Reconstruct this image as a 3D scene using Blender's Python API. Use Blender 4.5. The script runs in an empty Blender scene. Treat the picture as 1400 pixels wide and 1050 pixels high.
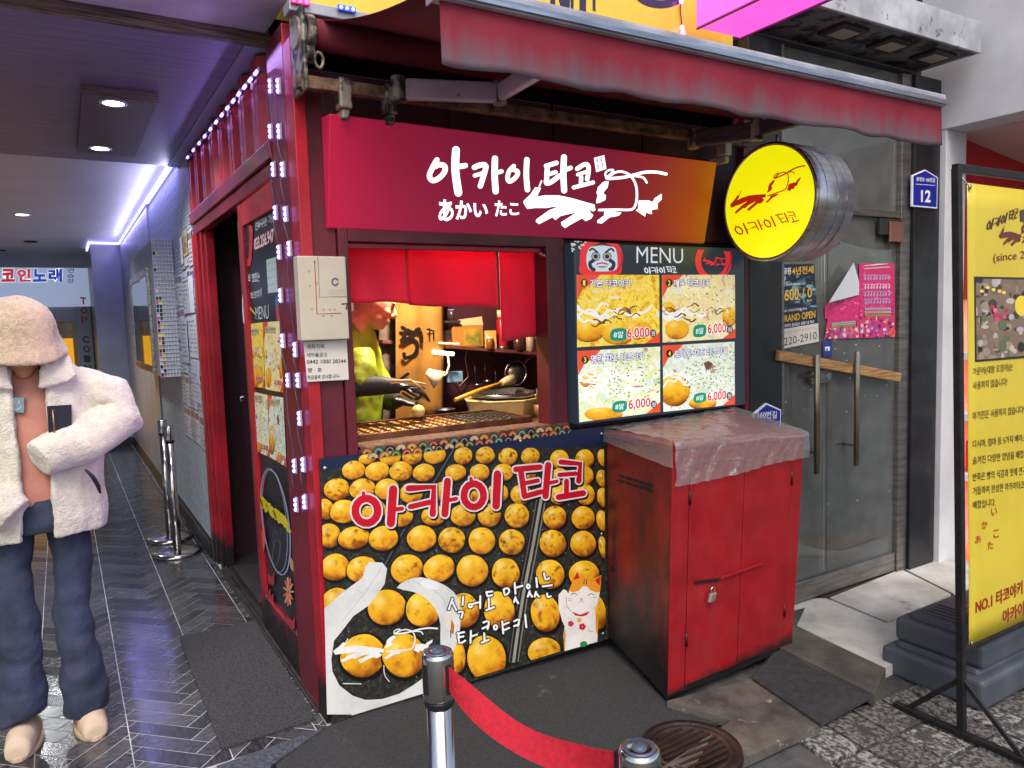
import bpy, bmesh, math, random
from mathutils import Vector, Matrix
from mathutils.geometry import tessellate_polygon
from mathutils import noise as mnoise
rnd = random.Random(7)
def clamp(v, a, b): return max(a, min(b, v))
R = math.radians
V = Vector
scene = bpy.context.scene
COL = scene.collection

# ------------------------------------------------------------------ camera
YAW, PITCH, ROLL, FPX, CAMH = 0.541217422, -0.0845365089, -0.0313711690, 1019.19951, 1.5
_f = V((math.sin(YAW)*math.cos(PITCH), math.cos(YAW)*math.cos(PITCH), math.sin(PITCH)))
_r = V((math.cos(YAW), -math.sin(YAW), 0)); _u = _r.cross(_f)
_r, _u = math.cos(ROLL)*_r + math.sin(ROLL)*_u, -math.sin(ROLL)*_r + math.cos(ROLL)*_u
CAM = V((-0.75958137, -2.70243304, CAMH))
cd = bpy.data.cameras.new('camera'); cam = bpy.data.objects.new('camera', cd); COL.objects.link(cam)
cd.sensor_fit = 'HORIZONTAL'; cd.sensor_width = 36; cd.lens = FPX/1400*36
cd.clip_start = 0.05; cd.clip_end = 500
cam.matrix_world = Matrix(((_r.x,_u.x,-_f.x,CAM.x),(_r.y,_u.y,-_f.y,CAM.y),(_r.z,_u.z,-_f.z,CAM.z),(0,0,0,1)))
scene.camera = cam

# ------------------------------------------------------------------ sky, sun, exposure
w = bpy.data.worlds.new('World'); scene.world = w; w.use_nodes = True
nt = w.node_tree; bg = nt.nodes['Background']; sk = nt.nodes.new('ShaderNodeTexSky')
SUN_EL, SUN_AZ = R(52), R(205)          # sun behind the camera, over the open street
sk.sky_type = 'NISHITA'; sk.sun_disc = False; sk.sun_elevation = SUN_EL; sk.sun_rotation = SUN_AZ
sk.air_density = 1.0; sk.dust_density = 3.0
nt.links.new(sk.outputs[0], bg.inputs[0]); bg.inputs[1].default_value = 0.15
sd = bpy.data.lights.new('sun', 'SUN'); sun = bpy.data.objects.new('sun', sd); COL.objects.link(sun)
sd.energy = 1.0; sd.angle = R(28); sd.color = (1.0, 0.96, 0.9)
_sv = V((math.sin(SUN_AZ)*math.cos(SUN_EL), math.cos(SUN_AZ)*math.cos(SUN_EL), math.sin(SUN_EL)))
sun.rotation_euler = _sv.to_track_quat('Z', 'Y').to_euler(); sun.location = (0, -6, 9)
vs = scene.view_settings; vs.view_transform = 'Standard'; vs.look = 'None'; vs.exposure = 0.8; vs.gamma = 1; vs.use_curve_mapping = False
scene.cycles.use_denoising = True
scene.cycles.max_bounces = 8; scene.cycles.transparent_max_bounces = 16
scene.cycles.sample_clamp_indirect = 4.0

# ------------------------------------------------------------------ photo pixel -> place
def ray(x, y):
    return _r*((x-700)/FPX) - _u*((y-525)/FPX) + _f
def onp(x, y, O, N):
    d = ray(x, y); return CAM + d*((O-CAM).dot(N)/d.dot(N))
def F(x, y, Y=0.0): return onp(x, y, V((0,Y,0)), V((0,1,0)))
def S(x, y, X=0.0): return onp(x, y, V((X,0,0)), V((1,0,0)))
def G(x, y, Z=0.0): return onp(x, y, V((0,0,Z)), V((0,0,1)))
def Zm(ox, oy, s): return lambda *p: [(ox+a/s, oy+b/s) for a, b in p]
def aff(src, dst):
    (x0,y0),(x1,y1),(x2,y2) = src
    M = Matrix(((x0,y0,1),(x1,y1,1),(x2,y2,1))).inverted()
    A = M @ V((dst[0][0],dst[1][0],dst[2][0])); B = M @ V((dst[0][1],dst[1][1],dst[2][1]))
    return lambda p: (A.x*p[0]+A.y*p[1]+A.z, B.x*p[0]+B.y*p[1]+B.z)

# ------------------------------------------------------------------ materials
def lin(v): v /= 255.0; return v/12.92 if v <= 0.04045 else ((v+0.055)/1.055)**2.4
def c(r, g, b): return (lin(r), lin(g), lin(b), 1.0)
MATS = {}
def mat(name, col, rough=0.5, metal=0.0, col2=None, scale=6.0, detail=5.0, bump=0.0, bscale=None, emit=0.0, ecol=None,
        stretch=None, rvar=0.0, wear=None, wscale=4.0, wth=0.6, coat=0.0, trans=0.0, alpha=1.0, sheen=0.0, spec=0.5, lo=0.38, hi=0.62, grime=None):
    if name in MATS: return MATS[name]
    m = bpy.data.materials.new(name); m.use_nodes = True; t = m.node_tree; b = t.nodes['Principled BSDF']; L = t.links.new
    b.inputs['Base Color'].default_value = col; b.inputs['Roughness'].default_value = rough; b.inputs['Metallic'].default_value = metal
    b.inputs['Specular IOR Level'].default_value = spec
    b.inputs['Coat Weight'].default_value = coat; b.inputs['Transmission Weight'].default_value = trans; b.inputs['Alpha'].default_value = alpha
    if sheen: b.inputs['Sheen Weight'].default_value = sheen; b.inputs['Sheen Roughness'].default_value = 0.6
    if emit:
        b.inputs['Emission Color'].default_value = ecol or col; b.inputs['Emission Strength'].default_value = emit
    tc = t.nodes.new('ShaderNodeTexCoord'); vec = tc.outputs['Object']
    if stretch:
        mp = t.nodes.new('ShaderNodeMapping'); mp.inputs['Scale'].default_value = stretch; L(vec, mp.inputs['Vector']); vec = mp.outputs[0]
    def noise(s, d=detail, r=0.6):
        n = t.nodes.new('ShaderNodeTexNoise'); n.inputs['Scale'].default_value = s; n.inputs['Detail'].default_value = d; n.inputs['Roughness'].default_value = r
        L(vec, n.inputs['Vector']); return n.outputs['Fac']
    def ramp(fac, a, bb):
        r_ = t.nodes.new('ShaderNodeMapRange'); r_.inputs['From Min'].default_value = a; r_.inputs['From Max'].default_value = bb; L(fac, r_.inputs['Value']); return r_.outputs[0]
    def mix(fac, A, B):
        x = t.nodes.new('ShaderNodeMix'); x.data_type = 'RGBA'; L(fac, x.inputs['Factor'])
        for k, q in ((6, A), (7, B)):
            if isinstance(q, tuple): x.inputs[k].default_value = q
            else: L(q, x.inputs[k])
        return x.outputs[2]
    cur = col
    if col2: cur = mix(ramp(noise(scale), lo, hi), col, col2)
    if wear: cur = mix(ramp(noise(wscale, 8, 0.7), wth, wth+0.06), cur, wear)
    if grime:      # dirt splashed up from the ground: (height, softness, colour)
        sx_ = t.nodes.new('ShaderNodeSeparateXYZ'); L(tc.outputs['Object'], sx_.inputs[0])
        ma = t.nodes.new('ShaderNodeMath'); ma.operation = 'MULTIPLY_ADD'; L(noise(7, 9, .72), ma.inputs[0]); ma.inputs[1].default_value = -grime[1]*1.6; L(sx_.outputs['Z'], ma.inputs[2])
        mg = t.nodes.new('ShaderNodeMapRange'); mg.inputs['From Min'].default_value = grime[0]-grime[1]*1.2; mg.inputs['From Max'].default_value = grime[0]-grime[1]*.6; mg.inputs['To Min'].default_value = 1; mg.inputs['To Max'].default_value = 0; L(ma.outputs[0], mg.inputs['Value'])
        cur = mix(mg.outputs[0], cur, grime[2])
    if not isinstance(cur, tuple): L(cur, b.inputs['Base Color'])
    if rvar:
        a = t.nodes.new('ShaderNodeMapRange'); a.inputs['From Min'].default_value = .3; a.inputs['From Max'].default_value = .7
        a.inputs['To Min'].default_value = max(0, rough-rvar); a.inputs['To Max'].default_value = min(1, rough+rvar); L(noise(scale*1.7), a.inputs['Value']); L(a.outputs[0], b.inputs['Roughness'])
    if bump:
        bn = t.nodes.new('ShaderNodeBump'); bn.inputs['Strength'].default_value = bump; bn.inputs['Distance'].default_value = 0.01
        L(noise(bscale or scale*4), bn.inputs['Height']); L(bn.outputs[0], b.inputs['Normal'])
    MATS[name] = m; return m
def attr_mat(name, rough=0.4, emit=0.0, nscale=0.0, namt=0.0, coat=0.0, dirt=0.0):
    """printed surface: colour comes from the printed shapes' own colour attribute"""
    if name in MATS: return MATS[name]
    m = bpy.data.materials.new(name); m.use_nodes = True; t = m.node_tree; b = t.nodes['Principled BSDF']; L = t.links.new
    a = t.nodes.new('ShaderNodeAttribute'); a.attribute_name = 'Col'; cur = a.outputs['Color']
    tc = t.nodes.new('ShaderNodeTexCoord')
    if namt:
        n = t.nodes.new('ShaderNodeTexNoise'); n.inputs['Scale'].default_value = nscale; n.inputs['Detail'].default_value = 6; n.inputs['Roughness'].default_value = .65
        L(tc.outputs['Object'], n.inputs['Vector'])
        r_ = t.nodes.new('ShaderNodeMapRange'); r_.inputs['From Min'].default_value = .5; r_.inputs['From Max'].default_value = .68; r_.inputs['To Max'].default_value = namt; L(n.outputs['Fac'], r_.inputs['Value'])
        x = t.nodes.new('ShaderNodeMix'); x.data_type = 'RGBA'; x.blend_type = 'MULTIPLY'; L(r_.outputs[0], x.inputs['Factor']); L(cur, x.inputs[6]); x.inputs[7].default_value = (.42,.16,.05,1); cur = x.outputs[2]
    if dirt:
        n = t.nodes.new('ShaderNodeTexNoise'); n.inputs['Scale'].default_value = 5; n.inputs['Detail'].default_value = 8; n.inputs['Roughness'].default_value = .7
        L(tc.outputs['Object'], n.inputs['Vector'])
        r_ = t.nodes.new('ShaderNodeMapRange'); r_.inputs['From Min'].default_value = .45; r_.inputs['From Max'].default_value = .75; r_.inputs['To Max'].default_value = dirt; L(n.outputs['Fac'], r_.inputs['Value'])
        x = t.nodes.new('ShaderNodeMix'); x.data_type = 'RGBA'; x.blend_type = 'MULTIPLY'; L(r_.outputs[0], x.inputs['Factor']); L(cur, x.inputs[6]); x.inputs[7].default_value = (.35,.33,.3,1); cur = x.outputs[2]
    L(cur, b.inputs['Base Color']); b.inputs['Roughness'].default_value = rough; b.inputs['Coat Weight'].default_value = coat
    if emit: L(cur, b.inputs['Emission Color']); b.inputs['Emission Strength'].default_value = emit
    MATS[name] = m; return m
def glass_mat(name, tint=(.86,.92,.9,1), refl=1.0, haze=0.0):
    if name in MATS: return MATS[name]
    m = bpy.data.materials.new(name); m.use_nodes = True; t = m.node_tree; L = t.links.new
    t.nodes.remove(t.nodes['Principled BSDF']); out = t.nodes['Material Output']
    tr = t.nodes.new('ShaderNodeBsdfTransparent'); tr.inputs[0].default_value = tint
    gl = t.nodes.new('ShaderNodeBsdfGlossy'); gl.inputs['Roughness'].default_value = 0.02
    fr = t.nodes.new('ShaderNodeFresnel'); fr.inputs[0].default_value = 1.5
    mu = t.nodes.new('ShaderNodeMath'); mu.operation = 'MULTIPLY'; mu.inputs[1].default_value = refl; L(fr.outputs[0], mu.inputs[0])
    mx = t.nodes.new('ShaderNodeMixShader'); L(mu.outputs[0], mx.inputs[0]); L(tr.outputs[0], mx.inputs[1]); L(gl.outputs[0], mx.inputs[2]); cur = mx.outputs[0]
    if haze:
        df = t.nodes.new('ShaderNodeBsdfDiffuse'); df.inputs[0].default_value = (.6,.6,.58,1)
        tc = t.nodes.new('ShaderNodeTexCoord'); n = t.nodes.new('ShaderNodeTexNoise'); n.inputs['Scale'].default_value = 9; n.inputs['Detail'].default_value = 8
        L(tc.outputs['Object'], n.inputs['Vector'])
        r_ = t.nodes.new('ShaderNodeMapRange'); r_.inputs['From Min'].default_value = .3; r_.inputs['From Max'].default_value = .75; r_.inputs['To Min'].default_value = haze*.55; r_.inputs['To Max'].default_value = haze; L(n.outputs['Fac'], r_.inputs['Value'])
        m2 = t.nodes.new('ShaderNodeMixShader'); L(r_.outputs[0], m2.inputs[0]); L(cur, m2.inputs[1]); L(df.outputs[0], m2.inputs[2]); cur = m2.outputs[0]
    L(cur, out.inputs[0]); MATS[name] = m; return m

# ------------------------------------------------------------------ objects
def tag(o, label=None, cat=None, group=None, kind=None):
    if label: o['label'] = label
    if cat: o['category'] = cat
    if group: o['group'] = group
    if kind: o['kind'] = kind
    return o
def empty(name, loc, label, cat, group=None):
    o = bpy.data.objects.new(name, None); COL.objects.link(o); o.location = loc; o.empty_display_size = .1
    return tag(o, label, cat, group)
def wloc(o):
    p = V((0,0,0))
    while o: p += o.location; o = o.parent
    return p
def copy_tree(o, parent=None):
    n = o.copy(); COL.objects.link(n); n.parent = parent
    for ch in list(o.children): copy_tree(ch, n)
    return n
def link_mesh(me, name, parent=None, base=None):
    o = bpy.data.objects.new(name, me); COL.objects.link(o)
    if parent: o.parent = parent
    elif base is not None: o.location = base
    return o
def frame_of(d):
    d = d.normalized(); a = V((0,0,1)) if abs(d.z) < .9 else V((1,0,0)); x = a.cross(d).normalized(); return x, d.cross(x)
class MB:
    def __init__(s): s.v = []; s.f = []; s.mi = []; s.m = 0; s.sm = []; s.smooth = False
    def add(s, vs, fs, smooth=None):
        n = len(s.v); s.v += [V(p) for p in vs]
        for f in fs: s.f.append([n+i for i in f]); s.mi.append(s.m); s.sm.append(s.smooth if smooth is None else smooth)
        return s
    def box(s, a, b):
        x0,y0,z0 = a; x1,y1,z1 = b
        return s.add([(x0,y0,z0),(x1,y0,z0),(x1,y1,z0),(x0,y1,z0),(x0,y0,z1),(x1,y0,z1),(x1,y1,z1),(x0,y1,z1)],
              [(3,2,1,0),(4,5,6,7),(0,1,5,4),(1,2,6,5),(2,3,7,6),(3,0,4,7)])
    def hexa(s, p):   # 8 corners, box order
        return s.add(p, [(3,2,1,0),(4,5,6,7),(0,1,5,4),(1,2,6,5),(2,3,7,6),(3,0,4,7)])
    def bar(s, p0, p1, wd, ht, up=None):
        p0, p1 = V(p0), V(p1); d = (p1-p0).normalized(); up = V(up) if up is not None else (V((0,0,1)) if abs(d.z) < .95 else V((0,-1,0)))
        x = d.cross(up).normalized(); y = x.cross(d); x = x*wd/2; y = y*ht/2
        return s.hexa([p0-x-y,p0+x-y,p1+x-y,p1-x-y,p0-x+y,p0+x+y,p1+x+y,p1-x+y])
    def cyl(s, p0, p1, r0, r1=None, n=16, caps=True):
        return s.tube([p0,p1], [r0, r0 if r1 is None else r1], n, caps)
    def tube(s, pts, rad, n=10, caps=True, flat=1.0, up=None):
        pts = [V(p) for p in pts]; rad = rad if isinstance(rad, (list,tuple)) else [rad]*len(pts)
        x = None; rings = []
        for i, p in enumerate(pts):
            d = (pts[min(i+1,len(pts)-1)]-pts[max(i-1,0)]).normalized()
            if x is None:
                if up is not None: x = V(up).cross(d).normalized()
                else: x, _ = frame_of(d)
            else: x = (x - d*x.dot(d)).normalized()
            y = d.cross(x)
            r = rad[i]; rx, ry = (r if isinstance(r, tuple) else (r, r*flat))
            rings.append([p + x*rx*math.cos(2*math.pi*k/n) + y*ry*math.sin(2*math.pi*k/n) for k in range(n)])
        vs = [q for r_ in rings for q in r_]; fs = []
        for i in range(len(pts)-1):
            for k in range(n): fs.append((i*n+k, i*n+(k+1)%n, (i+1)*n+(k+1)%n, (i+1)*n+k))
        s.add(vs, fs, True)
        if caps: m_ = len(vs)-n; b = len(s.v)-len(vs); s.f.append([b+k for k in range(n)][::-1]); s.mi.append(s.m); s.sm.append(False); s.f.append([b+m_+k for k in range(n)]); s.mi.append(s.m); s.sm.append(False)
        return s
    def loft(s, rings, caps=True, smooth=True):
        n = len(rings[0]); vs = [q for r_ in rings for q in r_]; fs = []
        for i in range(len(rings)-1):
            for k in range(n): fs.append((i*n+k, i*n+(k+1)%n, (i+1)*n+(k+1)%n, (i+1)*n+k))
        if caps: fs.append(tuple(range(n))[::-1]); fs.append(tuple((len(rings)-1)*n+k for k in range(n)))
        return s.add(vs, fs, smooth)
    def lathe(s, prof, O=(0,0,0), ax=(0,0,1), n=24, smooth=True):
        O = V(O); ax = V(ax).normalized(); x, y = frame_of(ax)
        rings = [[O + ax*h + (x*math.cos(2*math.pi*k/n)+y*math.sin(2*math.pi*k/n))*max(r,1e-5) for k in range(n)] for r, h in prof]
        return s.loft(rings, True, smooth)
    def prism(s, pts, ext):
        pts = [V(p) for p in pts]; e = V(ext); n = len(pts)
        tris = tessellate_polygon([pts]); vs = pts + [p+e for p in pts]
        nrm = V((0,0,0))
        for i in range(n): nrm += pts[i].cross(pts[(i+1) % n])
        fs = []
        for t3 in tris:
            a, b, d = t3; tn = (pts[b]-pts[a]).cross(pts[d]-pts[a])
            if tn.dot(e) > 0: a, b, d = d, b, a
            fs.append((a,b,d)); fs.append((d+n,b+n,a+n))
        fl = nrm.dot(e) > 0
        for i in range(n):
            j = (i+1) % n; fs.append((i,j,j+n,i+n) if fl else (j,i,i+n,j+n))
        return s.add(vs, fs)
    def sheet(s, grid, smooth=True):
        h = len(grid); w_ = len(grid[0]); return s.add([q for r_ in grid for q in r_], [(i*w_+j, i*w_+j+1, (i+1)*w_+j+1, (i+1)*w_+j) for i in range(h-1) for j in range(w_-1)], smooth)
    def mesh(s, name, mats, base):
        me = bpy.data.meshes.new(name); me.from_pydata([p-base for p in s.v], [], s.f)
        for m_ in (mats if isinstance(mats, (list,tuple)) else [mats]): me.materials.append(m_)
        me.polygons.foreach_set('material_index', s.mi); me.polygons.foreach_set('use_smooth', s.sm); me.update(); return me
    def build(s, name, mats, parent=None, bevel=0.0, base=None, label=None, cat=None, group=None, kind=None, solid=0.0, sub=0, seg=2):
        b = wloc(parent) if parent else V(base if base is not None else (0,0,0))
        o = link_mesh(s.mesh(name, mats, b), name, parent, b)
        if solid: md = o.modifiers.new('thick','SOLIDIFY'); md.thickness = solid; md.offset = 0
        if bevel: md = o.modifiers.new('bevel','BEVEL'); md.width = bevel; md.segments = seg; md.limit_method = 'ANGLE'; md.angle_limit = R(40)
        if sub: md = o.modifiers.new('sub','SUBSURF'); md.levels = sub; md.render_levels = sub
        return tag(o, label, cat, group, kind)
def boxp(name, a, b, m, parent, bevel=0.003, **k): return MB().box(a, b).build(name, m, parent, bevel, **k)
def evalmesh(o):
    bpy.context.view_layer.update(); dg = bpy.context.evaluated_depsgraph_get(); return bpy.data.meshes.new_from_object(o.evaluated_get(dg))
def blend(mb, name, m, parent, voxel=0.012, smooth=4, post=None, disp=0.0, dscale=0.05, fuzz=0.0, fscale=.012):
    """fuse overlapping closed shapes into one continuous skin"""
    b = wloc(parent); me0 = mb.mesh(name, m, b); t = bpy.data.objects.new('tmp', me0); COL.objects.link(t)
    md = t.modifiers.new('r','REMESH'); md.mode = 'VOXEL'; md.voxel_size = voxel; md.use_smooth_shade = True
    md = t.modifiers.new('s','SMOOTH'); md.factor = .5; md.iterations = smooth
    if disp:
        tx = bpy.data.textures.new(name, 'CLOUDS'); tx.noise_scale = dscale
        md = t.modifiers.new('d','DISPLACE'); md.texture = tx; md.strength = disp; md.texture_coords = 'LOCAL'
    if fuzz:
        tx = bpy.data.textures.new(name+'_nap', 'CLOUDS'); tx.noise_scale = fscale; tx.noise_depth = 3
        md = t.modifiers.new('f','DISPLACE'); md.texture = tx; md.strength = fuzz; md.texture_coords = 'LOCAL'
    me = evalmesh(t); bpy.data.objects.remove(t); me.name = name
    me.materials.clear(); me.materials.append(m)
    for p in me.polygons: p.use_smooth = True
    return link_mesh(me, name, parent)

# ------------------------------------------------------------------ printed art on flat faces
_txt = {}
def text_tris(s, bold=0.0):
    k = (s, round(bold,4))
    if k in _txt: return _txt[k]
    cu = bpy.data.curves.new('t','FONT'); cu.body = s; cu.offset = bold; cu.resolution_u = 3
    o = bpy.data.objects.new('t', cu); COL.objects.link(o); me = evalmesh(o)
    vs = [(q.co.x, q.co.y) for q in me.vertices]; fs = [tuple(p.vertices) for p in me.polygons]
    bpy.data.objects.remove(o); bpy.data.curves.remove(cu); bpy.data.meshes.remove(me)
    _txt[k] = (vs, fs); return _txt[k]
def smooth_closed(p, n=4):
    out = []; N = len(p)
    for i in range(N):
        a, b, d, e = p[i-1], p[i], p[(i+1) % N], p[(i+2) % N]
        for k in range(n):
            t = k/n; t2 = t*t; t3 = t2*t
            out.append(tuple(.5*(2*b[j]+(d[j]-a[j])*t+(2*a[j]-5*b[j]+4*d[j]-e[j])*t2+(3*b[j]-a[j]-3*d[j]+e[j])*t3) for j in (0,1)))
    return out
def smooth_open(p, n=5):
    if len(p) < 3: return list(p)
    q = [p[0]]+list(p)+[p[-1]]; out = []
    for i in range(1, len(q)-2):
        a, b, d, e = q[i-1:i+3]
        for k in range(n):
            t = k/n; t2 = t*t; t3 = t2*t
            out.append(tuple(.5*(2*b[j]+(d[j]-a[j])*t+(2*a[j]-5*b[j]+4*d[j]-e[j])*t2+(3*b[j]-a[j]-3*d[j]+e[j])*t3) for j in range(len(b))))
    out.append(tuple(p[-1])); return out
class Art:
    """flat print: shapes on the plane through O with axes U, W (normal towards the viewer), each a hair above the one before"""
    def __init__(s, O, U, W, clip=None, step=4e-6, lift=0.0015):
        s.O, s.U, s.W = V(O), V(U).normalized(), V(W).normalized(); s.N = s.U.cross(s.W); s.v = []; s.f = []; s.c = []; s.mi = []; s.m = 0; s.h = lift; s.step = step; s.clip = clip
    def l(s, p):
        q = onp(p[0], p[1], s.O, s.N) - s.O; return (q.dot(s.U), q.dot(s.W))
    def L(s, pts): return [s.l(p) for p in pts]
    def _clip(s, P):
        if not s.clip: return P
        C_ = s.clip; ar = sum(C_[i][0]*C_[(i+1) % len(C_)][1]-C_[(i+1) % len(C_)][0]*C_[i][1] for i in range(len(C_)))
        if ar < 0: C_ = C_[::-1]
        for i in range(len(C_)):
            a, b = C_[i], C_[(i+1) % len(C_)]; side = lambda q: (b[0]-a[0])*(q[1]-a[1])-(b[1]-a[1])*(q[0]-a[0])
            out = []
            for k in range(len(P)):
                p, q = P[k-1], P[k]; sp, sq = side(p), side(q)
                if (sp >= 0) != (sq >= 0):
                    t = sp/(sp-sq); out.append((p[0]+(q[0]-p[0])*t, p[1]+(q[1]-p[1])*t))
                if sq >= 0: out.append(q)
            P = out
            if len(P) < 3: return []
        return P
    def raw(s, P, tris, cols):
        n = len(s.v); s.h += s.step
        s.v += [s.O + s.U*a + s.W*b + s.N*s.h for a, b in P]
        for t3 in tris:
            pts = [P[i] for i in t3]
            ar = sum(pts[i][0]*pts[(i+1) % len(pts)][1]-pts[(i+1) % len(pts)][0]*pts[i][1] for i in range(len(pts)))
            if ar < 0: t3 = tuple(t3)[::-1]
            s.f.append(tuple(n+i for i in t3)); s.c.append([cols[i] if isinstance(cols, list) else cols for i in t3]); s.mi.append(s.m)
    def poly(s, P, col):
        P = s._clip(P)
        if len(P) < 3: return
        if len(P) == 3: s.raw(P, [(0,1,2)], col); return
        tr = tessellate_polygon([[V((a,b,0)) for a, b in P]]); s.raw(P, tr, col)
    def px(s, pts, col, smooth=0): s.poly(s.L(smooth_closed(pts, smooth) if smooth else pts), col)
    def ell(s, cx, cy, rx, ry, cc, cr=None, rot=0.0, n=20, a0=0, a1=360, mid=0.6):
        """ellipse given in photo pixels; centre and rim colours"""
        cr = cr or cc; P = []
        for k in range(n):
            a = R(a0+(a1-a0)*k/n); x, y = rx*math.cos(a), ry*math.sin(a); P.append((cx+x*math.cos(rot)-y*math.sin(rot), cy+x*math.sin(rot)+y*math.cos(rot)))
        if cc == cr or s.clip: s.px(P, cc if cc == cr else tuple((i+j)/2 for i, j in zip(cc, cr))); return
        Q = s.L([(cx+(x-cx)*mid-rx*.06, cy+(y-cy)*mid-ry*.1) for x, y in P]); P = s.L(P); ctr = s.l((cx-rx*.15, cy-ry*.25))
        s.raw(P+Q+[ctr], [(k,(k+1) % n,n+(k+1) % n,n+k) for k in range(n)]+[(n+k,n+(k+1) % n,2*n) for k in range(n)], [cr]*n+[cc]*n+[tuple(min(1,x*1.12) for x in cc)])
    def dough(s, cx, cy, rx, ry, rot, seed, brown, hi=c(253,206,44), mid=c(218,138,22), lo=c(128,56,16), dk=c(74,32,14), nr=9, ns=26):
        """a printed photograph of a fried ball: soft tones and browned patches carried by its corner colours"""
        mixc = lambda a, b, t: tuple(i+(j-i)*clamp(t,0,1) for i, j in zip(a, b)); P, CC = [], []
        sz = V((seed*7.3, seed*3.1, seed))
        for i in range(nr+1):
            for k in range(ns):
                r_ = (i/nr)**.8; an = 2*math.pi*k/ns; wob = 1+.05*mnoise.noise(V((math.cos(an)*1.3, math.sin(an)*1.3, seed*5.0))); u, v = r_*wob*math.cos(an), r_*wob*math.sin(an)
                P.append((cx+rx*u*math.cos(rot)-ry*v*math.sin(rot), cy+rx*u*math.sin(rot)+ry*v*math.cos(rot)))
                sh = .62*v+.30*(u*u+v*v)+.1*u; q = V((u*1.5, v*1.5, 0))+sz
                n1 = mnoise.noise(q)+.6*mnoise.noise(q*2.3)+.4*mnoise.noise(q*5.1); n2 = mnoise.noise(q*2.2+V((9,2,4)))+.5*mnoise.noise(q*5.3)
                col = mixc(hi, mid, .5+sh*.7+n1*.35); col = mixc(col, lo, (sh-.35)*1.5+(n1-.15+brown*.5)*.9*clamp(.5+v,.1,1)); col = mixc(col, lo, (n2-.42+brown*.35)*2.2); col = mixc(col, dk, (r_-.86)*3.4+(sh-.75)*1.4)
                g_ = math.exp(-((u+.28)**2+(v+.5)**2)*14); col = mixc(col, c(255,236,150), g_*.55); CC.append(col)
        P = s.L(P); fs = [(i*ns+k, i*ns+(k+1) % ns, (i+1)*ns+(k+1) % ns, (i+1)*ns+k) for i in range(nr) for k in range(ns)]
        if not s.clip: s.raw(P, fs, CC); return
        h0 = s.h
        for f in fs: s.h = h0; s.poly([P[i] for i in f], tuple(sum(CC[i][j] for i in f)/4 for j in range(4)))
    def ring(s, cx, cy, rx, ry, wd, col, rot=0, n=28, a0=0, a1=360):
        s.stroke([(cx+rx*math.cos(R(a0+(a1-a0)*k/n))*math.cos(rot)-ry*math.sin(R(a0+(a1-a0)*k/n))*math.sin(rot), cy+rx*math.cos(R(a0+(a1-a0)*k/n))*math.sin(rot)+ry*math.sin(R(a0+(a1-a0)*k/n))*math.cos(rot)) for k in range(n+1)], wd, col, sm=1)
    def stroke(s, pts, wd, col, sm=4, taper=None):
        p = smooth_open(pts, sm) if sm > 1 else list(pts); n = len(p); Lf = []; Rt = []
        for i in range(n):
            a, b = p[max(i-1,0)], p[min(i+1,n-1)]; dx, dy = b[0]-a[0], b[1]-a[1]; l_ = math.hypot(dx,dy) or 1; w_ = wd/2
            if taper: w_ *= taper[0]+(taper[1]-taper[0])*i/(n-1)
            Lf.append((p[i][0]-dy/l_*w_, p[i][1]+dx/l_*w_)); Rt.append((p[i][0]+dy/l_*w_, p[i][1]-dx/l_*w_))
        if s.clip:
            for i in range(n-1): s.poly(s.L([Lf[i],Lf[i+1],Rt[i+1],Rt[i]]), col)
        else:
            P = s.L(Lf+Rt); s.raw(P, [(i,i+1,n+i+1,n+i) for i in range(n-1)], col)
        for e, q in ((0,p[0]),(n-1,p[-1])):
            r_ = wd/2*(1 if not taper else taper[0 if e == 0 else 1])
            if r_ > .15: s.px([(q[0]+r_*math.cos(k*math.pi/5), q[1]+r_*math.sin(k*math.pi/5)) for k in range(10)], col)
    def text(s, st, quad, col, bold=0.0, out=0.0, ocol=None):
        """text fitted to four photo-pixel corners TL, TR, BR, BL"""
        base, _ = text_tris(st, bold)
        if not base: return
        x0, x1 = min(q[0] for q in base), max(q[0] for q in base); y0, y1 = min(q[1] for q in base), max(q[1] for q in base)
        TL, TR, BR, BL = [V((*s.l(q),0)) for q in quad]
        def put(b, cc):
            vs_, fs = text_tris(st, b); P = []
            for x, y in vs_:
                a, t = (x-x0)/(x1-x0), (y1-y)/(y1-y0); q = (TL*(1-a)+TR*a)*(1-t)+(BL*(1-a)+BR*a)*t; P.append((q.x,q.y))
            s.raw(P, fs, cc)
        if out: put(bold+out, ocol); s.h += 2e-5
        put(bold, col)
    def build(s, name, mats, parent=None, base=None, **k):
        b = wloc(parent) if parent else V(base if base is not None else (0,0,0)); me = bpy.data.meshes.new(name)
        me.from_pydata([p-b for p in s.v], [], s.f); ca = me.color_attributes.new('Col','FLOAT_COLOR','CORNER')
        ca.data.foreach_set('color', [x for f in s.c for q in f for x in q])
        for m_ in (mats if isinstance(mats, (list,tuple)) else [mats]): me.materials.append(m_)
        me.polygons.foreach_set('material_index', s.mi); me.update()
        return tag(link_mesh(me, name, parent, b), **k)
LEFT, UP, RIGHT, BACK = V((0,-1,0)), V((0,0,1)), V((1,0,0)), V((0,1,0))
WHITE, BLACK = c(238,238,236), c(14,14,16)
def front_art(Y, **k): return Art((0,Y,0), RIGHT, UP, **k)
def side_art(X, **k): return Art((X,0,0), LEFT, UP, **k)

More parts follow.
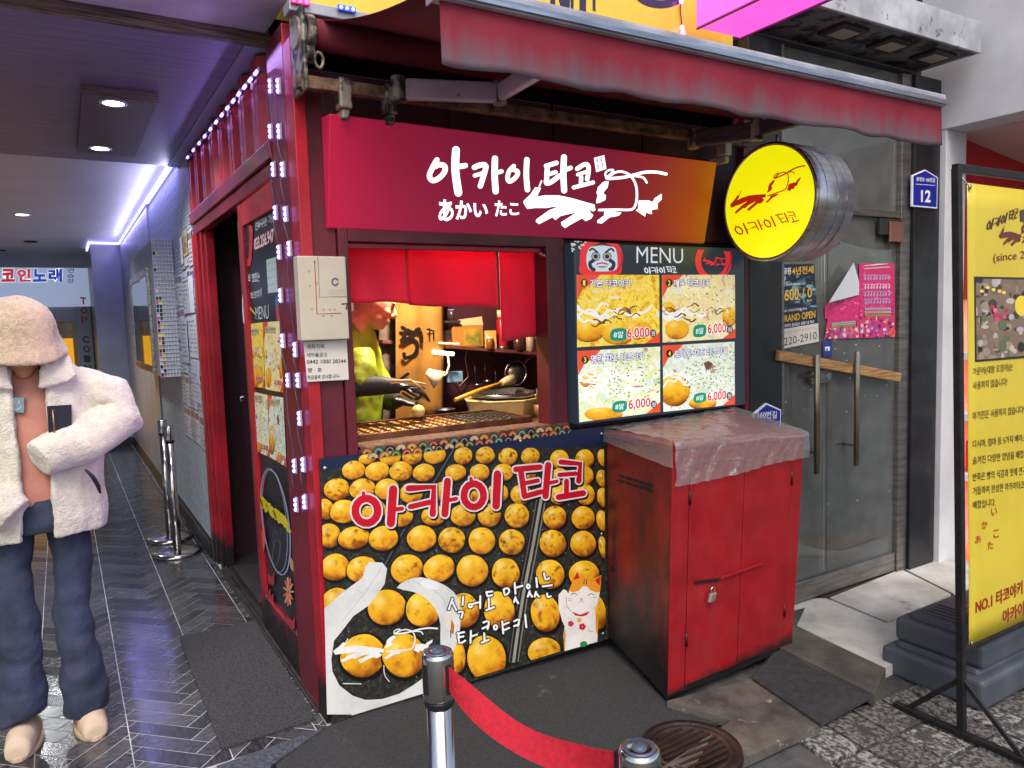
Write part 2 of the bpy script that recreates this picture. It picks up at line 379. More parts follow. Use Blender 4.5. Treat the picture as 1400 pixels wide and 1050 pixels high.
# brush strokes of the shop's name, traced once: list of (points, width)
NAME = []
def _el(cx, cy, rx, ry): return [(cx+rx*math.cos(R(-100+360*k/16)), cy+ry*math.sin(R(-100+360*k/16))) for k in range(17)]
NAME += [(_el(122,312,62,68),46),([(105,215),(112,245)],22),([(268,195),(255,380)],50),([(275,305),(316,300)],26),
 ([(352,190),(490,182),(484,330)],38),([(362,290),(470,265)],32),([(565,150),(550,330)],42),([(570,255),(612,246)],24),
 (_el(708,228,54,64),42),([(692,135),(700,165)],20),([(838,112),(830,285)],46),
 ([(938,86),(1070,74)],34),([(965,92),(985,232)],34),([(985,162),(1058,147)],26),([(985,234),(1078,208)],32),([(1115,62),(1100,232)],38),([(1125,160),(1162,151)],22),
 ([(1185,46),(1290,56),(1282,150)],32),([(1176,116),(1265,109)],26),([(1215,150),(1215,215)],30),([(1172,238),(1306,216)],36)]
def put_name(art, dst, col, wk=1.0, src=((122,310),(1310,215),(838,110)), wadd=0.0, off=(0,0)):
    f = aff(src, dst); a, b = f((0,0)), f((100,0)); sc = (math.hypot(b[0]-a[0], b[1]-a[1])/100 + math.hypot(f((0,100))[0]-a[0], f((0,100))[1]-a[1])/100)/2
    for pts, wd in NAME: art.stroke([(x+off[0], y+off[1]) for x, y in map(f, pts)], wd*sc*wk+wadd, col, sm=1)
LOGO_P = [[(200,420),(250,425),(240,450),(215,500),(290,490),(400,490),(520,515),(640,550),(715,570),(725,620),(700,630),(660,610),(690,650),(705,660),(690,690),(640,715),(610,690),(560,715),(490,755),(460,775),(430,750),(425,725),(520,665),(560,640),(480,655),(420,670),(375,705),(350,680),(235,740),(205,720),(210,700),(320,620),(400,590),(350,590),(300,600),(200,600),(130,608),(100,560),(98,540),(160,480)],
 [(810,365),(840,370),(830,420),(790,470),(815,490),(810,530),(760,555),(730,560),(735,520),(745,490),(733,470),(745,420),(785,380)],
 [(800,630),(890,630),(950,640),(930,665),(890,675),(850,680),(780,735),(740,730),(740,710),(800,665)],
 [(1100,535),(1190,535),(1220,550),(1240,515),(1300,475),(1300,525),(1265,560),(1265,610),(1215,615),(1215,655),(1165,640),(1155,675),(1075,620),(1095,605)]]
LOGO_S = [([(235,415),(255,365)],12),([(820,345),(810,300),(840,272),(880,272),(850,310),(825,330)],16),([(850,320),(900,290),(960,285),(1030,320),(1075,400),(1085,500),(1070,580),(1030,615),(900,615),(755,618)],20),
 ([(840,345),(960,335),(1050,315),(1150,290),(1250,288),(1340,305)],26),([(1050,320),(1120,330),(1150,345),(1170,380)],18)]
def put_logo(art, dst, col, wk=1.0, src=((98,550),(1340,305),(460,775))):
    f = aff(src, dst); a, b = f((0,0)), f((100,0)); sc = math.hypot(b[0]-a[0], b[1]-a[1])/100
    for P in LOGO_P: art.px([f(p) for p in P], col)
    for P, wd in LOGO_S: art.stroke([f(p) for p in P], max(wd*sc*wk,.5), col, sm=4)

def food_mat(name, stops, scale, emit):
    m = bpy.data.materials.new(name); m.use_nodes = True; t = m.node_tree; b = t.nodes['Principled BSDF']; L = t.links.new
    tc = t.nodes.new('ShaderNodeTexCoord'); n = t.nodes.new('ShaderNodeTexNoise'); n.inputs['Scale'].default_value = scale; n.inputs['Detail'].default_value = 9; n.inputs['Roughness'].default_value = .72; n.inputs['Distortion'].default_value = 1.6; L(tc.outputs['Object'], n.inputs['Vector'])
    r_ = t.nodes.new('ShaderNodeValToRGB'); e = r_.color_ramp.elements; e[0].position, e[0].color = stops[0]; e[1].position, e[1].color = stops[-1]
    for p_, cc in stops[1:-1]: q = e.new(p_); q.color = cc
    L(n.outputs['Fac'], r_.inputs[0]); L(r_.outputs[0], b.inputs['Base Color']); L(r_.outputs[0], b.inputs['Emission Color']); b.inputs['Emission Strength'].default_value = emit; b.inputs['Roughness'].default_value = .3
    return m
FOOD = [((.30,c(150,84,36)),(.40,c(214,150,40)),(.47,c(240,200,44)),(.54,c(246,226,110)),(.60,c(236,188,50)),(.70,c(250,240,190))),
 ((.30,c(120,70,44)),(.38,c(206,150,80)),(.45,c(236,226,190)),(.52,c(240,216,110)),(.58,c(236,238,228)),(.70,c(206,176,90))),
 ((.30,c(190,150,130)),(.38,c(226,226,214)),(.46,c(238,240,238)),(.53,c(226,222,130)),(.58,c(206,220,190)),(.70,c(244,244,240))),
 ((.30,c(150,84,66)),(.38,c(216,196,166)),(.46,c(236,240,236)),(.54,c(190,210,176)),(.60,c(238,238,232)),(.70,c(220,206,170)))]
# ================================================================== the setting
def gz(x, y): return -0.055*max(0.0, min(x, 6.0)-0.2) - 0.1*clamp(-y, 0, 1)*clamp((x+.6)/.8, 0.35, 1)
asph = mat('asphalt', c(58,58,60), .75, col2=c(78,76,74), scale=9, bump=.5, bscale=160, rvar=.12)
def axis(a, b, fine0, fine1, st):
    o = [a, a*.5+fine0*.5, fine0-1.0]; x = fine0
    while x < fine1+1e-6: o.append(x); x += st
    return o+[fine1+1.0, fine1*.5+b*.5, b]
xs = axis(-60, 60, -3.0, 5.0, .2); ys = [-60,-30,-12,-6]+[-4+.2*i for i in range(20)]+[-0.05]
mb = MB(); mb.sheet([[V((x, y, gz(x,y)-.012)) for x in xs] for y in ys])
mb.sheet([[V((x, y, -.35)) for x in xs] for y in (-.05, 12, 60)])
mb.build('ground', asph, kind='structure')
def drape(pts, dz, th, name, m, parent=None, cuts=3, flat=None, **k):
    """a thin slab lying on the sloping ground; pts are photo pixels"""
    P = [(lambda q: V((q.x,q.y,0)))(G(x, y, flat if flat is not None else -.08)) for x, y in pts]
    if flat is None: P = [(lambda q: V((q.x,q.y,0)))(G(x, y, gz(p.x,p.y)+dz+th)) for (x, y), p in zip(pts, P)]
    bm = bmesh.new(); vs_ = [bm.verts.new(p) for p in P]; bm.faces.new(vs_); bmesh.ops.triangulate(bm, faces=bm.faces[:]); bmesh.ops.subdivide_edges(bm, edges=bm.edges[:], cuts=cuts, use_grid_fill=True)
    r_ = bmesh.ops.extrude_face_region(bm, geom=bm.faces[:]); top = [g for g in r_['geom'] if isinstance(g, bmesh.types.BMVert)]
    ts = set(top)
    for q in bm.verts:
        z = flat if flat is not None else gz(q.co.x, q.co.y)+dz+th
        q.co.z = z if q in ts else z-th
    bmesh.ops.recalc_face_normals(bm, faces=bm.faces[:])
    b = wloc(parent) if parent else V((0,0,0)); me = bpy.data.meshes.new(name); bmesh.ops.translate(bm, verts=bm.verts[:], vec=-b); bm.to_mesh(me); bm.free(); me.materials.append(m)
    return tag(link_mesh(me, name, parent), **k)
conc = mat('concrete_old', c(86,80,73), .75, col2=c(50,46,42), scale=5, bump=.5, bscale=60, wear=c(140,132,118), wscale=16, wth=.62)
rub = mat('rubber_mat', c(34,34,36), .8, col2=c(48,48,50), scale=30, bump=.35, bscale=220)
white_conc = mat('slab_white', c(206,204,198), .8, col2=c(160,155,146), scale=2.6, bump=.15, bscale=80, wear=c(110,103,92), wscale=5, wth=.66)
gran = mat('granite_paver', c(146,143,138), .7, col2=c(58,56,54), scale=48, detail=4, bump=.4, bscale=90, lo=.40, hi=.56, wear=c(64,62,60), wscale=3.5, wth=.54)
drape([(447,992),(835,874),(912,962),(1000,985),(930,1000),(870,1060),(600,1140),(330,1140),(380,1040)], .0, .012, 'pavement', mat('tarmac_patch', c(38,38,40), .85, col2=c(58,57,57), scale=140, detail=3, bump=.8, bscale=210, wear=c(84,80,74), wscale=3.2, wth=.62), kind='structure', cuts=4)
tread = mat('tread_plate', c(54,58,64), .6, .2, col2=c(78,82,88), scale=60, detail=2, bump=.9, bscale=70)
drape([(296,1046),(444,993),(372,1042),(330,1100)], .004, .014, 'path', tread, kind='structure')
drape([(912,958),(1028,928),(1121,991),(1073,1012),(1000,1046),(900,1130),(830,1100),(1000,985)], .004, .035, 'road_apron', conc, kind='structure', cuts=4)
drape([(1066,885),(1078,852),(1211,914),(1196,950)], .02, .05, 'ramp', mat('ramp_concrete', c(50,49,47), .85, col2=c(84,78,68), scale=4, bump=.4, bscale=70), kind='structure')
o = drape([(1029,927),(1066,884),(1197,949),(1122,990)], .04, .012, 'rubber_mat', rub, label='black studded rubber mat on the concrete ramp beside red cabinet', cat='mat', cuts=3)
st = MB()
a_, b_, d_ = [G(*q, -.11) for q in ((1031,926),(1066,886),(1119,987))]
for i in range(11):
    for j in range(17):
        q = a_+(b_-a_)*((i+.6)/11.5)+(d_-a_)*((j+.6)/17.5); z = gz(q.x,q.y)+.05; st.box((q.x-.009,q.y-.005,z),(q.x+.009,q.y+.005,z+.004))
st.build('stud', rub, o, kind='stuff')
# landing of white slabs before the glass door
lt = empty('landing', (2.9,-.3,-.2), 'landing of pale worn concrete slabs before the glass door', 'landing')
lt['kind'] = 'structure'
for P in ([(1078,850),(1088,818),(1130,818),(1212,852),(1300,815),(1330,850),(1211,913)],[(1134,817),(1232,778),(1300,812),(1214,850)],[(1236,777),(1275,766),(1420,770),(1420,880),(1336,850),(1303,811)]):
    drape(P, 0, .05, 'slab', white_conc, lt, flat=-.155, cuts=2)
drape([(1088,822),(1088,812),(1240,764),(1280,764),(1236,778),(1134,815)], 0, .03, 'slab', conc, lt, flat=-.160)
# granite pavers
pv = empty('paving', (2,-1.3,-.25), 'speckled granite paving slabs of the street', 'paving'); pv['kind'] = 'structure'
gm = [gran, mat('granite_dark', c(112,108,104), .7, col2=c(46,44,42), scale=52, detail=4, bump=.4, bscale=90, lo=.40, hi=.58, wear=c(54,52,50), wscale=4, wth=.54)]
for i in range(14):
    for j in range(8):
        x0 = 1.18+.2*i; y0 = -2.23+.2*j
        if y0 > -.86 or (y0 > -1.1 and x0 < 1.5): continue
        m_ = MB(); e = .009; q = [(x0+e,y0+e),(x0+.2-e,y0+e),(x0+.2-e,y0+.2-e),(x0+e,y0+.2-e)]; dz = rnd.uniform(-.002,.003)
        m_.hexa([V((a,b,gz(a,b)-.05)) for a, b in q]+[V((a,b,gz(a,b)+.004+dz)) for a, b in q]); m_.build('paver', rnd.choice(gm), pv, .003, seg=1)
# manhole cover
mh = G(945,1022,-.09); mz = gz(mh.x,mh.y)+.03
M = empty('manhole_cover', (mh.x,mh.y,mz), 'round rusty brown iron manhole cover set in the pavement', 'manhole cover')
iron = mat('rusty_iron', c(38,30,28), .5, .5, col2=c(58,40,34), scale=12, bump=.4, bscale=60)
mb = MB(); mb.lathe([(.001,.004),(.135,.004),(.138,.011),(.148,.011),(.15,.004),(.158,.004),(.16,.013),(.182,.013),(.186,-.01)], M.location, n=40); mb.build('rim', iron, M)
for k in range(9):
    y = -.112+.028*k; hw = math.sqrt(.128**2-y*y); boxp('rib', (mh.x-hw,mh.y+y-.005,mz+.003),(mh.x+hw,mh.y+y+.005,mz+.011), iron, M, .002)

# ---------------------------------------------------------------- passage floor: herringbone tiles
tf = empty('floor', (-1,3,0), None, None); tf['kind'] = 'structure'; tf['label'] = 'dark glossy herringbone tile floor of the passage'
grout = mat('grout', c(196,196,192), .5, col2=c(140,138,134), scale=5)
MB().box((-3.4,-.04,-.03),(0.02,10.5,-.002)).build('grout', grout, tf)
tm = [mat('floor_tile_%d' % i, q, .10, col2=q2, scale=5, stretch=st_, rvar=.07, bump=.05, bscale=30) for i, (q, q2, st_) in enumerate(((c(50,50,52),c(74,74,76),(9,9,1)),(c(40,40,42),c(62,62,64),(14,3,1)),(c(60,60,61),c(84,84,86),(3,12,1))))]
W_, L_ = .075, .30; ca, sa = math.cos(R(45)), math.sin(R(45))
tiles = []
cols = [(-.045-.3*k-.3, -.045-.3*k) for k in range(6)]+[(-.045,.0)]
def cliprect(P, x0, x1, y0, y1):
    for ax, lim, sg in ((0,x0,1),(0,x1,-1),(1,y0,1),(1,y1,-1)):
        out = []
        for k in range(len(P)):
            p, q = P[k-1], P[k]; sp, sq = sg*(p[ax]-lim), sg*(q[ax]-lim)
            if (sp >= 0) != (sq >= 0): t = sp/(sp-sq); out.append((p[0]+(q[0]-p[0])*t, p[1]+(q[1]-p[1])*t))
            if sq >= 0: out.append(q)
        P = out
        if len(P) < 3: return []
    return P
gp = .0027
for ci, (cx0, cx1) in enumerate(cols):
    oy = [0,.11,.05,.16,.02,.09,.05][ci]
    for k in range(-70, 190):
        for m_ in range(-32, 8):
            for (u0,v0,u1,v1) in ((k*W_,k*W_,k*W_+L_,k*W_+W_),(k*W_+L_,k*W_+W_-L_,k*W_+L_+W_,k*W_+W_)):
                u0 += m_*2*L_; u1 += m_*2*L_
                cxm, cym = (u0+u1)/2, (v0+v1)/2; X, Y = cxm*ca-cym*sa-.4, cxm*sa+cym*ca+oy-.3
                if not (cx0-.2 < X < cx1+.2 and -.3 < Y < 8.7): continue
                P = [(a*ca-b*sa-.4, a*sa+b*ca+oy-.3) for a, b in ((u0+gp,v0+gp),(u1-gp,v0+gp),(u1-gp,v1-gp),(u0+gp,v1-gp))]
                P = cliprect(P, cx0+.002, cx1-.002, -.036, 8.6)
                if P and abs(sum(P[i][0]*P[(i+1) % len(P)][1]-P[(i+1) % len(P)][0]*P[i][1] for i in range(len(P)))) > 4e-4: tiles.append((V((X,Y,0)), P, rnd.randrange(3)))
def seen(q):
    d = q-CAM; z = d.dot(_f); x = 700+FPX*d.dot(_r)/z if z > .1 else -9e9; y = 525-FPX*d.dot(_u)/z if z > .1 else 9e9; return -20 < x < 1420 and y < 1070
tiles.sort(key=lambda t: ((0 if seen(t[0]) else 1), (t[0]-CAM).length))
far = MB()
for n, (q, P, k) in enumerate(tiles):
    z0, z1 = -.008, .0 + rnd.uniform(-.0002,.0003)
    if n < 300:
        m_ = MB(); nn = len(P); m_.add([(a,b,z0) for a, b in P]+[(a,b,z1) for a, b in P], [tuple(range(nn,2*nn))]+[(i,(i+1) % nn,nn+(i+1) % nn,nn+i) for i in range(nn)]); m_.build('tile', tm[k], tf)
    else: far.m = k; far.add([(a,b,z1) for a, b in P], [tuple(range(len(P)))])
far.build('tile_field', tm, tf, kind='stuff')

# ---------------------------------------------------------------- passage ceiling, walls
sof = mat('soffit_film', c(118,112,140), .45, col2=c(98,94,122), scale=3, stretch=(1,12,1), bump=.04)
wood = mat('striped_wood', c(120,104,84), .6, col2=c(48,40,34), scale=9, stretch=(.6,1,26), bump=.2, bscale=20)
ce = empty('ceiling', (-1.5,2,2.62), None, None); ce['kind'] = 'structure'; ce['label'] = 'dark purple passage ceiling with a striped wood edge'
boxp('soffit_panel', (-3.4,.43,2.62),(-.06,2.91,2.70), sof, ce, .0)
boxp('soffit_edge', (-3.4,.405,2.615),(0.04,.43,2.665), wood, ce, .002)
boxp('soffit_panel', (-.058,.43,2.612),(.04,2.91,2.70), mat('soffit_trim', c(150,146,172), .4), ce, .002)
boxp('ceiling_panel', (-3.4,2.91,2.70),(.1,10.6,2.80), mat('ceiling_grey', c(176,174,178), .4, col2=c(164,162,168), scale=2), ce, 0)
boxp('fascia_soffit', (-4.0,.06,2.665),(.02,.405,2.72), mat('fascia_white', c(196,186,196), .5, col2=c(170,160,172), scale=3), ce, .003)
wl = empty('passage_wall', (0,4,0), 'grey passage wall of fine mosaic beside the red stall', 'wall')
grey = mat('wall_panel_grey', c(150,153,158), .35, col2=c(132,135,140), scale=2)
mosa = mat('mosaic_grey', c(140,146,150), .35, col2=c(104,108,110), scale=4)
boxp('base_wall', (.012,2.45,0),(.2,8.5,2.70), mosa, wl, 0)
for a, b in ((4.9,6.1),(6.1,7.3),(7.3,8.49)): boxp('panel', (-.012,a+.004,.1),(.012,b-.004,2.69), grey, wl, .003)
boxp('skirting', (-.016,2.46,0.001),(.012,8.5,.1), mat('skirting_black', c(22,22,24), .4), wl, .002)
bead = mat('mosaic_tile', c(196,204,210), .5, col2=c(150,158,164), scale=22, lo=.3, hi=.7); bl = MB(); z = .115
while z < 2.66:
    y = 2.47
    while y < 4.88: bl.box((.004,y,z),(.0125,y+.072,z+.021)); y += .076
    z += .025
bl.build('mosaic_rows', bead, wl, kind='stuff')
rw = empty('return_wall', (-.2,8.6,0), 'smooth grey wall return at the inner end of the passage', 'wall')
boxp('wall_face', (-.35,8.5,.1),(.2,9.9,2.70), grey, rw, 0); boxp('skirting', (-.355,8.49,.001),(.2,9.9,.1), MATS['skirting_black'], rw, .002)
MB().box((-3.6,-.02,0),(-3.4,10.6,2.8)).build('passage_side_wall', grey, label='plain grey wall on the far side of the passage', cat='wall')

# ---------------------------------------------------------------- buildings above and beside
dark = mat('facade_dark', c(40,38,46), .6, col2=c(30,29,35), scale=3, bump=.1)
B = empty('upper_building', (0,2,2.8), 'dark grey upper storeys above the stall and passage', 'building')
boxp('wall', (-5,.42,2.81),(4.0,5,7.5), dark, B, 0)
boxp('wall', (2.3,.1,2.45),(4.02,.42,7.4), dark, B, 0)
boxp('wall', (-5,.25,2.74),(2.3,.42,7.4), dark, B, 0)
# black pilasters either side of the glass door
blk = mat('black_stone', c(28,29,34), .35, col2=c(20,21,25), scale=5, rvar=.1, wear=c(150,150,150), wscale=14, wth=.74)
MB().box((2.30,-.02,-.2),(2.555,.3,2.9)).build('pilaster', blk, bevel=.004, label='black pilaster between menu board and glass door', cat='pilaster')
MB().box((3.745,-.03,-.3),(4.02,.3,2.9)).build('pilaster', blk, bevel=.004, label='black pilaster carrying the blue house number plate', cat='pilaster')
# white building on the right
WB = empty('white_building', (4.6,0,-.3), 'white rendered building front with red shop beneath a slanted soffit', 'building')
wht = mat('render_white', c(206,206,208), .7, col2=c(188,188,192), scale=2, bump=.06, bscale=90)
redp = mat('shop_red', c(190,20,34), .5, col2=c(165,16,28), scale=2)
boxp('pillar', (4.03,-.06,-.3),(4.26,.2,2.60), wht, WB, .004)
boxp('fascia', (4.025,-2.6,2.60),(4.35,.2,7.0), wht, WB, .004)
mb = MB(); P0, P1, P2 = V((4.27,.05,2.61)), V((4.27,-2.6,2.61)), V((7.5,-2.6,2.2)); mb.add([P0,P1,P2,V((7.5,.05,2.2))],[(0,1,2,3)]); mb.build('soffit', mat('soffit_beige', c(190,170,160), .6), WB, solid=.03)
boxp('shop_wall', (4.262,.0,1.55),(7.5,.1,2.66), redp, WB, 0)
boxp('shop_front', (4.27,.03,-.3),(7.5,.1,1.54), mat('shop_lit', c(230,120,80), .5, emit=.35, ecol=c(255,110,60), col2=c(200,200,190), scale=2.2), WB, 0)
for z in (.35,.75,1.15): boxp('shop_shelf', (4.28,-.25,z),(7.4,.02,z+.05), mat('shelf_white', c(220,210,205), .5), WB, .003)
for i in range(14):
    x = 4.34+.2*i; zz = (.40,.80,1.20)[i % 3]; boxp('shop_box', (x,-.2,zz),(x+.14,-.05,zz+rnd.uniform(.12,.26)), mat('shop_goods_%d' % (i % 4), (c(210,40,40),c(240,230,220),c(220,180,60),c(90,160,70))[i % 4], .5), WB, .004)
drape([(1330,800),(1420,770),(1420,830),(1345,812)], 0, .01, 'cardboard', mat('cardboard', c(140,104,74), .8, col2=c(120,86,60), scale=6), flat=-.143, label='flat brown cardboard sheet lying on the landing by white pillar', cat='cardboard')

# ================================================================== the stall
ST = empty('takoyaki_stall', (0,0,0), 'red painted takoyaki stall with serving window and sliding side door', 'stall')
mar = mat('maroon_paint', c(96,20,36), .42, col2=c(74,16,30), scale=4, rvar=.12, bump=.05, wear=c(150,120,116), wscale=22, wth=.72)
marL = mat('red_paint', c(176,24,40), .38, col2=c(140,18,32), scale=3, rvar=.12, bump=.05, wear=c(60,20,24), wscale=16, wth=.72, grime=(.22,.2,c(26,18,20)))
rails = mat('anodised_red', c(150,40,56), .3, .45, col2=c(124,28,44), scale=3)
dmar = mat('dark_maroon_panel', c(58,18,34), .55, col2=c(42,14,26), scale=3, bump=.05)
boxp('corner_post', (0,0,0),(.045,.10,2.52), marL, ST, .004)
boxp('corner_post', (.047,.012,.0),(.135,.12,2.42), mar, ST, .003)
boxp('corner_post', (.0,.102,0),(.05,.34,2.60), rails, ST, .004)
boxp('front_wall', (.05,.03,0),(2.28,.09,1.0), dmar, ST, .002)
boxp('lintel', (.10,.02,1.86),(2.28,.14,2.36), dmar, ST, .002)
for x in (.10,.62,1.12,1.62): boxp('lintel_panel', (x+.004,.008,2.262),(x+.49,.02,2.42), dmar, ST, .003)
boxp('side_wall_panel', (1.16,.05,1.0),(2.28,.14,1.86), mat('panel_black', c(26,22,30), .5), ST, .002)
boxp('edge_strip', (2.265,-.02,1.0),(2.298,.05,2.6), mar, ST, .003)
# window frame
boxp('window_jamb', (.137,-.005,1.0),(.175,.10,1.86), mar, ST, .003)
boxp('window_jamb', (1.058,.0,1.0),(1.085,.10,1.86), mar, ST, .003)
boxp('window_jamb', (1.09,.012,1.0),(1.16,.11,1.86), mar, ST, .003)
boxp('window_head', (.176,-.002,1.812),(1.057,.10,1.86), mar, ST, .003)
boxp('window_track', (.176,.03,1.79),(1.057,.045,1.811), rails, ST, .002)
boxp('window_sill', (.176,-.004,1.0),(1.057,.10,1.03), mar, ST, .003)
# room inside
boxp('inner_floor', (.06,.1,.0),(2.25,2.4,.02), mat('inner_floor', c(40,36,36), .6), ST, 0)
boxp('inner_wall', (.06,1.30,.02),(2.25,1.36,2.36), mat('inner_wall', c(74,34,44), .5, col2=c(56,26,36), scale=4, bump=.05, wear=c(120,90,86), wscale=9, wth=.70), ST, 0)
boxp('inner_wall', (2.10,.14,.02),(2.16,1.30,2.36), MATS['inner_wall'], ST, 0)
boxp('inner_ceiling', (.06,.14,2.37),(2.26,2.42,2.42), mat('inner_ceiling', c(60,40,44), .7), ST, 0)
boxp('roof', (.05,.14,2.58),(2.28,2.44,2.64), dmar, ST, 0)
boxp('rear_wall', (.05,2.38,.0),(2.28,2.44,2.58), dmar, ST, 0)
# counter
boxp('counter', (.14,.10,.955),(2.1,.62,.998), mat('counter_steel', c(150,140,120), .3, .7, col2=c(110,90,60), scale=5), ST, .003)
# side front: header of corrugated sheet, two rails
mb = MB(); prof = []; y = .36
k = 0
while y < 2.43:
    prof += [(y,.03),(y+.10,.03),(y+.125,-.006),(y+.165,-.006),(y+.168,.0),(y+.185,.0),(y+.188,-.006),(y+.235,-.006)]; y += .26; k += 1
rows = [[V((x, min(yy,2.43), z)) for yy, x in prof] for z in (2.235, 2.60)]
mb.sheet(rows, False); mb.build('corrugated_sheet', marL, ST, solid=.003)
boxp('header_back', (.045,.36,2.17),(.06,2.43,2.60), dmar, ST, 0)
boxp('header_rail', (-.012,.34,2.165),(.05,2.44,2.235), rails, ST, .004)
boxp('header_rail', (.004,.34,2.10),(.06,2.44,2.163), rails, ST, .004)
boxp('header_rail', (.0,2.40,2.236),(.05,2.44,2.61), rails, ST, .003)
# jamb at the inner end, in stepped profiles
for a, b, x in ((2.155,2.20,.03),(2.202,2.25,.012),(2.252,2.30,.024),(2.302,2.36,.0),(2.362,2.44,-.008)): boxp('door_jamb', (x,a,.0),(.08,b,2.10), marL, ST, .003)
# threshold tracks
for x in (-.002,.02,.045): boxp('door_track', (x,.10,.0005),(x+.008,2.16,.022), mat('track_metal', c(96,88,84), .4, .7, col2=c(60,52,50), scale=9), ST, .001)
boxp('threshold', (-.01,.10,-.002),(.07,2.16,.008), mat('threshold_dark', c(44,36,34), .5), ST, .001)
# sliding door leaf
D = MB().box((.028,.44,.18),(.034,1.02,1.99)).build('sliding_door', mat('door_black', c(26,30,36), .3, col2=c(32,36,42), scale=2), ST)
MB().box((.012,.36,.03),(.042,.42,2.09)).build('stile', rails, D, .003)
MB().box((.012,1.02,.03),(.042,1.10,2.09)).build('stile', marL, D, .003)
MB().box((.012,.422,.03),(.042,1.018,.19)).build('bottom_rail', marL, D, .003)
MB().box((.012,.422,1.985),(.042,1.018,2.09)).build('top_rail', marL, D, .003)
hd = MB(); q = S(335,545,.01); hd.tube([V((.012,q.y,q.z-.012)),V((-.012,q.y,q.z-.008)),V((-.012,q.y,q.z+.008)),V((.012,q.y,q.z+.012))], .004, 8); hd.build('handle', mat('chrome', c(200,200,204), .15, 1.0), D)
# red cloth seen in the doorway
mb = MB(); g = []
for i in range(7):
    z = 1.25+.80*i/6; g.append([V((.25+.02*math.sin(j*1.3), 1.05+.25*j/5*(1-.3*i/6)+.03*math.sin(i), z)) for j in range(6)])
mb.sheet(g); mb.build('door_curtain', mat('cloth_red', c(205,20,44), .75, sheen=.3), label='red cloth hanging inside the stall side doorway', cat='curtain', solid=.003)
# ================================================================== signs on the stall
alu = mat('brushed_steel', c(176,176,180), .28, .95, col2=c(140,140,146), scale=4, stretch=(1,1,14), rvar=.08)
chrome = MATS['chrome']
pr = attr_mat('print_board', .32, dirt=.45)
pr_food = attr_mat('print_food', .32, nscale=34, namt=.75, dirt=.1)
# ---- lit red signboard, its face leaning out at the top
SG = empty('shop_signboard', (1.05,0,1.86), 'lit red signboard with white brush lettering above the serving window', 'sign')
BLc, BRc, TLc, TRc = V((.1,-.004,1.858)), V((2.0,-.004,1.852)), V((.1,-.083,2.243)), V((2.0,-.094,2.226))
TLc, TRc = V((.1,-.09,2.243)), V((2.0,-.09,2.228))
mb = MB(); mb.hexa([BLc, BRc, BRc+V((0,.02,0)), BLc+V((0,.02,0)), TLc, TRc, V((2.0,.006,TRc.z+.01)), V((.1,.006,TLc.z+.01))])
sgm = bpy.data.materials.new('sign_red_lit'); sgm.use_nodes = True; t = sgm.node_tree; b = t.nodes['Principled BSDF']
tc = t.nodes.new('ShaderNodeTexCoord'); sx = t.nodes.new('ShaderNodeSeparateXYZ'); t.links.new(tc.outputs['Object'], sx.inputs[0])
rp = t.nodes.new('ShaderNodeValToRGB'); mr = t.nodes.new('ShaderNodeMapRange'); mr.inputs['From Min'].default_value = -.95; mr.inputs['From Max'].default_value = .95
t.links.new(sx.outputs['X'], mr.inputs['Value']); t.links.new(mr.outputs[0], rp.inputs[0])
e = rp.color_ramp.elements; e[0].position = 0; e[0].color = c(168,20,58); e[1].position = 1; e[1].color = c(168,88,18)
for p_, cc in ((.25,c(150,24,62)),(.6,c(142,26,64)),(.82,c(160,34,46)),(.93,c(166,56,26))): q = e.new(p_); q.color = cc
t.links.new(rp.outputs[0], b.inputs['Base Color']); t.links.new(rp.outputs[0], b.inputs['Emission Color']); b.inputs['Emission Strength'].default_value = .28; b.inputs['Roughness'].default_value = .35
mb.build('light_box', sgm, SG, .004)
a = Art(BLc, BRc-BLc, (TLc-BLc)-(BRc-BLc)*((TLc-BLc).dot(BRc-BLc)/(BRc-BLc).length_squared))
zA, zB = Zm(570,190,7.0), Zm(700,190,6.364); lw = c(226,246,250)
for pts, wd in (([(190,200),(155,260),(118,350),(150,398),(215,370),(265,310),(262,258),(205,245),(180,262)],50),([(372,105),(366,300),(395,515)],74),([(400,265),(462,254)],50),
    ([(548,272),(610,248),(658,258),(640,340),(605,450)],50),([(552,350),(635,325)],38),([(745,188),(742,350),(752,500)],60),([(770,320),(808,310)],40),
    ([(925,260),(880,310),(866,380),(890,406),(950,360),(962,312),(915,292)],42),([(1050,198),(1045,350),(1056,485)],52)):
    a.stroke(zA(*pts), wd/7, lw, sm=4)
for pts, wd in (([(295,235),(385,208)],40),([(310,310),(378,288)],35),([(305,240),(300,340),(298,384),(345,370),(412,318)],42),([(450,158),(445,300),(452,448)],52),([(470,265),(508,251)],38),
    ([(565,260),(620,225),(655,225),(665,270),(652,350)],38),([(570,310),(645,285)],30),([(600,330),(598,395)],36),([(535,422),(620,400),(703,378)],34)):
    a.stroke(zB(*pts), wd/6.364, lw, sm=4)
put_logo(a, zB((98,550),(1340,305),(460,775)), lw)
a.px(zB((710,165),(800,140),(820,260),(730,290)), c(220,214,222))
for q in ((738,190),(772,180),(745,245),(785,230)):
    for k in range(3): a.stroke(zB((q[0]-14,q[1]-14+k*13),(q[0]+14,q[1]-20+k*13)), .7, c(90,80,100), sm=1)
    a.stroke(zB((q[0],q[1]-22),(q[0]+4,q[1]+20)), .7, c(90,80,100), sm=1)
a.text('あかい', zA((205,575),(675,605),(680,745),(205,795)), lw, .03)
a.text('たこ', zA((742,585),(975,605),(975,728),(745,742)), lw, .03)
a.build('lettering', attr_mat('sign_white_lit', .4, emit=1.0), SG)

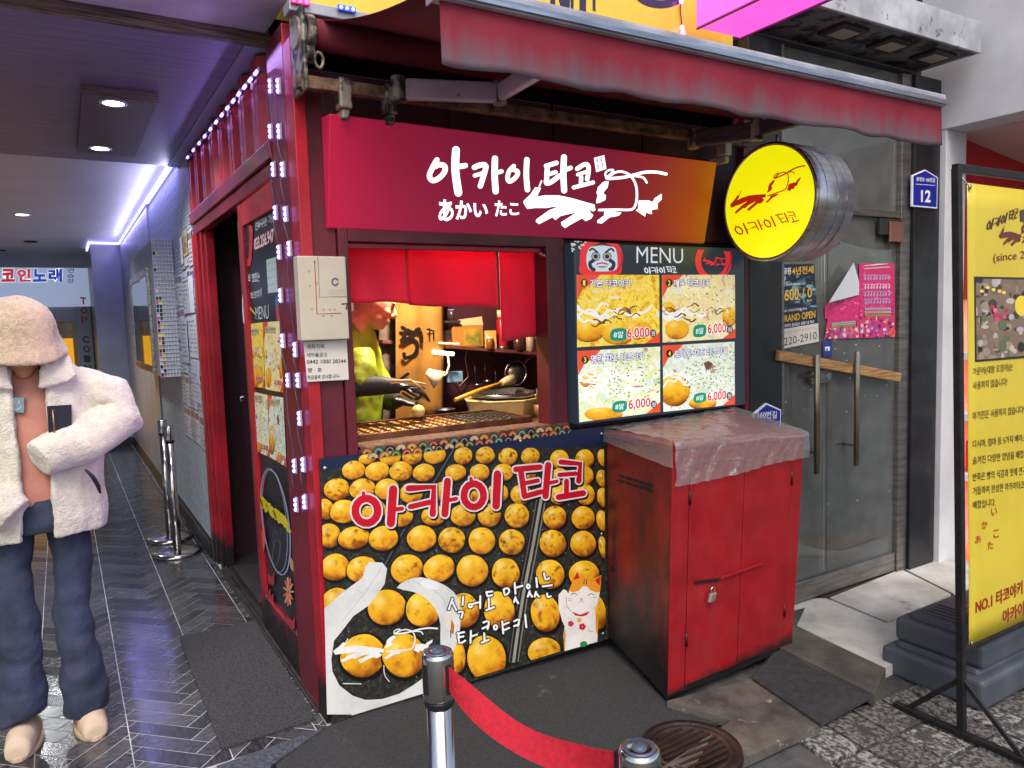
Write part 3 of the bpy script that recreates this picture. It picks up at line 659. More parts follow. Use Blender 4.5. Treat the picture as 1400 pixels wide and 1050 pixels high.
# ---- menu board
MN = empty('menu_board', (1.7,-.03,1.03), 'dark lit menu board with four food pictures beside the window', 'menu board')
MY = -.034
boxp('panel', (1.182,MY,1.03),(2.25,.045,1.83), mat('menu_black', c(46,54,64), .25, emit=.12, ecol=c(70,84,98)), MN, .004)
a = front_art(MY); zC = Zm(770,320,5.385); zD = Zm(770,320,3.888)
lit = attr_mat('menu_lit', .3, emit=.30)
red = c(232,52,62)
# daruma, cut by the top of the board
a.clip = a.L([(780,329),(1012,345),(1009,545),(789,576)])
a.px(zC((150,60),(210,40),(330,40),(400,70),(437,150),(430,230),(400,298),(140,298),(122,200),(128,110)), red, 4)
a.stroke(zC((425,130),(430,200),(400,280)), 1.2, c(150,26,40), sm=3)
a.px(zC((200,95),(260,85),(345,92),(385,110),(398,200),(385,262),(300,275),(200,268),(172,220),(172,150)), c(206,220,232), 4)
a.px(zC((205,92),(290,55),(360,95),(320,85),(290,78),(240,88)), c(40,44,52))
for x, s in ((238,1),(322,-1)):
    a.ell(*zC((x,165))[0], 6.2, 6.2, c(90,96,104)); a.ell(*zC((x,165))[0], 5, 5, c(176,176,172)); a.ell(*zC((x,165))[0], 3, 3, c(38,36,40))
a.stroke(zC((195,120),(215,108),(250,135)), 2.6, c(44,48,56)); a.stroke(zC((370,125),(350,108),(312,135)), 2.6, c(44,48,56))
for P in (((220,195),(195,215),(205,250),(225,262)),((345,195),(370,215),(362,250),(345,258))): a.stroke(zC(*P), 5, c(44,48,56))
a.stroke(zC((245,222),(285,213),(325,222)), 2.0, c(200,60,76)); a.stroke(zC((250,240),(320,238)), 1.0, c(70,74,80)); a.stroke(zC((265,248),(305,246)), .8, c(70,74,80))
for k in range(46):
    x, y = rnd.uniform(50,190), rnd.uniform(45,135)
    if x+y*1.1 < 250 and rnd.random() < .8: q = zC((x,y))[0]; d = rnd.uniform(.7,1.6); a.px([(q[0]-d,q[1]-d),(q[0]+d,q[1]-d),(q[0]+d,q[1]+d),(q[0]-d,q[1]+d)], c(206,210,214))
# red brush ring with the octopus mark
cl_ = a.clip; a.build('daruma_picture', lit, MN); a = front_art(MY, clip=cl_)
a.ring(*zC((1105,195))[0], 21.0, 25.0, 8.0, red, n=30); a.stroke(zC((1215,100),(1238,180),(1200,285)), 2, c(170,30,44))
a.clip = None
put_logo(a, zC((1028,195),(1195,185),(1085,235)), red, 1.6)
a.build('round_mark', lit, MN); a = front_art(MY)
a.text('MENU', zC((538,92),(880,108),(882,215),(538,215)), c(224,232,240), -.005)
put_name(a, zC((610,268),(834,282),(738,243)), c(224,232,240), .9)
a.build('heading', lit, MN)
FM = [food_mat('menu_photo_%d' % k, FOOD[k], 15, .30) for k in range(4)]; FD = [food_mat('film_photo_%d' % k, FOOD[k], 12, .0) for k in range(4)]
def food(a, quad, kind):
    a.clip = a.L(quad); TL, TR, BR, BL = quad
    def q(u, v): return ((TL[0]*(1-u)+TR[0]*u)*(1-v)+(BL[0]*(1-u)+BR[0]*u)*v, (TL[1]*(1-u)+TR[1]*u)*(1-v)+(BL[1]*(1-u)+BR[1]*u)*v)
    def blob(u, v, ru, rv, col, n=9, jag=.35):
        a.px([q(u+ru*math.cos(2*math.pi*k/n)*rnd.uniform(1-jag,1+jag), v+rv*math.sin(2*math.pi*k/n)*rnd.uniform(1-jag,1+jag)) for k in range(n)], col)
    sw = abs(TR[0]-TL[0])/110
    a.m = 1+kind; a.px(quad, WHITE); a.m = 0
    for k in range(14): blob(rnd.random(), rnd.random(), rnd.uniform(.015,.085), rnd.uniform(.015,.07), rnd.choice([(c(232,196,40),c(236,214,110),c(222,170,40),c(240,206,60),c(206,140,50),c(230,226,200)),(c(226,222,206),c(226,206,120),c(200,206,190),c(206,170,80),c(170,120,80),c(236,228,160)),(c(214,222,224),c(190,206,180),c(226,220,110),c(206,200,186),c(230,232,230),c(176,150,150)),(c(222,226,226),c(196,210,186),c(206,190,160),c(230,230,226),c(180,140,120),c(214,216,190))][kind]))
    balls = [((.14,.78,.20,.16),(.50,.84,.20,.16),(.72,.80,.2,.14)),((.20,.82,.17,.15),(.08,.50,.10,.1),(.92,.66,.10,.16)),((.30,.93,.24,.10),(.12,.42,.12,.1)),((.16,.70,.22,.24),(.55,.93,.2,.1))][kind]
    for (u, v, ru, rv) in balls:
        p0, p1, p2 = q(u,v), q(u+ru,v), q(u,v+rv); a.dough(p0[0], p0[1], abs(p1[0]-p0[0])+.01, abs(p2[1]-p0[1]), 0, u*9+v*5+kind, .1 if kind < 3 else .6, nr=6, ns=18)
    for k in range(6 if kind in (2,) else 4):
        v0 = rnd.uniform(.36,.68); ph_ = rnd.uniform(0,6); a.stroke([q(u/12*.9, v0+.05*math.sin(u*1.1+ph_)+.03*math.sin(u*2.7+ph_)) for u in range(rnd.randint(6,13))], rnd.uniform(1.6,4.5)*sw, c(238,238,234) if kind != 2 else c(240,240,238), sm=3)
    if kind in (0,1):
        for k in range(9): v0 = rnd.uniform(.46,.70); u0 = rnd.uniform(0,.75); a.stroke([q(u0+u*.05, v0+.03*math.sin(u*1.9+k)) for u in range(4)], rnd.uniform(1.5,3.4)*sw, rnd.choice((c(110,56,46),c(136,74,54),c(90,44,40))), sm=3, taper=(.4,1))
    n = (120,110,40,60)[kind]
    for k in range(n):
        u, v = rnd.uniform(.25,1), rnd.uniform(.05,.62); an = rnd.uniform(0,6.28); l_ = rnd.uniform(2,6)*sw; p0 = q(u,v); a.px([(p0[0]-l_*math.cos(an),p0[1]-l_*math.sin(an)),(p0[0]+.5*sw,p0[1]-.5*sw),(p0[0]+l_*math.cos(an),p0[1]+l_*math.sin(an)),(p0[0]-.5*sw,p0[1]+.5*sw)],
            rnd.choice(((c(240,196,40),c(250,226,90),c(226,170,40),c(250,240,180)),(c(250,244,214),c(236,214,120),c(220,190,90),c(200,150,80)),(c(240,244,236),c(230,226,120),c(200,220,180)),(c(244,246,240),c(214,224,196),c(190,140,110)))[kind]))
    for k in range((14,26,90,110)[kind]):
        u, v = rnd.uniform(.3,1), rnd.uniform(.1,.8); blob(u, v, .012, .012, rnd.choice((c(96,150,60),c(130,180,80),c(70,120,50))), 5)
    if kind == 3: blob(.62,.34,.06,.07,c(110,70,64))
    a.px([q(0,0),q(.28,0),q(.2,.1),q(.07,.2),q(0,.34)], c(228,80,48)); a.px([q(1,1),q(.82,1),q(.92,.92),q(1,.84)], c(228,80,48)); a.clip = None
quads = [zD((70,217),(508,217),(510,577),(72,602)), zD((523,217),(910,217),(912,553),(526,577)), zD((74,622),(513,598),(513,945),(84,1000)), zD((527,593),(908,572),(910,905),(530,945))]
names = ('기본 타코야키','매운 타코야키','명란 치즈 타코야키','토마토 치즈 타코야키'); subs = ('Basic Takoyaki','Spicy Takoyaki','Mentaiko and Cheese Takoyaki','Tomato Cheese Takoyaki')
tq = [((137,240),(352,240),(352,285),(137,282)),((585,240),(776,240),(776,283),(585,283)),((145,642),(425,625),(425,668),(145,690)),((588,618),(868,600),(868,640),(588,660))]
sq = [((147,296),(330,294),(330,312),(147,314)),((596,293),(755,292),(755,312),(596,314)),((160,700),(490,676),(490,695),(160,718)),((600,668),(850,650),(850,668),(600,686))]
nq = [(108,260),(560,260),(113,668),(562,635)]
pq = [((258,508),(328,505),(326,562),(252,562),(335,500),(455,495),(455,555),(335,562),(475,528)),((695,490),(752,485),(750,538),(692,545),(762,478),(862,472),(862,530),(764,538),(882,508)),((266,895),(330,888),(328,938),(264,945),(342,880),(460,868),(460,925),(344,940),(478,905)),((697,852),(752,845),(750,888),(695,896),(762,840),(862,830),(862,885),(764,895),(880,860))]
for k in range(4):
    a = front_art(MY, lift=.003); food(a, quads[k], k)
    q = zD(nq[k])[0]; a.h += .0004; a.ell(q[0],q[1],4.6,5.4,c(30,30,34)); a.text(str(k+1), [(q[0]-1.7,q[1]-3.6),(q[0]+1.7,q[1]-3.6),(q[0]+1.7,q[1]+3.6),(q[0]-1.7,q[1]+3.6)], c(240,230,60), .02)
    a.text(names[k], zD(*tq[k]), c(240,240,248), .02, .05, c(50,44,110)); a.text(subs[k], zD(*sq[k]), c(168,172,176), 0, .02, c(236,236,236))
    p_ = pq[k]; a.px(zD(*p_[:4]), c(22,140,110), 4); g_ = p_[:4]; mx_ = sum(u[0] for u in g_)/4; my_ = sum(u[1] for u in g_)/4
    a.text('8알', zD(*[(mx_+(u-mx_)*.72, my_+(v-my_)*.62) for u, v in g_]), c(236,250,244), .01)
    a.text('6,000', zD(*p_[4:8]), c(214,26,50), .02, .05, c(248,240,240))
    q = zD(p_[8])[0]; a.ell(q[0],q[1],4.2,5.4,c(52,50,66)); a.text('원', [(q[0]-2.6,q[1]-3.4),(q[0]+2.6,q[1]-3.4),(q[0]+2.6,q[1]+3.4),(q[0]-2.6,q[1]+3.4)], c(232,232,240), .01)
    a.build('food_picture', [lit]+FM, MN)

# ---- round blade sign
DX = 2.11; DC = V((DX,-.302,2.013)); DR = .262
DS = empty('round_sign', (DX+.12,0,DC.z), 'round yellow lit blade sign with red octopus mark in a steel drum', 'sign')
mb = MB(); mb.lathe([(DR+.004,-.004),(DR+.008,.0),(DR+.008,.26),(DR,.264),(DR-.02,.264)], DC, (1,0,0), 56); mb.build('drum', mat('drum_steel', c(206,206,210), .34, .8, col2=c(176,176,182), scale=4, stretch=(1,1,8), rvar=.08), DS)
mb = MB()
for h in (.06,.14,.2): mb.lathe([(DR+.008,h-.003),(DR+.0095,h-.0015),(DR+.0095,h+.0015),(DR+.008,h+.003)], DC, (1,0,0), 56)
mb.build('drum_bead', alu, DS)
fm = mat('yellow_lit', c(226,222,16), .3, emit=.55, ecol=c(236,230,10), col2=c(206,200,14), scale=5)
mb = MB(); mb.lathe([(.001,-.0062),(DR-.004,-.0062),(DR-.002,-.0045)], DC, (1,0,0), 56); mb.build('face', fm, DS)
mb = MB(); mb.lathe([(DR-.006,-.002),(DR-.006,-.008),(DR+.010,-.008),(DR+.010,.004)], DC, (1,0,0), 56); mb.build('rim', alu, DS)
a = side_art(DX, lift=.0075); zE = Zm(985,190,6.176); rd = c(206,40,18)
put_logo(a, zE((90,560),(722,228),(250,610)), rd, .9)
put_name(a, zE((165,772),(672,688),(437,658)), rd, .62)
a.build('lettering', attr_mat('disc_letter', .35, emit=.25), DS)
for z in (DC.z+.12, DC.z-.12): MB().cyl((DX+.13,-.09,z),(DX+.13,.02,z),.012,n=10).build('bracket', alu, DS)
mb = MB(); mb.cyl((DX+.06,-.302,DC.z+DR),(DX+.06,-.302,DC.z+DR+.05),.006,n=8); mb.build('hanger', alu, DS)

# ---- printed takoyaki board below the counter
PB = empty('takoyaki_board', (.67,-.02,0), 'large printed board of takoyaki balls and red lettering below the counter', 'board')
PY = -.022
mb = MB(); mb.prism([V((.012,PY,.002)),V((1.338,PY,.002)),V((1.352,PY,1.004)),V((.022,PY,1.016))], (0,.02,0)); mb.build('board', mat('board_print_dark', c(38,38,34), .3, col2=c(66,66,58), scale=60, detail=3, lo=.5, hi=.66), PB, .001)
a = front_art(PY); zP = Zm(420,580,2.5)
a.clip = a.L([(438,627),(825,584),(828,871),(447,988)])
navy = c(22,34,66)
a.px(zP((40,100),(1015,5),(1020,75),(480,90),(40,160)), navy)
for P in (((500,70),(430,190),(340,330),(262,472),(180,610)),): a.stroke(zP(*P), 13, c(26,27,26), sm=2); a.stroke([(x+3,y) for x, y in zP(*P)], 2, c(76,82,84), sm=2)
for P in (((800,250),(770,420),(735,600),(705,810)),): a.stroke(zP(*P), 16, c(30,30,28), sm=2); a.stroke(zP(*P), 4, c(150,148,132), sm=2); a.stroke([(x+6,y) for x, y in zP(*P)], 2, c(116,116,104), sm=2); a.stroke([(x-6,y) for x, y in zP(*P)], 1.4, c(96,96,86), sm=2)
balls = [(205,118,30,18),(283,110,38,30),(358,107,35,30),(435,105,38,30),(532,108,32,30),(608,106,33,30),(686,110,33,30),(762,110,33,30),(862,120,32,32),(948,118,32,32),(1010,115,18,30),
 (158,157,40,32),(238,160,42,32),(320,160,40,33),(398,165,38,30),(506,165,36,28),(588,165,34,30),(668,165,36,30),(748,168,34,28),(862,180,30,30),(950,175,28,32),(1008,185,20,30),
 (100,222,44,38),(188,222,45,36),(272,222,42,36),(355,235,40,35),(462,228,38,32),(560,235,38,34),(650,235,36,34),(730,240,36,34),(858,240,32,34),(950,240,32,36),(1010,250,20,34),
 (62,290,28,36),(125,298,48,40),(225,295,45,38),(320,315,40,35),(432,312,42,35),(532,310,44,38),(622,310,40,40),(716,312,42,42),(845,318,40,40),(942,320,40,40),(1008,330,20,36),
 (75,380,40,42),(158,388,55,38),(260,390,50,42),(390,390,50,44),(493,395,46,45),(596,398,46,46),(698,402,44,44),(838,407,45,46),(942,408,44,44),(1010,420,14,40),
 (95,488,50,45),(185,495,52,44),(340,495,55,50),(450,492,54,46),(563,500,54,54),(677,508,48,52),(830,512,48,50),(945,512,52,46),
 (100,610,55,50),(272,625,66,60),(395,632,60,60),(535,635,52,60),(655,635,52,64),(812,645,50,64),(990,640,30,60),(190,790,78,74),(330,790,74,74),(500,790,40,62),(612,800,66,80),(808,775,56,46)]
clipP = a.clip; a.clip = None
def inside(q):
    x, y = a.l(q); return all((b[0]-p[0])*(y-p[1])-(b[1]-p[1])*(x-p[0]) < 0 for p, b in zip(clipP, clipP[1:]+clipP[:1]))
for (x, y, rx, ry) in balls:
    (px_, py_), = zP((x,y)); rx, ry = rx/2.5, ry/2.5; full = all(inside((px_+dx*rx*1.1, py_+dy*ry*1.1)) for dx, dy in ((1,0),(-1,0),(0,1),(0,-1)))
    a.clip = None if full else clipP; rot = -.35 if y > 450 and x < 500 else -.18
    a.m = 0; a.ell(px_+.8, py_+1.6, rx*1.12, ry*1.12, c(16,16,14), rot=rot); a.h += 1e-5
    br = rnd.random(); far_ = clamp((y-60)/500, 0, 1)
    a.m = 0; a.dough(px_, py_, rx, ry, rot, x*.013+y*.029, br*1.0-.15)
a.m = 0; a.clip = None
for k in range(420):     # oil specks on the pan
    x, y = rnd.uniform(60,1000), rnd.uniform(230,880); q = zP((x,y))[0]
    if not inside(q) or any(((x-b[0])/b[2])**2+((y-b[1])/b[3])**2 < 1.15 for b in balls): continue
    d = rnd.uniform(.25,.8); a.px([(q[0]-d,q[1]),(q[0],q[1]-d),(q[0]+d,q[1]),(q[0],q[1]+d)], c(*([rnd.randint(120,205)]*3)))
a.clip = clipP; z4 = Zm(430,750,4.773); pale = c(214,213,208)
# white octopus arm curling round the pan
for dx, cc in ((0,pale),):
    a.px(z4((350,85),(440,90),(472,130),(455,230),(400,310),(350,370),(250,440),(170,545),(125,600),(108,720),(60,760),(40,600),(55,395),(200,270),(310,190),(330,120)), cc)
    a.px(z4((125,600),(108,720),(115,800),(160,890),(250,960),(250,1080),(40,1080),(40,700)), cc); a.px(z4((240,955),(330,985),(440,980),(440,1090),(240,1090)), cc); a.px(z4((438,980),(550,945),(640,890),(725,830),(725,980),(600,1020),(438,1080)), cc)
a.clip = None
a.px(z4((535,255),(600,205),(690,185),(800,215),(880,260),(930,320),(950,460),(940,560),(900,680),(882,655),(890,560),(880,520),(885,650),(820,650),(820,500),(790,400),(720,320),(640,280)), pale, 2)
a.stroke(z4((440,110),(380,210),(300,320),(180,470)), 1.2, c(186,188,198)); a.stroke(z4((640,215),(760,260),(840,330),(860,420)), 1.2, c(186,188,198)); a.ell(*z4((755,235))[0], 14, 6, c(226,226,224), rot=.2); a.stroke(z4((130,300),(240,260),(310,290)), 1, c(196,190,186)); a.ell(*z4((885,470))[0], 9, 13, c(224,216,204))
a.px(z4((890,455),(910,500),(905,560),(885,545)), c(176,110,40))
put_logo(a, z4((120,668),(800,520),(300,745)), c(232,232,224), .8)
a.stroke(z4((185,878),(300,880)), 1.5, c(214,214,208), sm=1); a.stroke(z4((450,760),(455,820),(485,865)), 1.2, c(220,220,216))
# lettering
put_name(a, [(470+x/4+1.5, 620+y/4+2.2) for x, y in ((122,310),(1310,215),(838,110))], c(20,14,14), 1.0, wadd=4.2)
a.h += 5e-5; put_name(a, [(470+x/4, 620+y/4) for x, y in ((122,310),(1310,215),(838,110))], c(226,214,214), 1.0, wadd=3.6)
a.h += 5e-5; put_name(a, [(470+x/4, 620+y/4) for x, y in ((122,310),(1310,215),(838,110))], c(196,14,36), .92)
a.h += 5e-5; z8 = Zm(600,770,6.087)
HW = [[(110,290),(78,380)],[(108,320),(140,385)],[(198,275),(192,345)],[(160,405),(195,402),(182,450)],  # 식
 _el(258,350,14,14),[(278,335),(330,322)],[(340,270),(338,370)],                              # 어
 [(390,238),(440,232)],[(395,240),(398,270),(440,262)],[(410,290),(412,372)],[(390,388),(455,362)], # 도
 [(535,215),(545,265),(580,235),(570,205),(540,212)],[(625,160),(632,250)],[(640,200),(690,185)],[(632,280),(620,320)],[(632,290),(655,330)], # 맛
 _el(738,190,12,16),[(805,120),(812,195)],[(750,230),(735,275)],[(750,245),(770,275)],[(802,235),(792,275)],[(802,245),(826,275)], # 있
 [(870,80),(882,135),(912,120)],[(858,190),(935,180)],[(895,250),(900,280),(925,272)], # 는
 [(150,580),(205,570)],[(155,615),(200,605)],[(160,585),(165,662),(215,640)],[(262,560),(258,660)],[(268,605),(312,590)], # 타
 [(365,490),(410,480),(400,545)],[(358,540),(400,520)],[(372,580),(375,640)],[(350,658),(410,632)], # 코
 _el(465,530,13,18),[(522,480),(530,580)],[(530,510),(575,490)],[(530,555),(580,535)], # 야
 [(620,480),(665,462),(650,520)],[(620,520),(660,505)],[(712,425),(722,530)]] # 키
for wd, cc in ((5.4,c(18,16,16)),(2.7,c(240,240,238))):
    for P in HW: a.stroke(z8(*P), wd, cc, sm=2)
    a.h += 5e-5
# beckoning lucky cat
wc = c(232,226,220); og = c(228,150,40)
a.px(z8((1030,215),(1055,222),(1072,250),(1085,200),(1145,62),(1182,112),(1290,122),(1346,96),(1335,230),(1312,340),(1288,372),(1322,480),(1312,650),(1040,728),(1030,600),(1040,520),(1020,480),(990,370),(990,260)), wc)
a.px(z8((1072,225),(1085,200),(1145,62),(1182,112),(1290,122),(1346,96),(1335,235),(1300,240),(1250,220),(1225,190),(1190,190),(1160,225),(1110,240)), og)
for P in (((1145,72),(1166,118),(1110,140)),((1342,102),(1330,185),(1292,140))): a.px(z8(*P), c(190,34,30))
a.px(z8((1296,385),(1322,480),(1316,600),(1300,560)), og); a.px(z8((1032,600),(1042,520),(1050,600),(1044,725),(1034,700)), og)
a.px(z8((1098,400),(1170,425),(1250,395),(1225,430),(1180,440),(1130,432)), c(192,30,34))
for P, wd in ((((1090,260),(1120,245),(1145,262)),.9),(((1235,265),(1260,250),(1285,262)),.9),(((1170,290),(1180,300),(1190,290)),.8),(((1180,300),(1165,325)),.6),(((1180,300),(1200,325)),.6),(((1055,280),(1062,360),(1110,410)),.5),(((1240,545),(1250,565),(1275,565)),.6),(((1068,290),(1100,295)),.4),(((1070,310),(1100,305)),.4),(((1270,285),(1300,280)),.4),(((1205,130),(1200,170)),1.2),(((1225,130),(1220,170)),1.2)):
    a.stroke(z8(*P), wd, c(110,40,34), sm=2)
for x, y, r_ in ((1092,500,4.2),(1188,525,5)):
    q = z8((x,y))[0]
    for k in range(5): a.ell(q[0]+r_*.55*math.cos(k*1.257), q[1]+r_*.55*math.sin(k*1.257), r_*.45, r_*.45, c(196,36,40), n=8)
a.ell(*z8((1162,470))[0], 3, 3.4, c(216,176,60)); a.px(z8((1170,660),(1200,645),(1225,655),(1220,685),(1175,690)), c(30,140,70), 3)
a.build('print', [pr, pr_food], PB)
for q in ((444,640),(711,603),(822,593),(822,730),(824,866)):
    p_ = F(*q, PY); MB().lathe([(.009,0),(.008,.003),(.004,.005),(.001,.0055)], p_+V((0,-.004,0)), (0,-1,0), 10).build('screw', alu, PB)

# ---- notices on the corner post
NX = empty('meter_box', (.06,0,1.45), 'cream metal box with a faint drawn map on the corner post', 'box')
p0, p1 = F(397,348,-.06), F(480,465,-.06)
mb = MB(); mb.box((-.028,-.045,1.452),(.148,.010,1.752)); mb.build('case', mat('cream_metal', c(196,184,164), .5, col2=c(186,174,156), scale=3), NX, .004)
a = front_art(-.045); zN = Zm(380,330,5.25)
a.px([(397,349),(425,349),(415,465),(402,465)], c(206,194,172)) if False else None
a.stroke(zN((285,100),(298,400),(500,395)), .7, c(90,84,84), sm=1); a.stroke(zN((262,140),(280,520),(450,515)), 1.2, c(180,70,60), sm=1)
for k in range(9): a.stroke(zN((366+k*14,345),(366+k*14,375+(k % 3)*6)), .4, c(130,120,116), sm=1)
a.ring(*zN((410,290))[0], 4.2, 4.6, 2, c(92,76,110), a0=30, a1=330); a.stroke(zN((460,450),(495,445),(490,485)), 2, c(60,52,80), sm=1)
for x, y in ((325,490),(370,490),(405,490),(325,535),(385,535),(240,485),(222,215),(228,320),(262,150),(275,300)): a.stroke(zN((x-8,y-4),(x+8,y-2),(x,y+8)), .6, c(110,70,66), sm=1)
a.build('drawing', pr, NX)
NP = empty('paper_notice', (.09,0,1.3), 'white paper with bank account number taped below the cream box', 'notice')
mb = MB(); mb.prism([F(415,467,-.012),F(474,464,-.012),F(477,519,-.012),F(420,522,-.012)], (0,.002,0)); mb.build('sheet', mat('paper', c(214,206,196), .7, col2=c(202,194,186), scale=5), NP)
a = front_art(-.012, lift=.001); ink = c(34,32,34)
for st_, q in (('계좌이체',((205,738),(330,735),(330,768),(205,772))),('새마을금고',((205,800),(352,797),(352,828),(205,832))),('0442 1000 28344',((208,850),(487,845),(487,872),(208,880))),('향 · 호',((212,908),(315,905),(315,935),(212,942))),('현금결제 감사합니다~',((212,962),(445,950),(445,980),(212,992)))): a.text(st_, zN(*q), ink, .008)
a.build('writing', pr, NP)

# ---- film on the sliding side door: menu, name, flowers
a = side_art(.028, lift=.003); zS = Zm(310,240,4.773)
rr = c(196,44,50)
a.px(zS((110,240),(122,290),(170,330),(172,440),(165,560),(150,592),(125,570),(100,480),(92,400),(105,320)), rr, 3); a.px(zS((118,330),(150,350),(152,440),(148,530),(135,545),(112,480),(105,400)), c(30,36,42), 3)
a.stroke(zS((105,430),(125,420),(130,450),(158,440)), 1.0, rr, sm=1)
a.text('전화주문 가능', zS((188,300),(318,240),(322,300),(190,360)), c(214,220,224), .01); a.text('033.256.9471', zS((182,412),(318,340),(322,425),(184,490)), c(228,220,222), .02, .05, rr)
a.px(zS((262,550),(330,530),(338,760),(275,768)), c(182,196,190))
for k in range(4): a.stroke(zS((275,575+k*48),(325,560+k*48)), .5, c(110,120,116), sm=1)
a.text('식어도', zS((120,655),(162,640),(162,690),(124,705)), c(220,222,220), .01); a.text('맛있는', zS((168,640),(220,622),(220,690),(170,700)), c(220,222,220), .01); a.text('타코야키', zS((160,765),(232,735),(232,795),(164,810)), c(220,222,220), .01)
a.text('MENU', zS((190,860),(276,845),(280,935),(194,940)), c(200,206,208), 0)
a.px(zS((118,720),(140,760),(148,850),(148,965),(112,960),(105,800)), c(206,210,214), 2); a.px(zS((118,720),(138,755),(140,780),(110,790)), c(222,170,60))
a.stroke(zS((152,860),(170,880),(185,900)), 2.2, c(206,186,40), sm=2)
a.px(zS((322,800),(342,790),(345,850),(325,850)), c(60,110,180), 2); a.px(zS((325,860),(350,850),(355,960),(335,960)), c(200,50,60), 2)
zT = Zm(320,400,4.38)
dq = [zT((75,190),(175,178),(190,575),(92,555)),zT((180,178),(285,170),(302,598),(195,578)),zT((102,588),(208,612),(222,985),(122,940)),zT((212,612),(305,628),(325,1045),(226,985))]
for k in range(4):
    food(a, dq[k], k); TL, TR, BR, BL = dq[k]
    a.px([(TL[0]+3,TL[1]+6),(TL[0]+17,TL[1]+6),(TL[0]+17.5,TL[1]+14),(TL[0]+3.5,TL[1]+14)], c(196,190,150)); a.text(names[k], [(TL[0]+4,TL[1]+7),(TL[0]+16.5,TL[1]+7),(TL[0]+16.5,TL[1]+13),(TL[0]+4.5,TL[1]+13)], c(50,44,60), .02)
    a.text('6,000', [(BR[0]-12,BR[1]-18),(BR[0]-2,BR[1]-16),(BR[0]-2,BR[1]-8),(BR[0]-12,BR[1]-10)], c(206,40,60), .03, .05, c(230,210,206))
    a.h += 1e-4
zU = Zm(320,620,4.036)
a.ring(*zU((240,375))[0], 18, 73, 1.5, c(166,166,196), rot=-.13, n=40); a.ring(*zU((236,372))[0], 16, 70, .9, c(150,150,180), rot=-.10, n=40)
put_name(a, zU((160,265),(322,430),(240,308)), c(214,196,30), 1.15)
a.ring(*zU((245,540))[0], 5, 18, .6, c(120,120,136), rot=.1)
cor = c(214,112,78)
a.px(zU((145,440),(180,420),(182,480),(172,548),(155,500)), cor, 2); a.px(zU((322,570),(340,600),(340,650),(322,620)), c(206,150,110), 2)
for (x, y, r_, cc) in ((312,760,9,cor),):
    q = zU((x,y))[0]
    for k in range(11): a.stroke([(q[0]+1.5*math.cos(k*.571),q[1]+4*math.sin(k*.571)),(q[0]+6.5*math.cos(k*.571),q[1]+19*math.sin(k*.571))], 2.4, cc if k % 2 else c(222,160,120), sm=1)
for x, y in ((215,690),(180,735),(195,775),(170,790),(210,800),(295,920),(330,930),(320,985),(345,1000)): a.px([(zU((x+u,y+v))[0]) for u, v in ((-16,-30),(4,-8),(14,-34),(18,20),(4,34),(-14,16))], c(188,40,50), 2)
a.build('film', [attr_mat('door_film', .25, dirt=.25)]+FD, D)
# ================================================================== awning
AW = empty('awning', (1.17,-.05,2.45), 'faded red retractable awning with stained valance and folding arms', 'awning')
faw = mat('awning_red', c(118,16,36), .8, col2=c(98,15,32), scale=3, bump=.06, bscale=240)
fval = bpy.data.materials.new('valance_stained'); fval.use_nodes = True; t = fval.node_tree; b = t.nodes['Principled BSDF']; b.inputs['Roughness'].default_value = .8
tc = t.nodes.new('ShaderNodeTexCoord'); sx = t.nodes.new('ShaderNodeSeparateXYZ'); t.links.new(tc.outputs['Object'], sx.inputs[0])
nz = t.nodes.new('ShaderNodeTexNoise'); nz.inputs['Scale'].default_value = 7; nz.inputs['Detail'].default_value = 6; mpn = t.nodes.new('ShaderNodeMapping'); mpn.inputs['Scale'].default_value = (2.4,1,.25); t.links.new(tc.outputs['Object'], mpn.inputs[0]); t.links.new(mpn.outputs[0], nz.inputs[0])
ad = t.nodes.new('ShaderNodeMath'); ad.operation = 'MULTIPLY_ADD'; ad.inputs[1].default_value = .13; t.links.new(nz.outputs[0], ad.inputs[0]); t.links.new(sx.outputs['Z'], ad.inputs[2])
mr = t.nodes.new('ShaderNodeMapRange'); mr.inputs['From Min'].default_value = -.10; mr.inputs['From Max'].default_value = -.01; t.links.new(ad.outputs[0], mr.inputs[0])
mx = t.nodes.new('ShaderNodeMix'); mx.data_type = 'RGBA'; mx.inputs[6].default_value = c(92,76,84); mx.inputs[7].default_value = c(122,14,38); t.links.new(mr.outputs[0], mx.inputs[0]); t.links.new(mx.outputs[2], b.inputs['Base Color'])   # grey mildew creeping up from the hem
AX0, AX1, AY, AZ = .085, 2.262, -1.0, 2.300
RY, RZ = -.085, 2.505                    # roller
worn = mat('worn_bracket', c(150,138,124), .6, .3, col2=c(44,38,36), scale=14, detail=8, lo=.46, hi=.56, bump=.3, bscale=40)
greyp = mat('grey_steel_paint', c(172,172,178), .45, .3, col2=c(140,140,148), scale=6, wear=c(60,58,58), wscale=18, wth=.68)
MB().cyl((AX0-.03,RY,RZ),(AX1+.02,RY,RZ),.052,n=20).build('roller', faw, AW)
mb = MB(); mb.cyl((AX0-.06,RY,RZ),(AX0-.03,RY,RZ),.062,n=20); mb.build('roller_cap', worn, AW, .004)
g = []
for i in range(13):
    u = i/12; g.append([V((AX0+(AX1-AX0)*j/24, RY+(AY-RY)*u, RZ+.052+(AZ+.02-RZ-.052)*u - .03*math.sin(math.pi*u)+.004*math.sin(j*.9+u*3))) for j in range(25)])
mb = MB(); mb.sheet(g); mb.build('canopy', faw, AW, solid=.003)
mb = MB(); mb.box((AX0-.015,AY-.03,AZ-.02),(AX1+.012,AY+.02,AZ+.03)); mb.build('front_rail', greyp, AW, .012)
boxp('front_rail_lip', (AX0-.012,AY-.036,AZ-.012),(AX1+.009,AY-.0305,AZ+.006), alu, AW, .001)
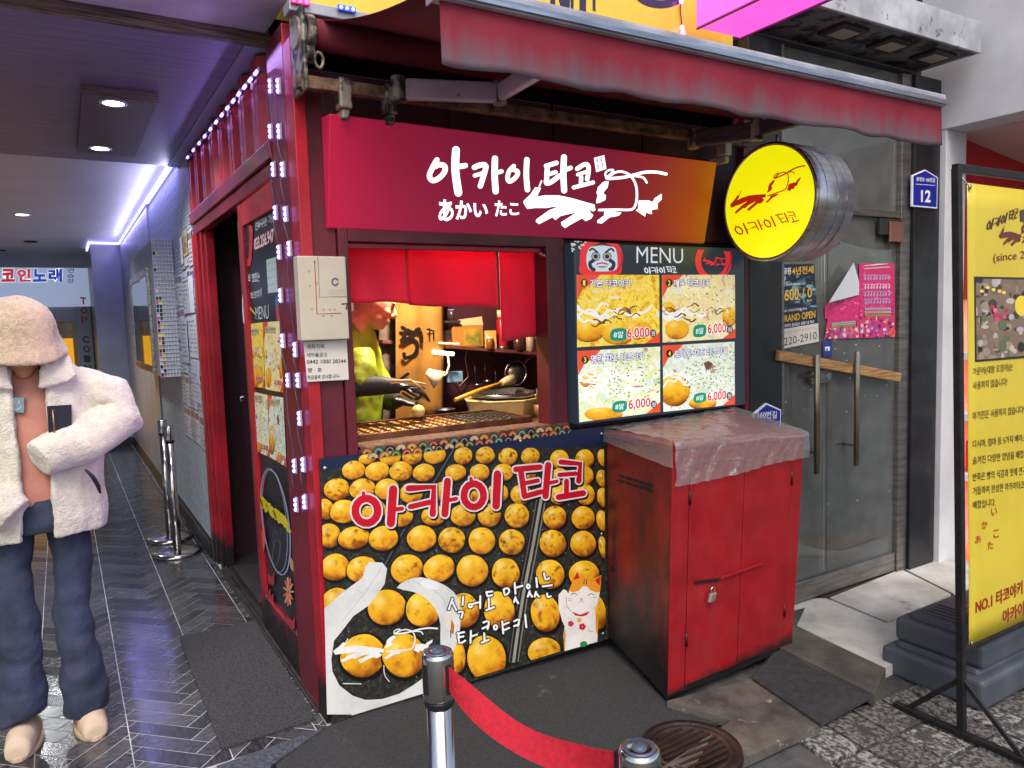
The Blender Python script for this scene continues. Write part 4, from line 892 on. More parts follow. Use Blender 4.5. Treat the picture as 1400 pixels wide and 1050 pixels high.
mb = MB(); mb.box((AX0-.02,AY-.034,AZ-.024),(AX0-.0155,AY+.024,AZ+.034)); mb.build('rail_cap', greyp, AW, .001)
g = []
for i in range(9):
    u = i/8; g.append([V((AX0+(AX1-AX0)*j/60, AY-.012-.008*u*math.sin(j*.33)+.005*u*math.sin(j*1.1), AZ-.018-u*(.150+.004*math.sin(j*.7)+.003*rnd.random()))) for j in range(61)])
mb = MB(); mb.sheet(g); vo = mb.build('valance', fval, AW, solid=.002)
vo.location.z = 2.30-wloc(AW).z; vo.data.transform(Matrix.Translation((0,0,-(2.30-wloc(AW).z))))
# torsion bar, shoulder brackets, folding arms
TZ, TY = 2.335, -.095
mb = MB(); mb.box((-.01,TY-.02,TZ-.022),(2.2,TY+.02,TZ+.022)); mb.build('torsion_bar', mat('rusty_bar', c(140,108,84), .7, .2, col2=c(70,48,40), scale=18, detail=8, bump=.3, bscale=50), AW, .004)
mb = MB(); mb.box((0.0,-.15,2.30),(.016,.0,2.575)); mb.build('end_plate', worn, AW, .01)
mb = MB(); mb.cyl((-.008,-.085,2.50),(.024,-.085,2.50),.055,n=14); mb.cyl((.02,-.1,2.43),(.05,-.1,2.43),.03,n=12); mb.build('gear_housing', worn, AW, .004)
mb = MB(); mb.tube([V((.06,-.13,2.405))+V((0,.0,0))+V((.014*math.cos(k*.6),0,.026*math.sin(k*.6))) for k in range(12)], .006, 6); mb.build('crank_eye', worn, AW)
for x in (.13,.30,2.02):
    mb = MB(); mb.box((x,TY-.03,TZ-.075),(x+.045,TY+.03,TZ+.03)); mb.box((x+.008,TY-.02,TZ-.11),(x+.037,TY+.09,TZ-.076)); mb.build('wall_bracket', worn if x < 1 else greyp, AW, .006)
pale_arm = mat('arm_paint', c(206,186,204), .45, .2, col2=c(190,170,190), scale=8, wear=c(70,56,60), wscale=26, wth=.66)
def arm(p0, p1, p2, m, m2):
    mb = MB(); mb.bar(p0, p1, .035, .075); mb.build('arm', m, AW, .008)
    mb = MB(); mb.bar(p1, p2, .032, .065); mb.build('arm', m2, AW, .008)
    for p_ in (p0, p1): mb = MB(); mb.cyl(V(p_)+V((0,0,-.045)), V(p_)+V((0,0,.045)), .028, n=14); mb.build('arm_joint', worn, AW, .004)
arm(F(545,122,-.12), F(683,127,-.16), V((.62,-.96,2.315)), pale_arm, pale_arm)
brown_arm = mat('arm_dirty', c(84,60,66), .6, .2, col2=c(52,38,46), scale=10, stretch=(1,1,8), bump=.2, bscale=40)
arm(F(948,190,-.12), F(1035,178,-.42), V((1.95,-.96,2.318)), brown_arm, brown_arm)

# ================================================================== signs and boxes higher up
YS = empty('yellow_fascia_sign', (1.1,.1,2.7), 'yellow fascia sign with dark letters above the awning', 'sign')
boxp('panel', (.02,.06,2.66),(2.28,.24,3.9), mat('sign_yellow', c(226,196,70), .4, emit=.04, ecol=c(230,196,80), col2=c(214,182,58), scale=2), YS, .004)
a = front_art(.06)
for x, w_ in ((752,7),(766,7),(780,4),(792,9),(810,4)): a.px([(x,-40),(x+w_,-40),(x+w_,16),(x,14)], c(50,44,70))
a.px([(752,-40),(782,-40),(778,20),(770,22)], c(50,44,70)); a.build('letter', pr, YS); a = front_art(.06)
a.ring(903,-16, 34, 22, 11, c(54,46,70)); a.ring(903,-16, 34, 22, 6, c(64,40,88)); a.build('letter', pr, YS); a = front_art(.06)
a.px([(585,-30),(660,-30),(650,2),(600,2)], c(50,44,70))
a.build('letter', pr, YS)
boxp('ledge', (.0,-.02,2.60),(.30,.06,2.64), greyp, YS, .004)
PK = empty('pink_lightbox', (2.05,-.1,2.85), 'pink lit projecting sign box seen from below over the awning', 'sign')
boxp('case', (1.90,-1.1,2.846),(2.20,-.06,3.0), mat('pink_lit', c(232,96,200), .4, emit=.7, ecol=c(235,90,205), col2=c(200,80,190), scale=6), PK, .006)
for x in (1.90,2.188): boxp('edge_trim', (x,-1.1,2.838),(x+.012,-.06,2.846), mat('trim_purple', c(120,60,120), .4), PK, .001)
def led_mod(name, label, pts, Y, ecol, cat='light'):
    e_ = empty(name, F(*pts[0], Y), label, cat); lm = mat('led_'+name, (ecol[0],ecol[1],ecol[2],1), .4, emit=5, ecol=ecol)
    for q in pts:
        p_ = F(*q, Y); MB().box(p_+V((-.034,-.004,-.011)), p_+V((.034,.004,.011))).build('module', mat('modcase_'+name, ecol, .4), e_, .003)
        for d in (-.022,0,.022): MB().lathe([(.007,0),(.007,.004),(.001,.007)], p_+V((d,-.004,0)), (0,-1,0), 8).build('led', lm, e_)
led_mod('blue_led_module', 'blue light module under the yellow fascia sign', [(474,12)], -.03, (.08,.12,1,1)); led_mod('red_led_module', 'pink red light module at the corner of the yellow sign', [(410,2)], -.03, (1,.05,.25,1))
e_ = empty('pink_led_drop', F(932,20,.04), 'short drop of pink lights hanging over the yellow sign', 'light')
for q in ((931,2),(932,38),(933,45)): p_ = F(*q, .04); MB().lathe([(.012,0),(.012,.006),(.001,.012)], p_, (0,-1,0), 10).build('led', mat('led_pink', c(255,90,230), .4, emit=5, ecol=(1,.12,.8,1)), e_)
MB().tube([F(931,-6,.045),F(930,15,.045),F(932,30,.045),F(933,45,.045)], .003, 6).build('cable', mat('cable_dark', c(40,34,44), .5), e_)
CN = empty('light_canopy', (3.3,-.2,2.97), 'grey peeling metal canopy with three square lamps underneath', 'canopy')
peel = mat('peeling_paint', c(186,188,194), .6, col2=c(150,152,158), scale=5, wear=c(62,60,62), wscale=7, wth=.60, bump=.2, bscale=30)
boxp('front_board', (2.42,-.30,2.966),(3.94,-.28,3.14), peel, CN, .003)
boxp('end_board', (3.92,-.278,2.966),(3.94,.09,3.14), peel, CN, .003)
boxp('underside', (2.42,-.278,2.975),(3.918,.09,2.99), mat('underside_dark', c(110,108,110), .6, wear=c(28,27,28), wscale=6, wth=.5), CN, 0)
for x in (2.78,3.20,3.62):
    boxp('lamp', (x,-.22,2.955),(x+.22,-.06,2.975), mat('lamp_frame', c(40,38,38), .5), CN, .003); boxp('lamp_glass', (x+.04,-.19,2.951),(x+.18,-.09,2.9545), mat('lamp_glass', c(170,160,140), .3), CN, .001)

# ================================================================== glass door beside the stall
GD = empty('glass_door', (3.12,0,-.15), 'dusty double glass door, painted haze for reflections, with steel handles and a wooden bar', 'door')
steel = mat('door_steel', c(150,146,142), .35, .85, col2=c(120,116,112), scale=4, stretch=(1,1,10), rvar=.1)
gl = glass_mat('door_glass', (.80,.86,.84,1), 1.4, .145)  # pale haze mixed into the dusty glass in place of street reflections
boxp('frame', (3.645,-.01,-.155),(3.742,.07,2.9), steel, GD, .003)
boxp('frame', (2.557,-.01,-.155),(2.585,.07,2.9), steel, GD, .003)
boxp('transom', (2.587,-.005,2.045),(3.643,.065,2.085), steel, GD, .003)
boxp('door_closer', (3.42,-.02,1.94),(3.64,.0,2.035), mat('closer_dark', c(60,58,58), .4, .5), GD, .004)
boxp('hinge_plate', (3.50,-.03,1.90),(3.642,-.021,2.02), mat('copper_plate', c(176,130,110), .3, .8), GD, .003)
boxp('bottom_rail', (2.60,.0,-.145),(3.643,.05,-.03), steel, GD, .003)
boxp('pane', (2.588,.02,-.03),(2.985,.03,2.044), gl, GD, 0)
boxp('pane', (2.993,.02,-.03),(3.642,.03,2.044), gl, GD, 0)
boxp('pane', (2.588,.02,2.086),(3.642,.03,2.9), gl, GD, 0)
hm = mat('handle_steel', c(168,158,142), .25, .95, col2=c(136,126,110), scale=4)
for p_, y0 in ((F(1117,478),-.07),(F(1157,475),-.07),(F(1093,500,.1),.10),(F(1131,500,.1),.10)):
    x = F(1117,478,y0).x if p_.x < 3.0 and y0 < 0 else p_.x
    top = 1.262 if y0 < 0 else 1.20; bot = .60
    mb = MB(); mb.cyl((x,y0,bot),(x,y0,top),.016,n=14)
    for z in (bot+.12, top-.12): mb.cyl((x,y0,z),(x,.02,z),.009,n=10)
    mb.build('handle', hm, GD, .002)
q = F(1125,515,-.0); boxp('lock', (q.x-.11,-.012,q.z-.035),(q.x+.07,.019,q.z+.035), steel, GD, .003)
mb = MB(); mb.cyl((q.x+.03,-.018,q.z),(q.x+.03,-.012,q.z),.02,n=14); mb.build('lock_cylinder', chrome, GD)
sc_ = MB()
for k in range(60):
    p_ = V((rnd.uniform(2.62,3.6), .0185, rnd.choice((rnd.uniform(.1,2.0), rnd.uniform(.9,1.4))))); d_ = rnd.uniform(.002,.007); n_ = rnd.randint(3,5)
    sc_.add([p_+V((d_*math.cos(q*6.28/n_+k)*rnd.uniform(.5,1.4),-.0004,d_*math.sin(q*6.28/n_+k)*rnd.uniform(.4,1.2))) for q in range(n_)], [tuple(range(n_))])
sc_.build('paper_scraps', mat('scrap_white', c(190,192,188), .7), GD, kind='stuff')
# bar of wood across the door
A_, B_ = F(1063,486,-.035), F(1229,516,-.035)
mb = MB(); mb.bar(A_, B_, .03, .055); mb.build('wooden_bar', mat('bar_wood', c(176,136,86), .6, col2=c(120,86,50), scale=9, stretch=(1,8,14), bump=.2), bevel=.004, label='plain wooden bar fixed slantwise across the glass door', cat='bar')
# the vacant room behind the glass
RM = empty('vacant_room', (3.2,1.2,-.15), 'dim vacant shop interior behind the glass door', 'room')
rg = mat('room_grey', c(176,182,172), .7, col2=c(140,146,138), scale=1.6)
boxp('back_wall', (2.4,2.3,-.15),(4.4,2.36,2.9), rg, RM, 0); boxp('side_wall', (4.3,.31,-.15),(4.36,2.3,2.9), rg, RM, 0); boxp('side_wall', (2.36,.31,-.15),(2.42,2.3,2.9), rg, RM, 0)
boxp('floor_slab', (2.3,.08,-.20),(4.4,2.36,-.152), mat('room_floor', c(110,108,100), .5, col2=c(84,82,76), scale=3), RM, 0); boxp('ceiling_slab', (2.3,.45,2.9),(4.4,2.36,2.95), rg, RM, 0)
lw_ = mat('room_frame', c(226,226,206), .5)
for x in (2.75,3.35,3.95): boxp('inner_frame', (x,1.6,-.15),(x+.06,1.66,2.6), lw_, RM, .003)
for z in (.35,1.0,2.2): boxp('inner_shelf', (2.5,1.5,z),(4.2,1.9,z+.05), mat('room_shelf', c(90,92,88), .6), RM, .003)
# posters on the glass
def poster(name, label, quad, Y, col, cat='poster', group=None):
    e_ = empty(name, sum([F(*q, Y) for q in quad], V())/4, label, cat, group); mb = MB(); mb.prism([F(*q, Y) for q in quad], (0,.0012,0)); mb.build('sheet', mat('paper_%s' % name, col, .45), e_); return e_, front_art(Y, lift=.0006)
zL = Zm(1050,350,7.0); PYD = .012
e_, a = poster('lease_poster', 'dark blue poster with yellow numbers and a phone number strip', zL((105,80),(440,75),(485,820),(118,895)), PYD, c(28,34,52))
a.clip = a.L(zL((105,80),(440,75),(485,820),(118,895)))
for k in range(40): q = zL((rnd.uniform(150,470),rnd.gauss(330,90)))[0]; a.ell(q[0],q[1],rnd.uniform(1,7),rnd.uniform(1,4),rnd.choice((c(60,96,110),c(90,130,140),c(40,60,80),c(120,160,164))),n=8)
a.clip = None; yl = c(226,176,50)
for st_, q, cc, bo in (('주공원',((108,115),(218,108),(218,175),(108,180)),WHITE,.02),('4년전세',((225,105),(435,90),(435,165),(228,185)),yl,.02),('크루',((108,200),(172,195),(172,240),(108,248)),WHITE,.01),('신세대의 공유창업 오픈',((150,262),(356,248),(356,275),(150,292)),WHITE,0),('2600 / 0',((106,325),(420,295),(420,395),(108,440)),yl,.015),('보증금',((258,432),(304,428),(304,448),(258,452)),WHITE,0),('월세',((368,418),(414,414),(414,434),(368,438)),WHITE,0),('AF 인테리어완비 준비',((155,512),(370,490),(370,515),(155,540)),WHITE,0),('GRAND OPEN',((115,575),(452,520),(452,590),(118,640)),yl,.02),('인테리어 필요없는 원룸시설 제공',((138,655),(440,612),(440,640),(138,690)),WHITE,.005)): a.text(st_, zL(*q), cc, bo)
a.px(zL((112,705),(480,642),(487,818),(118,893)), c(206,200,190)); a.text('220-2910', zL((150,785),(465,722),(465,795),(152,860)), c(30,30,32), 0); a.text('메모용 공유주방 업소주방', zL((150,725),(455,675),(455,695),(150,748)), c(120,116,112), 0)
a.build('print', pr, e_)
def festival(label, quad, peeled):
    e_, a = poster('festival_poster', label, quad, PYD, c(196,40,104)); TL, TR, BR, BL = quad
    def q(u, v): return ((TL[0]*(1-u)+TR[0]*u)*(1-v)+(BL[0]*(1-u)+BR[0]*u)*v, (TL[1]*(1-u)+TR[1]*u)*(1-v)+(BL[1]*(1-u)+BR[1]*u)*v)
    a.clip = a.L(quad)
    for k in range(90): u, v = rnd.random(), rnd.uniform(.72,1.0); p_ = q(u,v); a.ell(p_[0],p_[1],rnd.uniform(.8,2.6),rnd.uniform(1,3.6),rnd.choice((c(226,110,70),c(206,60,70),c(110,110,200),c(236,190,196),c(70,40,90),c(150,60,150))),n=7)
    for k in range(50): u, v = rnd.random(), rnd.random()*.7; p_ = q(u,v); a.ell(p_[0],p_[1],rnd.uniform(.5,3),rnd.uniform(.5,2),rnd.choice((c(214,60,120),c(176,30,96),c(224,110,150))),n=7)
    a.clip = None
    if not peeled:
        for v, cc in ((.16,c(150,170,206)),(.28,c(220,190,206)),(.38,c(140,166,206)),(.48,c(140,166,206))):
            for k in range(9): u = .12+k*.085+rnd.uniform(-.01,.01); a.stroke([q(u,v),q(u+.05,v+rnd.uniform(-.01,.01)),q(u+.04,v+.06)], 1.2, cc, sm=1); a.stroke([q(u+.01,v+.05),q(u+.06,v+.03)], 1.0, cc, sm=1)
        for k in range(3): a.stroke([q(.15+.1*k,.03),q(.6+.1*k,.005)], .8, c(220,200,210), sm=1)
        a.stroke([q(.15,.07),q(.85,.05)], 2.0, c(190,170,150), sm=1)
    for v, cc in ((.61,WHITE),(.655,WHITE),(.70,c(226,206,90))): a.stroke([q(.14,v),q(.9,v-.005)], 2.4, c(60,20,50), sm=1); [a.stroke([q(.15+k*.05,v-.012),q(.18+k*.05,v+.012)], .8, cc, sm=1) for k in range(15)]
    a.build('print', pr, e_); return e_
festival('pink festival poster pasted flat on the glass door', zL((873,72),(1207,70),(1218,775),(878,785)), False)
o = festival('pink festival poster with its top corner peeled down', zL((600,430),(873,365),(872,785),(540,795)), True)
mb = MB(); P = zL((820,66),(872,240),(872,370),(585,445)); mb.prism([F(*q, .006 if k in (1,2) else -.03) for k, q in enumerate(P)], (0,.0012,0)); mb.build('peeled_corner', mat('paper_back', c(206,212,216), .6), o)
mb = MB(); mb.prism([F(*q, .012) for q in zL((545,490),(600,425),(600,600),(545,600))], (0,.0012,0)); mb.build('sheet_edge', MATS['paper_festival_poster'], o)
for nm, q, cc, lb in (('door_sticker',((522,818),(612,812),(612,962),(528,968)),c(36,50,120),'small blue sticker between the posters and the door handles'),):
    e_, a = poster(nm, lb, zL(*q), PYD, cc, 'sticker'); a.px(zL((545,870),(590,866),(590,905),(547,908)), WHITE); a.px(zL((553,888),(572,878),(572,905),(555,906)), c(90,100,130)); a.build('print', pr, e_)
zH = Zm(980,180,3.28)
e_, a = poster('door_notice', 'cream and blue notice on the glass behind the round sign', zH((490,405),(552,402),(550,508),(485,508)), PYD, c(206,200,176), 'sticker'); a.px(zH((490,405),(552,402),(552,438),(488,440)), c(40,50,110)); a.px(zH((505,455),(540,452),(530,480),(508,482)), c(50,56,110)); a.px(zH((486,495),(551,493),(550,507),(486,508)), c(40,50,110)); a.build('print', pr, e_)
# house number
def plate(name, label, quad, top, num, nq, Y, tq):
    e_ = empty(name, sum([F(*q, Y) for q in quad], V())/len(quad), label, 'plate'); P = [F(*q, Y) for q in quad]
    mb = MB(); mb.prism(P, (0,.012,0)); mb.build('plate', mat('plate_white', c(222,226,236), .35), e_, .001)
    ctr = sum(P, V())/len(P); mb = MB(); mb.prism([ctr+(p_-ctr)*.93+V((0,-.0012,0)) for p_ in P], (0,.001,0)); mb.build('field', mat('plate_blue', c(26,38,140), .3), e_)
    a = front_art(Y-.0014, lift=.0008); a.text(top, tq, WHITE, .01)
    if num: a.text(num, nq, WHITE, .03); a.stroke([(quad[0][0]+4,tq[3][1]+4),(quad[2][0]-4,tq[2][1]+4)], .6, WHITE, sm=1)
    a.build('lettering', pr, e_); return e_
plate('house_number_plate', 'blue pentagonal house number plate reading 12 on black pilaster', zH((878,195),(935,170),(992,205),(988,345),(876,335)), '동명로 160번길', '12', zH((915,262),(960,262),(958,318),(915,315)), -.045, zH((895,203),(978,208),(978,228),(895,222)))
plate('street_name_plate', 'dark blue street name plate half hidden behind the red cabinet', [(1030,566),(1048,551),(1068,560),(1067,620),(1030,620)], '160번길', None, None, -.035, [(1036,562),(1062,562),(1062,572),(1036,572)])

# ================================================================== red cabinet
CB = empty('red_cabinet', (1.7,-.25,-.08), 'worn red metal cabinet with double doors beneath the menu board', 'cabinet')
bFL, bFR, bBL = G(912,956,-.075), G(1082,886,-.105), F(832,870,-.03)
bBR = bFR+(bBL-bFL); bBR.y = -.03
tFL, tFR, tBL, tBR = F(919,603,bFL.y-.03), F(1099,590,bFR.y-.03), F(829,586,-.035), F(1003,558,-.035)
tz = (tFL.z+tFR.z)/2
def cb(u, v, w_):      # u along front, v back, w up
    lo_ = (bFL*(1-u)+bFR*u)*(1-v)+(bBL*(1-u)+bBR*u)*v; hi_ = (tFL*(1-u)+tFR*u)*(1-v)+(tBL*(1-u)+tBR*u)*v; return lo_*(1-w_)+hi_*w_
def cbox(u0,u1,v0,v1,w0,w1): return MB().hexa([cb(u0,v0,w0),cb(u1,v0,w0),cb(u1,v1,w0),cb(u0,v1,w0),cb(u0,v0,w1),cb(u1,v0,w1),cb(u1,v1,w1),cb(u0,v1,w1)])
cbm = mat('cabinet_red', c(150,18,26), .45, col2=c(134,16,24), scale=5, rvar=.15, bump=.08, bscale=20, wear=c(70,22,24), wscale=26, wth=.70, coat=.15, grime=(.05,.07,c(50,20,22)))
cbs = mat('cabinet_side', c(134,20,28), .5, col2=c(66,22,24), scale=4, stretch=(1,1,.45), detail=9, rvar=.15, bump=.06, wear=c(28,22,22), wscale=5, wth=.58, grime=(.42,.5,c(26,20,22)))
cbox(0,1,.0,1,0,.97).build('body', cbs, CB, .004)
cbox(-.004,1.004,-.012,1,.965,.985).build('top_sheet', cbm, CB, .003)
cbox(.0,.115,-.012,-.001,.012,.962).build('front_stile', cbm, CB, .002); cbox(.905,1.0,-.012,-.001,.012,.962).build('front_stile', cbm, CB, .002); cbox(.117,.903,-.010,-.001,.905,.962).build('front_rail', cbm, CB, .002)
for u0, u1 in ((.119,.513),(.518,.901)): cbox(u0,u1,-.016,-.001,.03,.902).build('door', cbm, CB, .003)
for u, w_ in ((.117,.78),(.117,.22),(.903,.80),(.903,.2)): mb = MB(); p_ = cb(u,-.02,w_); mb.cyl(p_-V((0,0,.03)), p_+V((0,0,.03)), .006, n=10); mb.build('hinge', mat('hinge_dark', c(70,24,26), .5, .4), CB)
p0, p1 = F(965,790,bFL.y), F(1041,770,bFR.y)
def cfront(x, y): # point of the cabinet front seen at a photo pixel
    O = cb(0,-.02,0); N = (cb(1,-.02,0)-O).cross(cb(0,-.02,1)-O).normalized(); return onp(x, y, O, N)
mb = MB(); mb.bar(cfront(984,790)+V((0,-.006,0)), cfront(1041,770)+V((0,-.006,0)), .008, .012); mb.build('hasp', cbm, CB, .002)
mb = MB(); mb.bar(cfront(949,796)+V((0,-.004,0)), cfront(982,792)+V((0,-.004,0)), .006, .014); mb.build('hasp', mat('hasp_dark', c(60,30,30), .5, .5), CB, .002)
# louvre slots on the side face
def cside(x, y): O = cb(-.001,0,0); N = (cb(-.001,1,0)-O).cross(cb(-.001,0,1)-O).normalized(); return onp(x, y, O, N)
blackm = mat('slot_black', c(12,10,10), .8)
for r_ in range(2):
    for k in range(6):
        x0 = 839+k*9.2; y0 = 645+k*2.9+r_*7; P = [cside(x0,y0),cside(x0+7,y0+2.2),cside(x0+7,y0+6),cside(x0,y0+3.8)]; mb = MB(); P = [p_+V((-.006,0,0)) for p_ in P]; mb.prism(P, (.01,0,0)); mb.build('vent_slot', blackm, CB)
p_ = cside(840,776)+V((-.004,0,0)); mb = MB(); mb.lathe([(.001,.002),(.016,.002),(.018,0)], p_, (-1,0,0), 14); mb.build('cable_hole', blackm, CB)
# padlock
q = cfront(970,800); PL = empty('padlock', q+V((0,-.02,-.03)), 'small brass padlock hanging from the red cabinet hasp', 'padlock'); br = mat('padlock_metal', c(196,184,160), .3, .8)
mb = MB(); d_ = V((-.010,0,-.03)); c0 = q+V((-.003,-.022,-.026)); mb.hexa([c0+V((sx*.017,sy*.008,0))+V((-.012,0,-.036))*(1 if lo else 0) for lo in (1,0) for sx, sy in ((-1,-1),(1,-1),(1,1),(-1,1))]); mb.build('lock_body', br, PL, .003)
mb = MB(); mb.tube([c0+V((-.011,0,0)),c0+V((-.010,0,.018)),c0+V((0,0,.027)),c0+V((.011,0,.018)),c0+V((.011,0,0))], .0028, 8); mb.build('shackle', chrome, PL)
# clear plastic sheet over the top
PS = empty('plastic_sheet', (1.7,-.28,1.0), 'wrinkled clear plastic sheet draped over the red cabinet top', 'plastic sheet')
pm = bpy.data.materials.new('clear_plastic'); pm.use_nodes = True; t = pm.node_tree; t.nodes.remove(t.nodes['Principled BSDF'])
tr = t.nodes.new('ShaderNodeBsdfTransparent'); tr.inputs[0].default_value = (.9,.9,.92,1); gs = t.nodes.new('ShaderNodeBsdfGlossy'); gs.inputs['Roughness'].default_value = .18; df = t.nodes.new('ShaderNodeBsdfDiffuse'); df.inputs[0].default_value = (.75,.75,.78,1)
m1 = t.nodes.new('ShaderNodeMixShader'); m1.inputs[0].default_value = .35; m2 = t.nodes.new('ShaderNodeMixShader'); m2.inputs[0].default_value = .36
t.links.new(gs.outputs[0], m1.inputs[1]); t.links.new(df.outputs[0], m1.inputs[2]); t.links.new(tr.outputs[0], m2.inputs[1]); t.links.new(m1.outputs[0], m2.inputs[2]); t.links.new(m2.outputs[0], t.nodes['Material Output'].inputs[0])
bp = t.nodes.new('ShaderNodeBump'); bp.inputs['Strength'].default_value = .8; bp.inputs['Distance'].default_value = .02; nn = t.nodes.new('ShaderNodeTexNoise'); nn.inputs['Scale'].default_value = 14; nn.inputs['Detail'].default_value = 5; tc = t.nodes.new('ShaderNodeTexCoord'); t.links.new(tc.outputs['Object'], nn.inputs[0]); t.links.new(nn.outputs[0], bp.inputs['Height'])
for n_ in (gs, df): t.links.new(bp.outputs[0], n_.inputs['Normal'])
N1 = 48; g = []
def drop_(u): return .13+.012*math.sin(u*5)+.05*(1-u)**2
def wr_(i, j): return math.sin(j*.9+i*.7)*math.sin(i*.55+j*.23)+.6*math.sin(j*2.1-i*1.3)
for i in range(22):
    g.append([cb(-.006+1.024*j/N1, 1-1.03*i/21, 1.0)+V((0,0,.006+.0035*wr_(i,j))) for j in range(N1+1)])
for i in range(1,13): g.append([cb(-.006+1.024*j/N1, -.03, 1.0)+V((0,-.010-.007*wr_(i*.6+3,j*1.3)*(i/12)-.004*math.sin(j*.35),-drop_(j/N1)*i/12)) for j in range(N1+1)])
mb = MB(); mb.sheet(g)
for u, s_ in ((-.008,-1),(1.018,1)):
    mb.sheet([[cb(u, -.03+1.03*j/10, 1.0)+V((s_*(.004+.01*(i/4)*abs(math.sin(j*1.4))),0,.003-i/4*(.10 if s_ > 0 else .06+.05*(1-j/10)))) for j in range(11)] for i in range(5)])
mb.build('sheet', pm, PS)
# ================================================================== lamps of the passage
def downlight(p, label, r=.05, power=9, col=(.93,.97,1), drop=.004):
    e_ = empty('downlight', p, label, 'light', 'ceiling downlights in the passage')
    mb = MB(); mb.lathe([(r*.86,-.001),(r*.9,-.006),(r*1.15,-.006),(r*1.2,0)], p, n=28); mb.build('trim_ring', mat('trim_white', c(210,210,208), .3, .2), e_)
    mb = MB(); mb.lathe([(.001,-.0045),(r*.85,-.0045),(r*.88,-.001)], p, n=28); mb.build('lens', mat('downlight_lens', c(255,250,235), .4, emit=9, ecol=(1,.97,.88,1)), e_)
    ld = bpy.data.lights.new('downlight_lamp','SPOT'); ld.energy = power; ld.color = col; ld.spot_size = R(150); ld.spot_blend = .8; ld.shadow_soft_size = r
    lo = bpy.data.objects.new('downlight_lamp', ld); COL.objects.link(lo); lo.parent = e_; lo.location = (0,0,-.02)
DPz = 2.578
mb = MB(); mb.box((-.60,1.24,DPz),(-.29,2.50,2.619)); DP = mb.build('light_trough', mat('trough_weave', c(104,92,112), .5, col2=c(74,64,82), scale=26, stretch=(1,8,1), bump=.3, bscale=40), base=None, label='patterned drop panel on purple ceiling holding two round downlights', cat='panel')
boxp('front_edge', (-.604,1.228,DPz-.004),(-.286,1.239,2.6185), wood, DP, .001)
downlight(G(155,140,DPz)-V((0,0,.001)), 'round downlight nearer the striped end of the ceiling drop panel', .052, 40)
downlight(G(137,202,DPz)-V((0,0,.001)), 'round downlight at the inner end of the ceiling drop panel', .052, 40)
downlight(G(30,293,2.70)-V((0,0,.001)), 'round downlight in the grey ceiling beyond the purple panel', .065, 130)
downlight(G(52,348,2.70)-V((0,0,.001)), 'round downlight in the grey ceiling just before the karaoke sign', .07, 150)
for q, r_ in (((42,330),.07),((2,342),.05)):
    p_ = G(*q,2.699); mb = MB(); mb.lathe([(.001,0),(r_,-.001),(r_*1.1,-.012),(r_*1.1,.0)], p_, n=20); mb.build('ceiling_speaker', mat('speaker_dark', c(60,58,60), .5), label=('round dark ceiling speaker near the karaoke sign','small dark ceiling sensor beside the round speaker')[r_ < .06], cat='speaker')
# cold blue-violet light strip along the wall head
led_e = mat('led_violet', c(200,196,255), .4, emit=2.6, ecol=(.36,.34,1.0,1)); led_w = mat('led_cold', c(230,230,255), .4, emit=2.2, ecol=(.30,.22,1.0,1))
CV = empty('cove_light_strip', (-.03,5.6,2.66), 'blue violet light strip along the head of the grey passage wall', 'light strip')
boxp('strip', (-.02,2.95,2.665),(.008,8.48,2.69), led_e, CV, .002); boxp('strip', (-.37,8.47,2.665),(-.02,8.492,2.69), led_e, CV, .002); boxp('strip', (-.37,8.50,2.665),(-.354,9.5,2.69), led_e, CV, .002)
def area(name, loc, rot, sx_, sy_, power, col, parent):
    ld = bpy.data.lights.new(name,'AREA'); ld.shape = 'RECTANGLE'; ld.size = sx_; ld.size_y = sy_; ld.energy = power; ld.color = col
    lo = bpy.data.objects.new(name, ld); COL.objects.link(lo); lo.parent = parent; lo.location = V(loc)-wloc(parent); lo.rotation_euler = rot; return lo
area('strip_and_fill_lamp', (-.05,5.6,2.655), (0,R(20),0), .03, 5.4, 12, (.30,.28,1), CV)
area('strip_and_fill_lamp', (-.06,5.6,2.56), (0,R(112),0), .05, 5.4, 9, (.66,.64,1), CV)  # added fill aimed upward to brighten the passage ceiling
# string of small lights under the corrugated header, in clumps
LS = empty('led_string', (-.02,1.3,2.6), 'string of white violet lights along the top of the red corrugated sheet', 'light string')
for k in range(13):
    u = k/12; q = (352+(258-352)*u, 98+(214-98)*u); p_ = S(q[0], q[1], -.03)
    m_ = MB()
    for d in (-.018,0,.018): m_.lathe([(.007,0),(.007,.004),(.004,.008),(.001,.009)], p_+V((-.004,d,-.004)), (-.8,0,-.6), 8)
    m_.build('bulb', led_w, LS, kind='stuff'); mb = MB(); mb.bar(p_+V((.006,-.03,.004)), p_+V((.006,.03,.004)), .012, .02); mb.build('holder', mat('holder_black', c(20,18,24), .5), LS, .002)
pts = [S(352+(258-352)*k/24, 98+(214-98)*k/24, -.022)+V((0,0,.012*math.sin(k*1.3))) for k in range(25)]; MB().tube(pts, .004, 6).build('cable', mat('cable_grey', c(70,66,84), .5), LS)
area('string_lamp', (-.06,1.2,2.585), (0,R(35),0), .03, 2.2, 4, (.42,.34,1), LS)
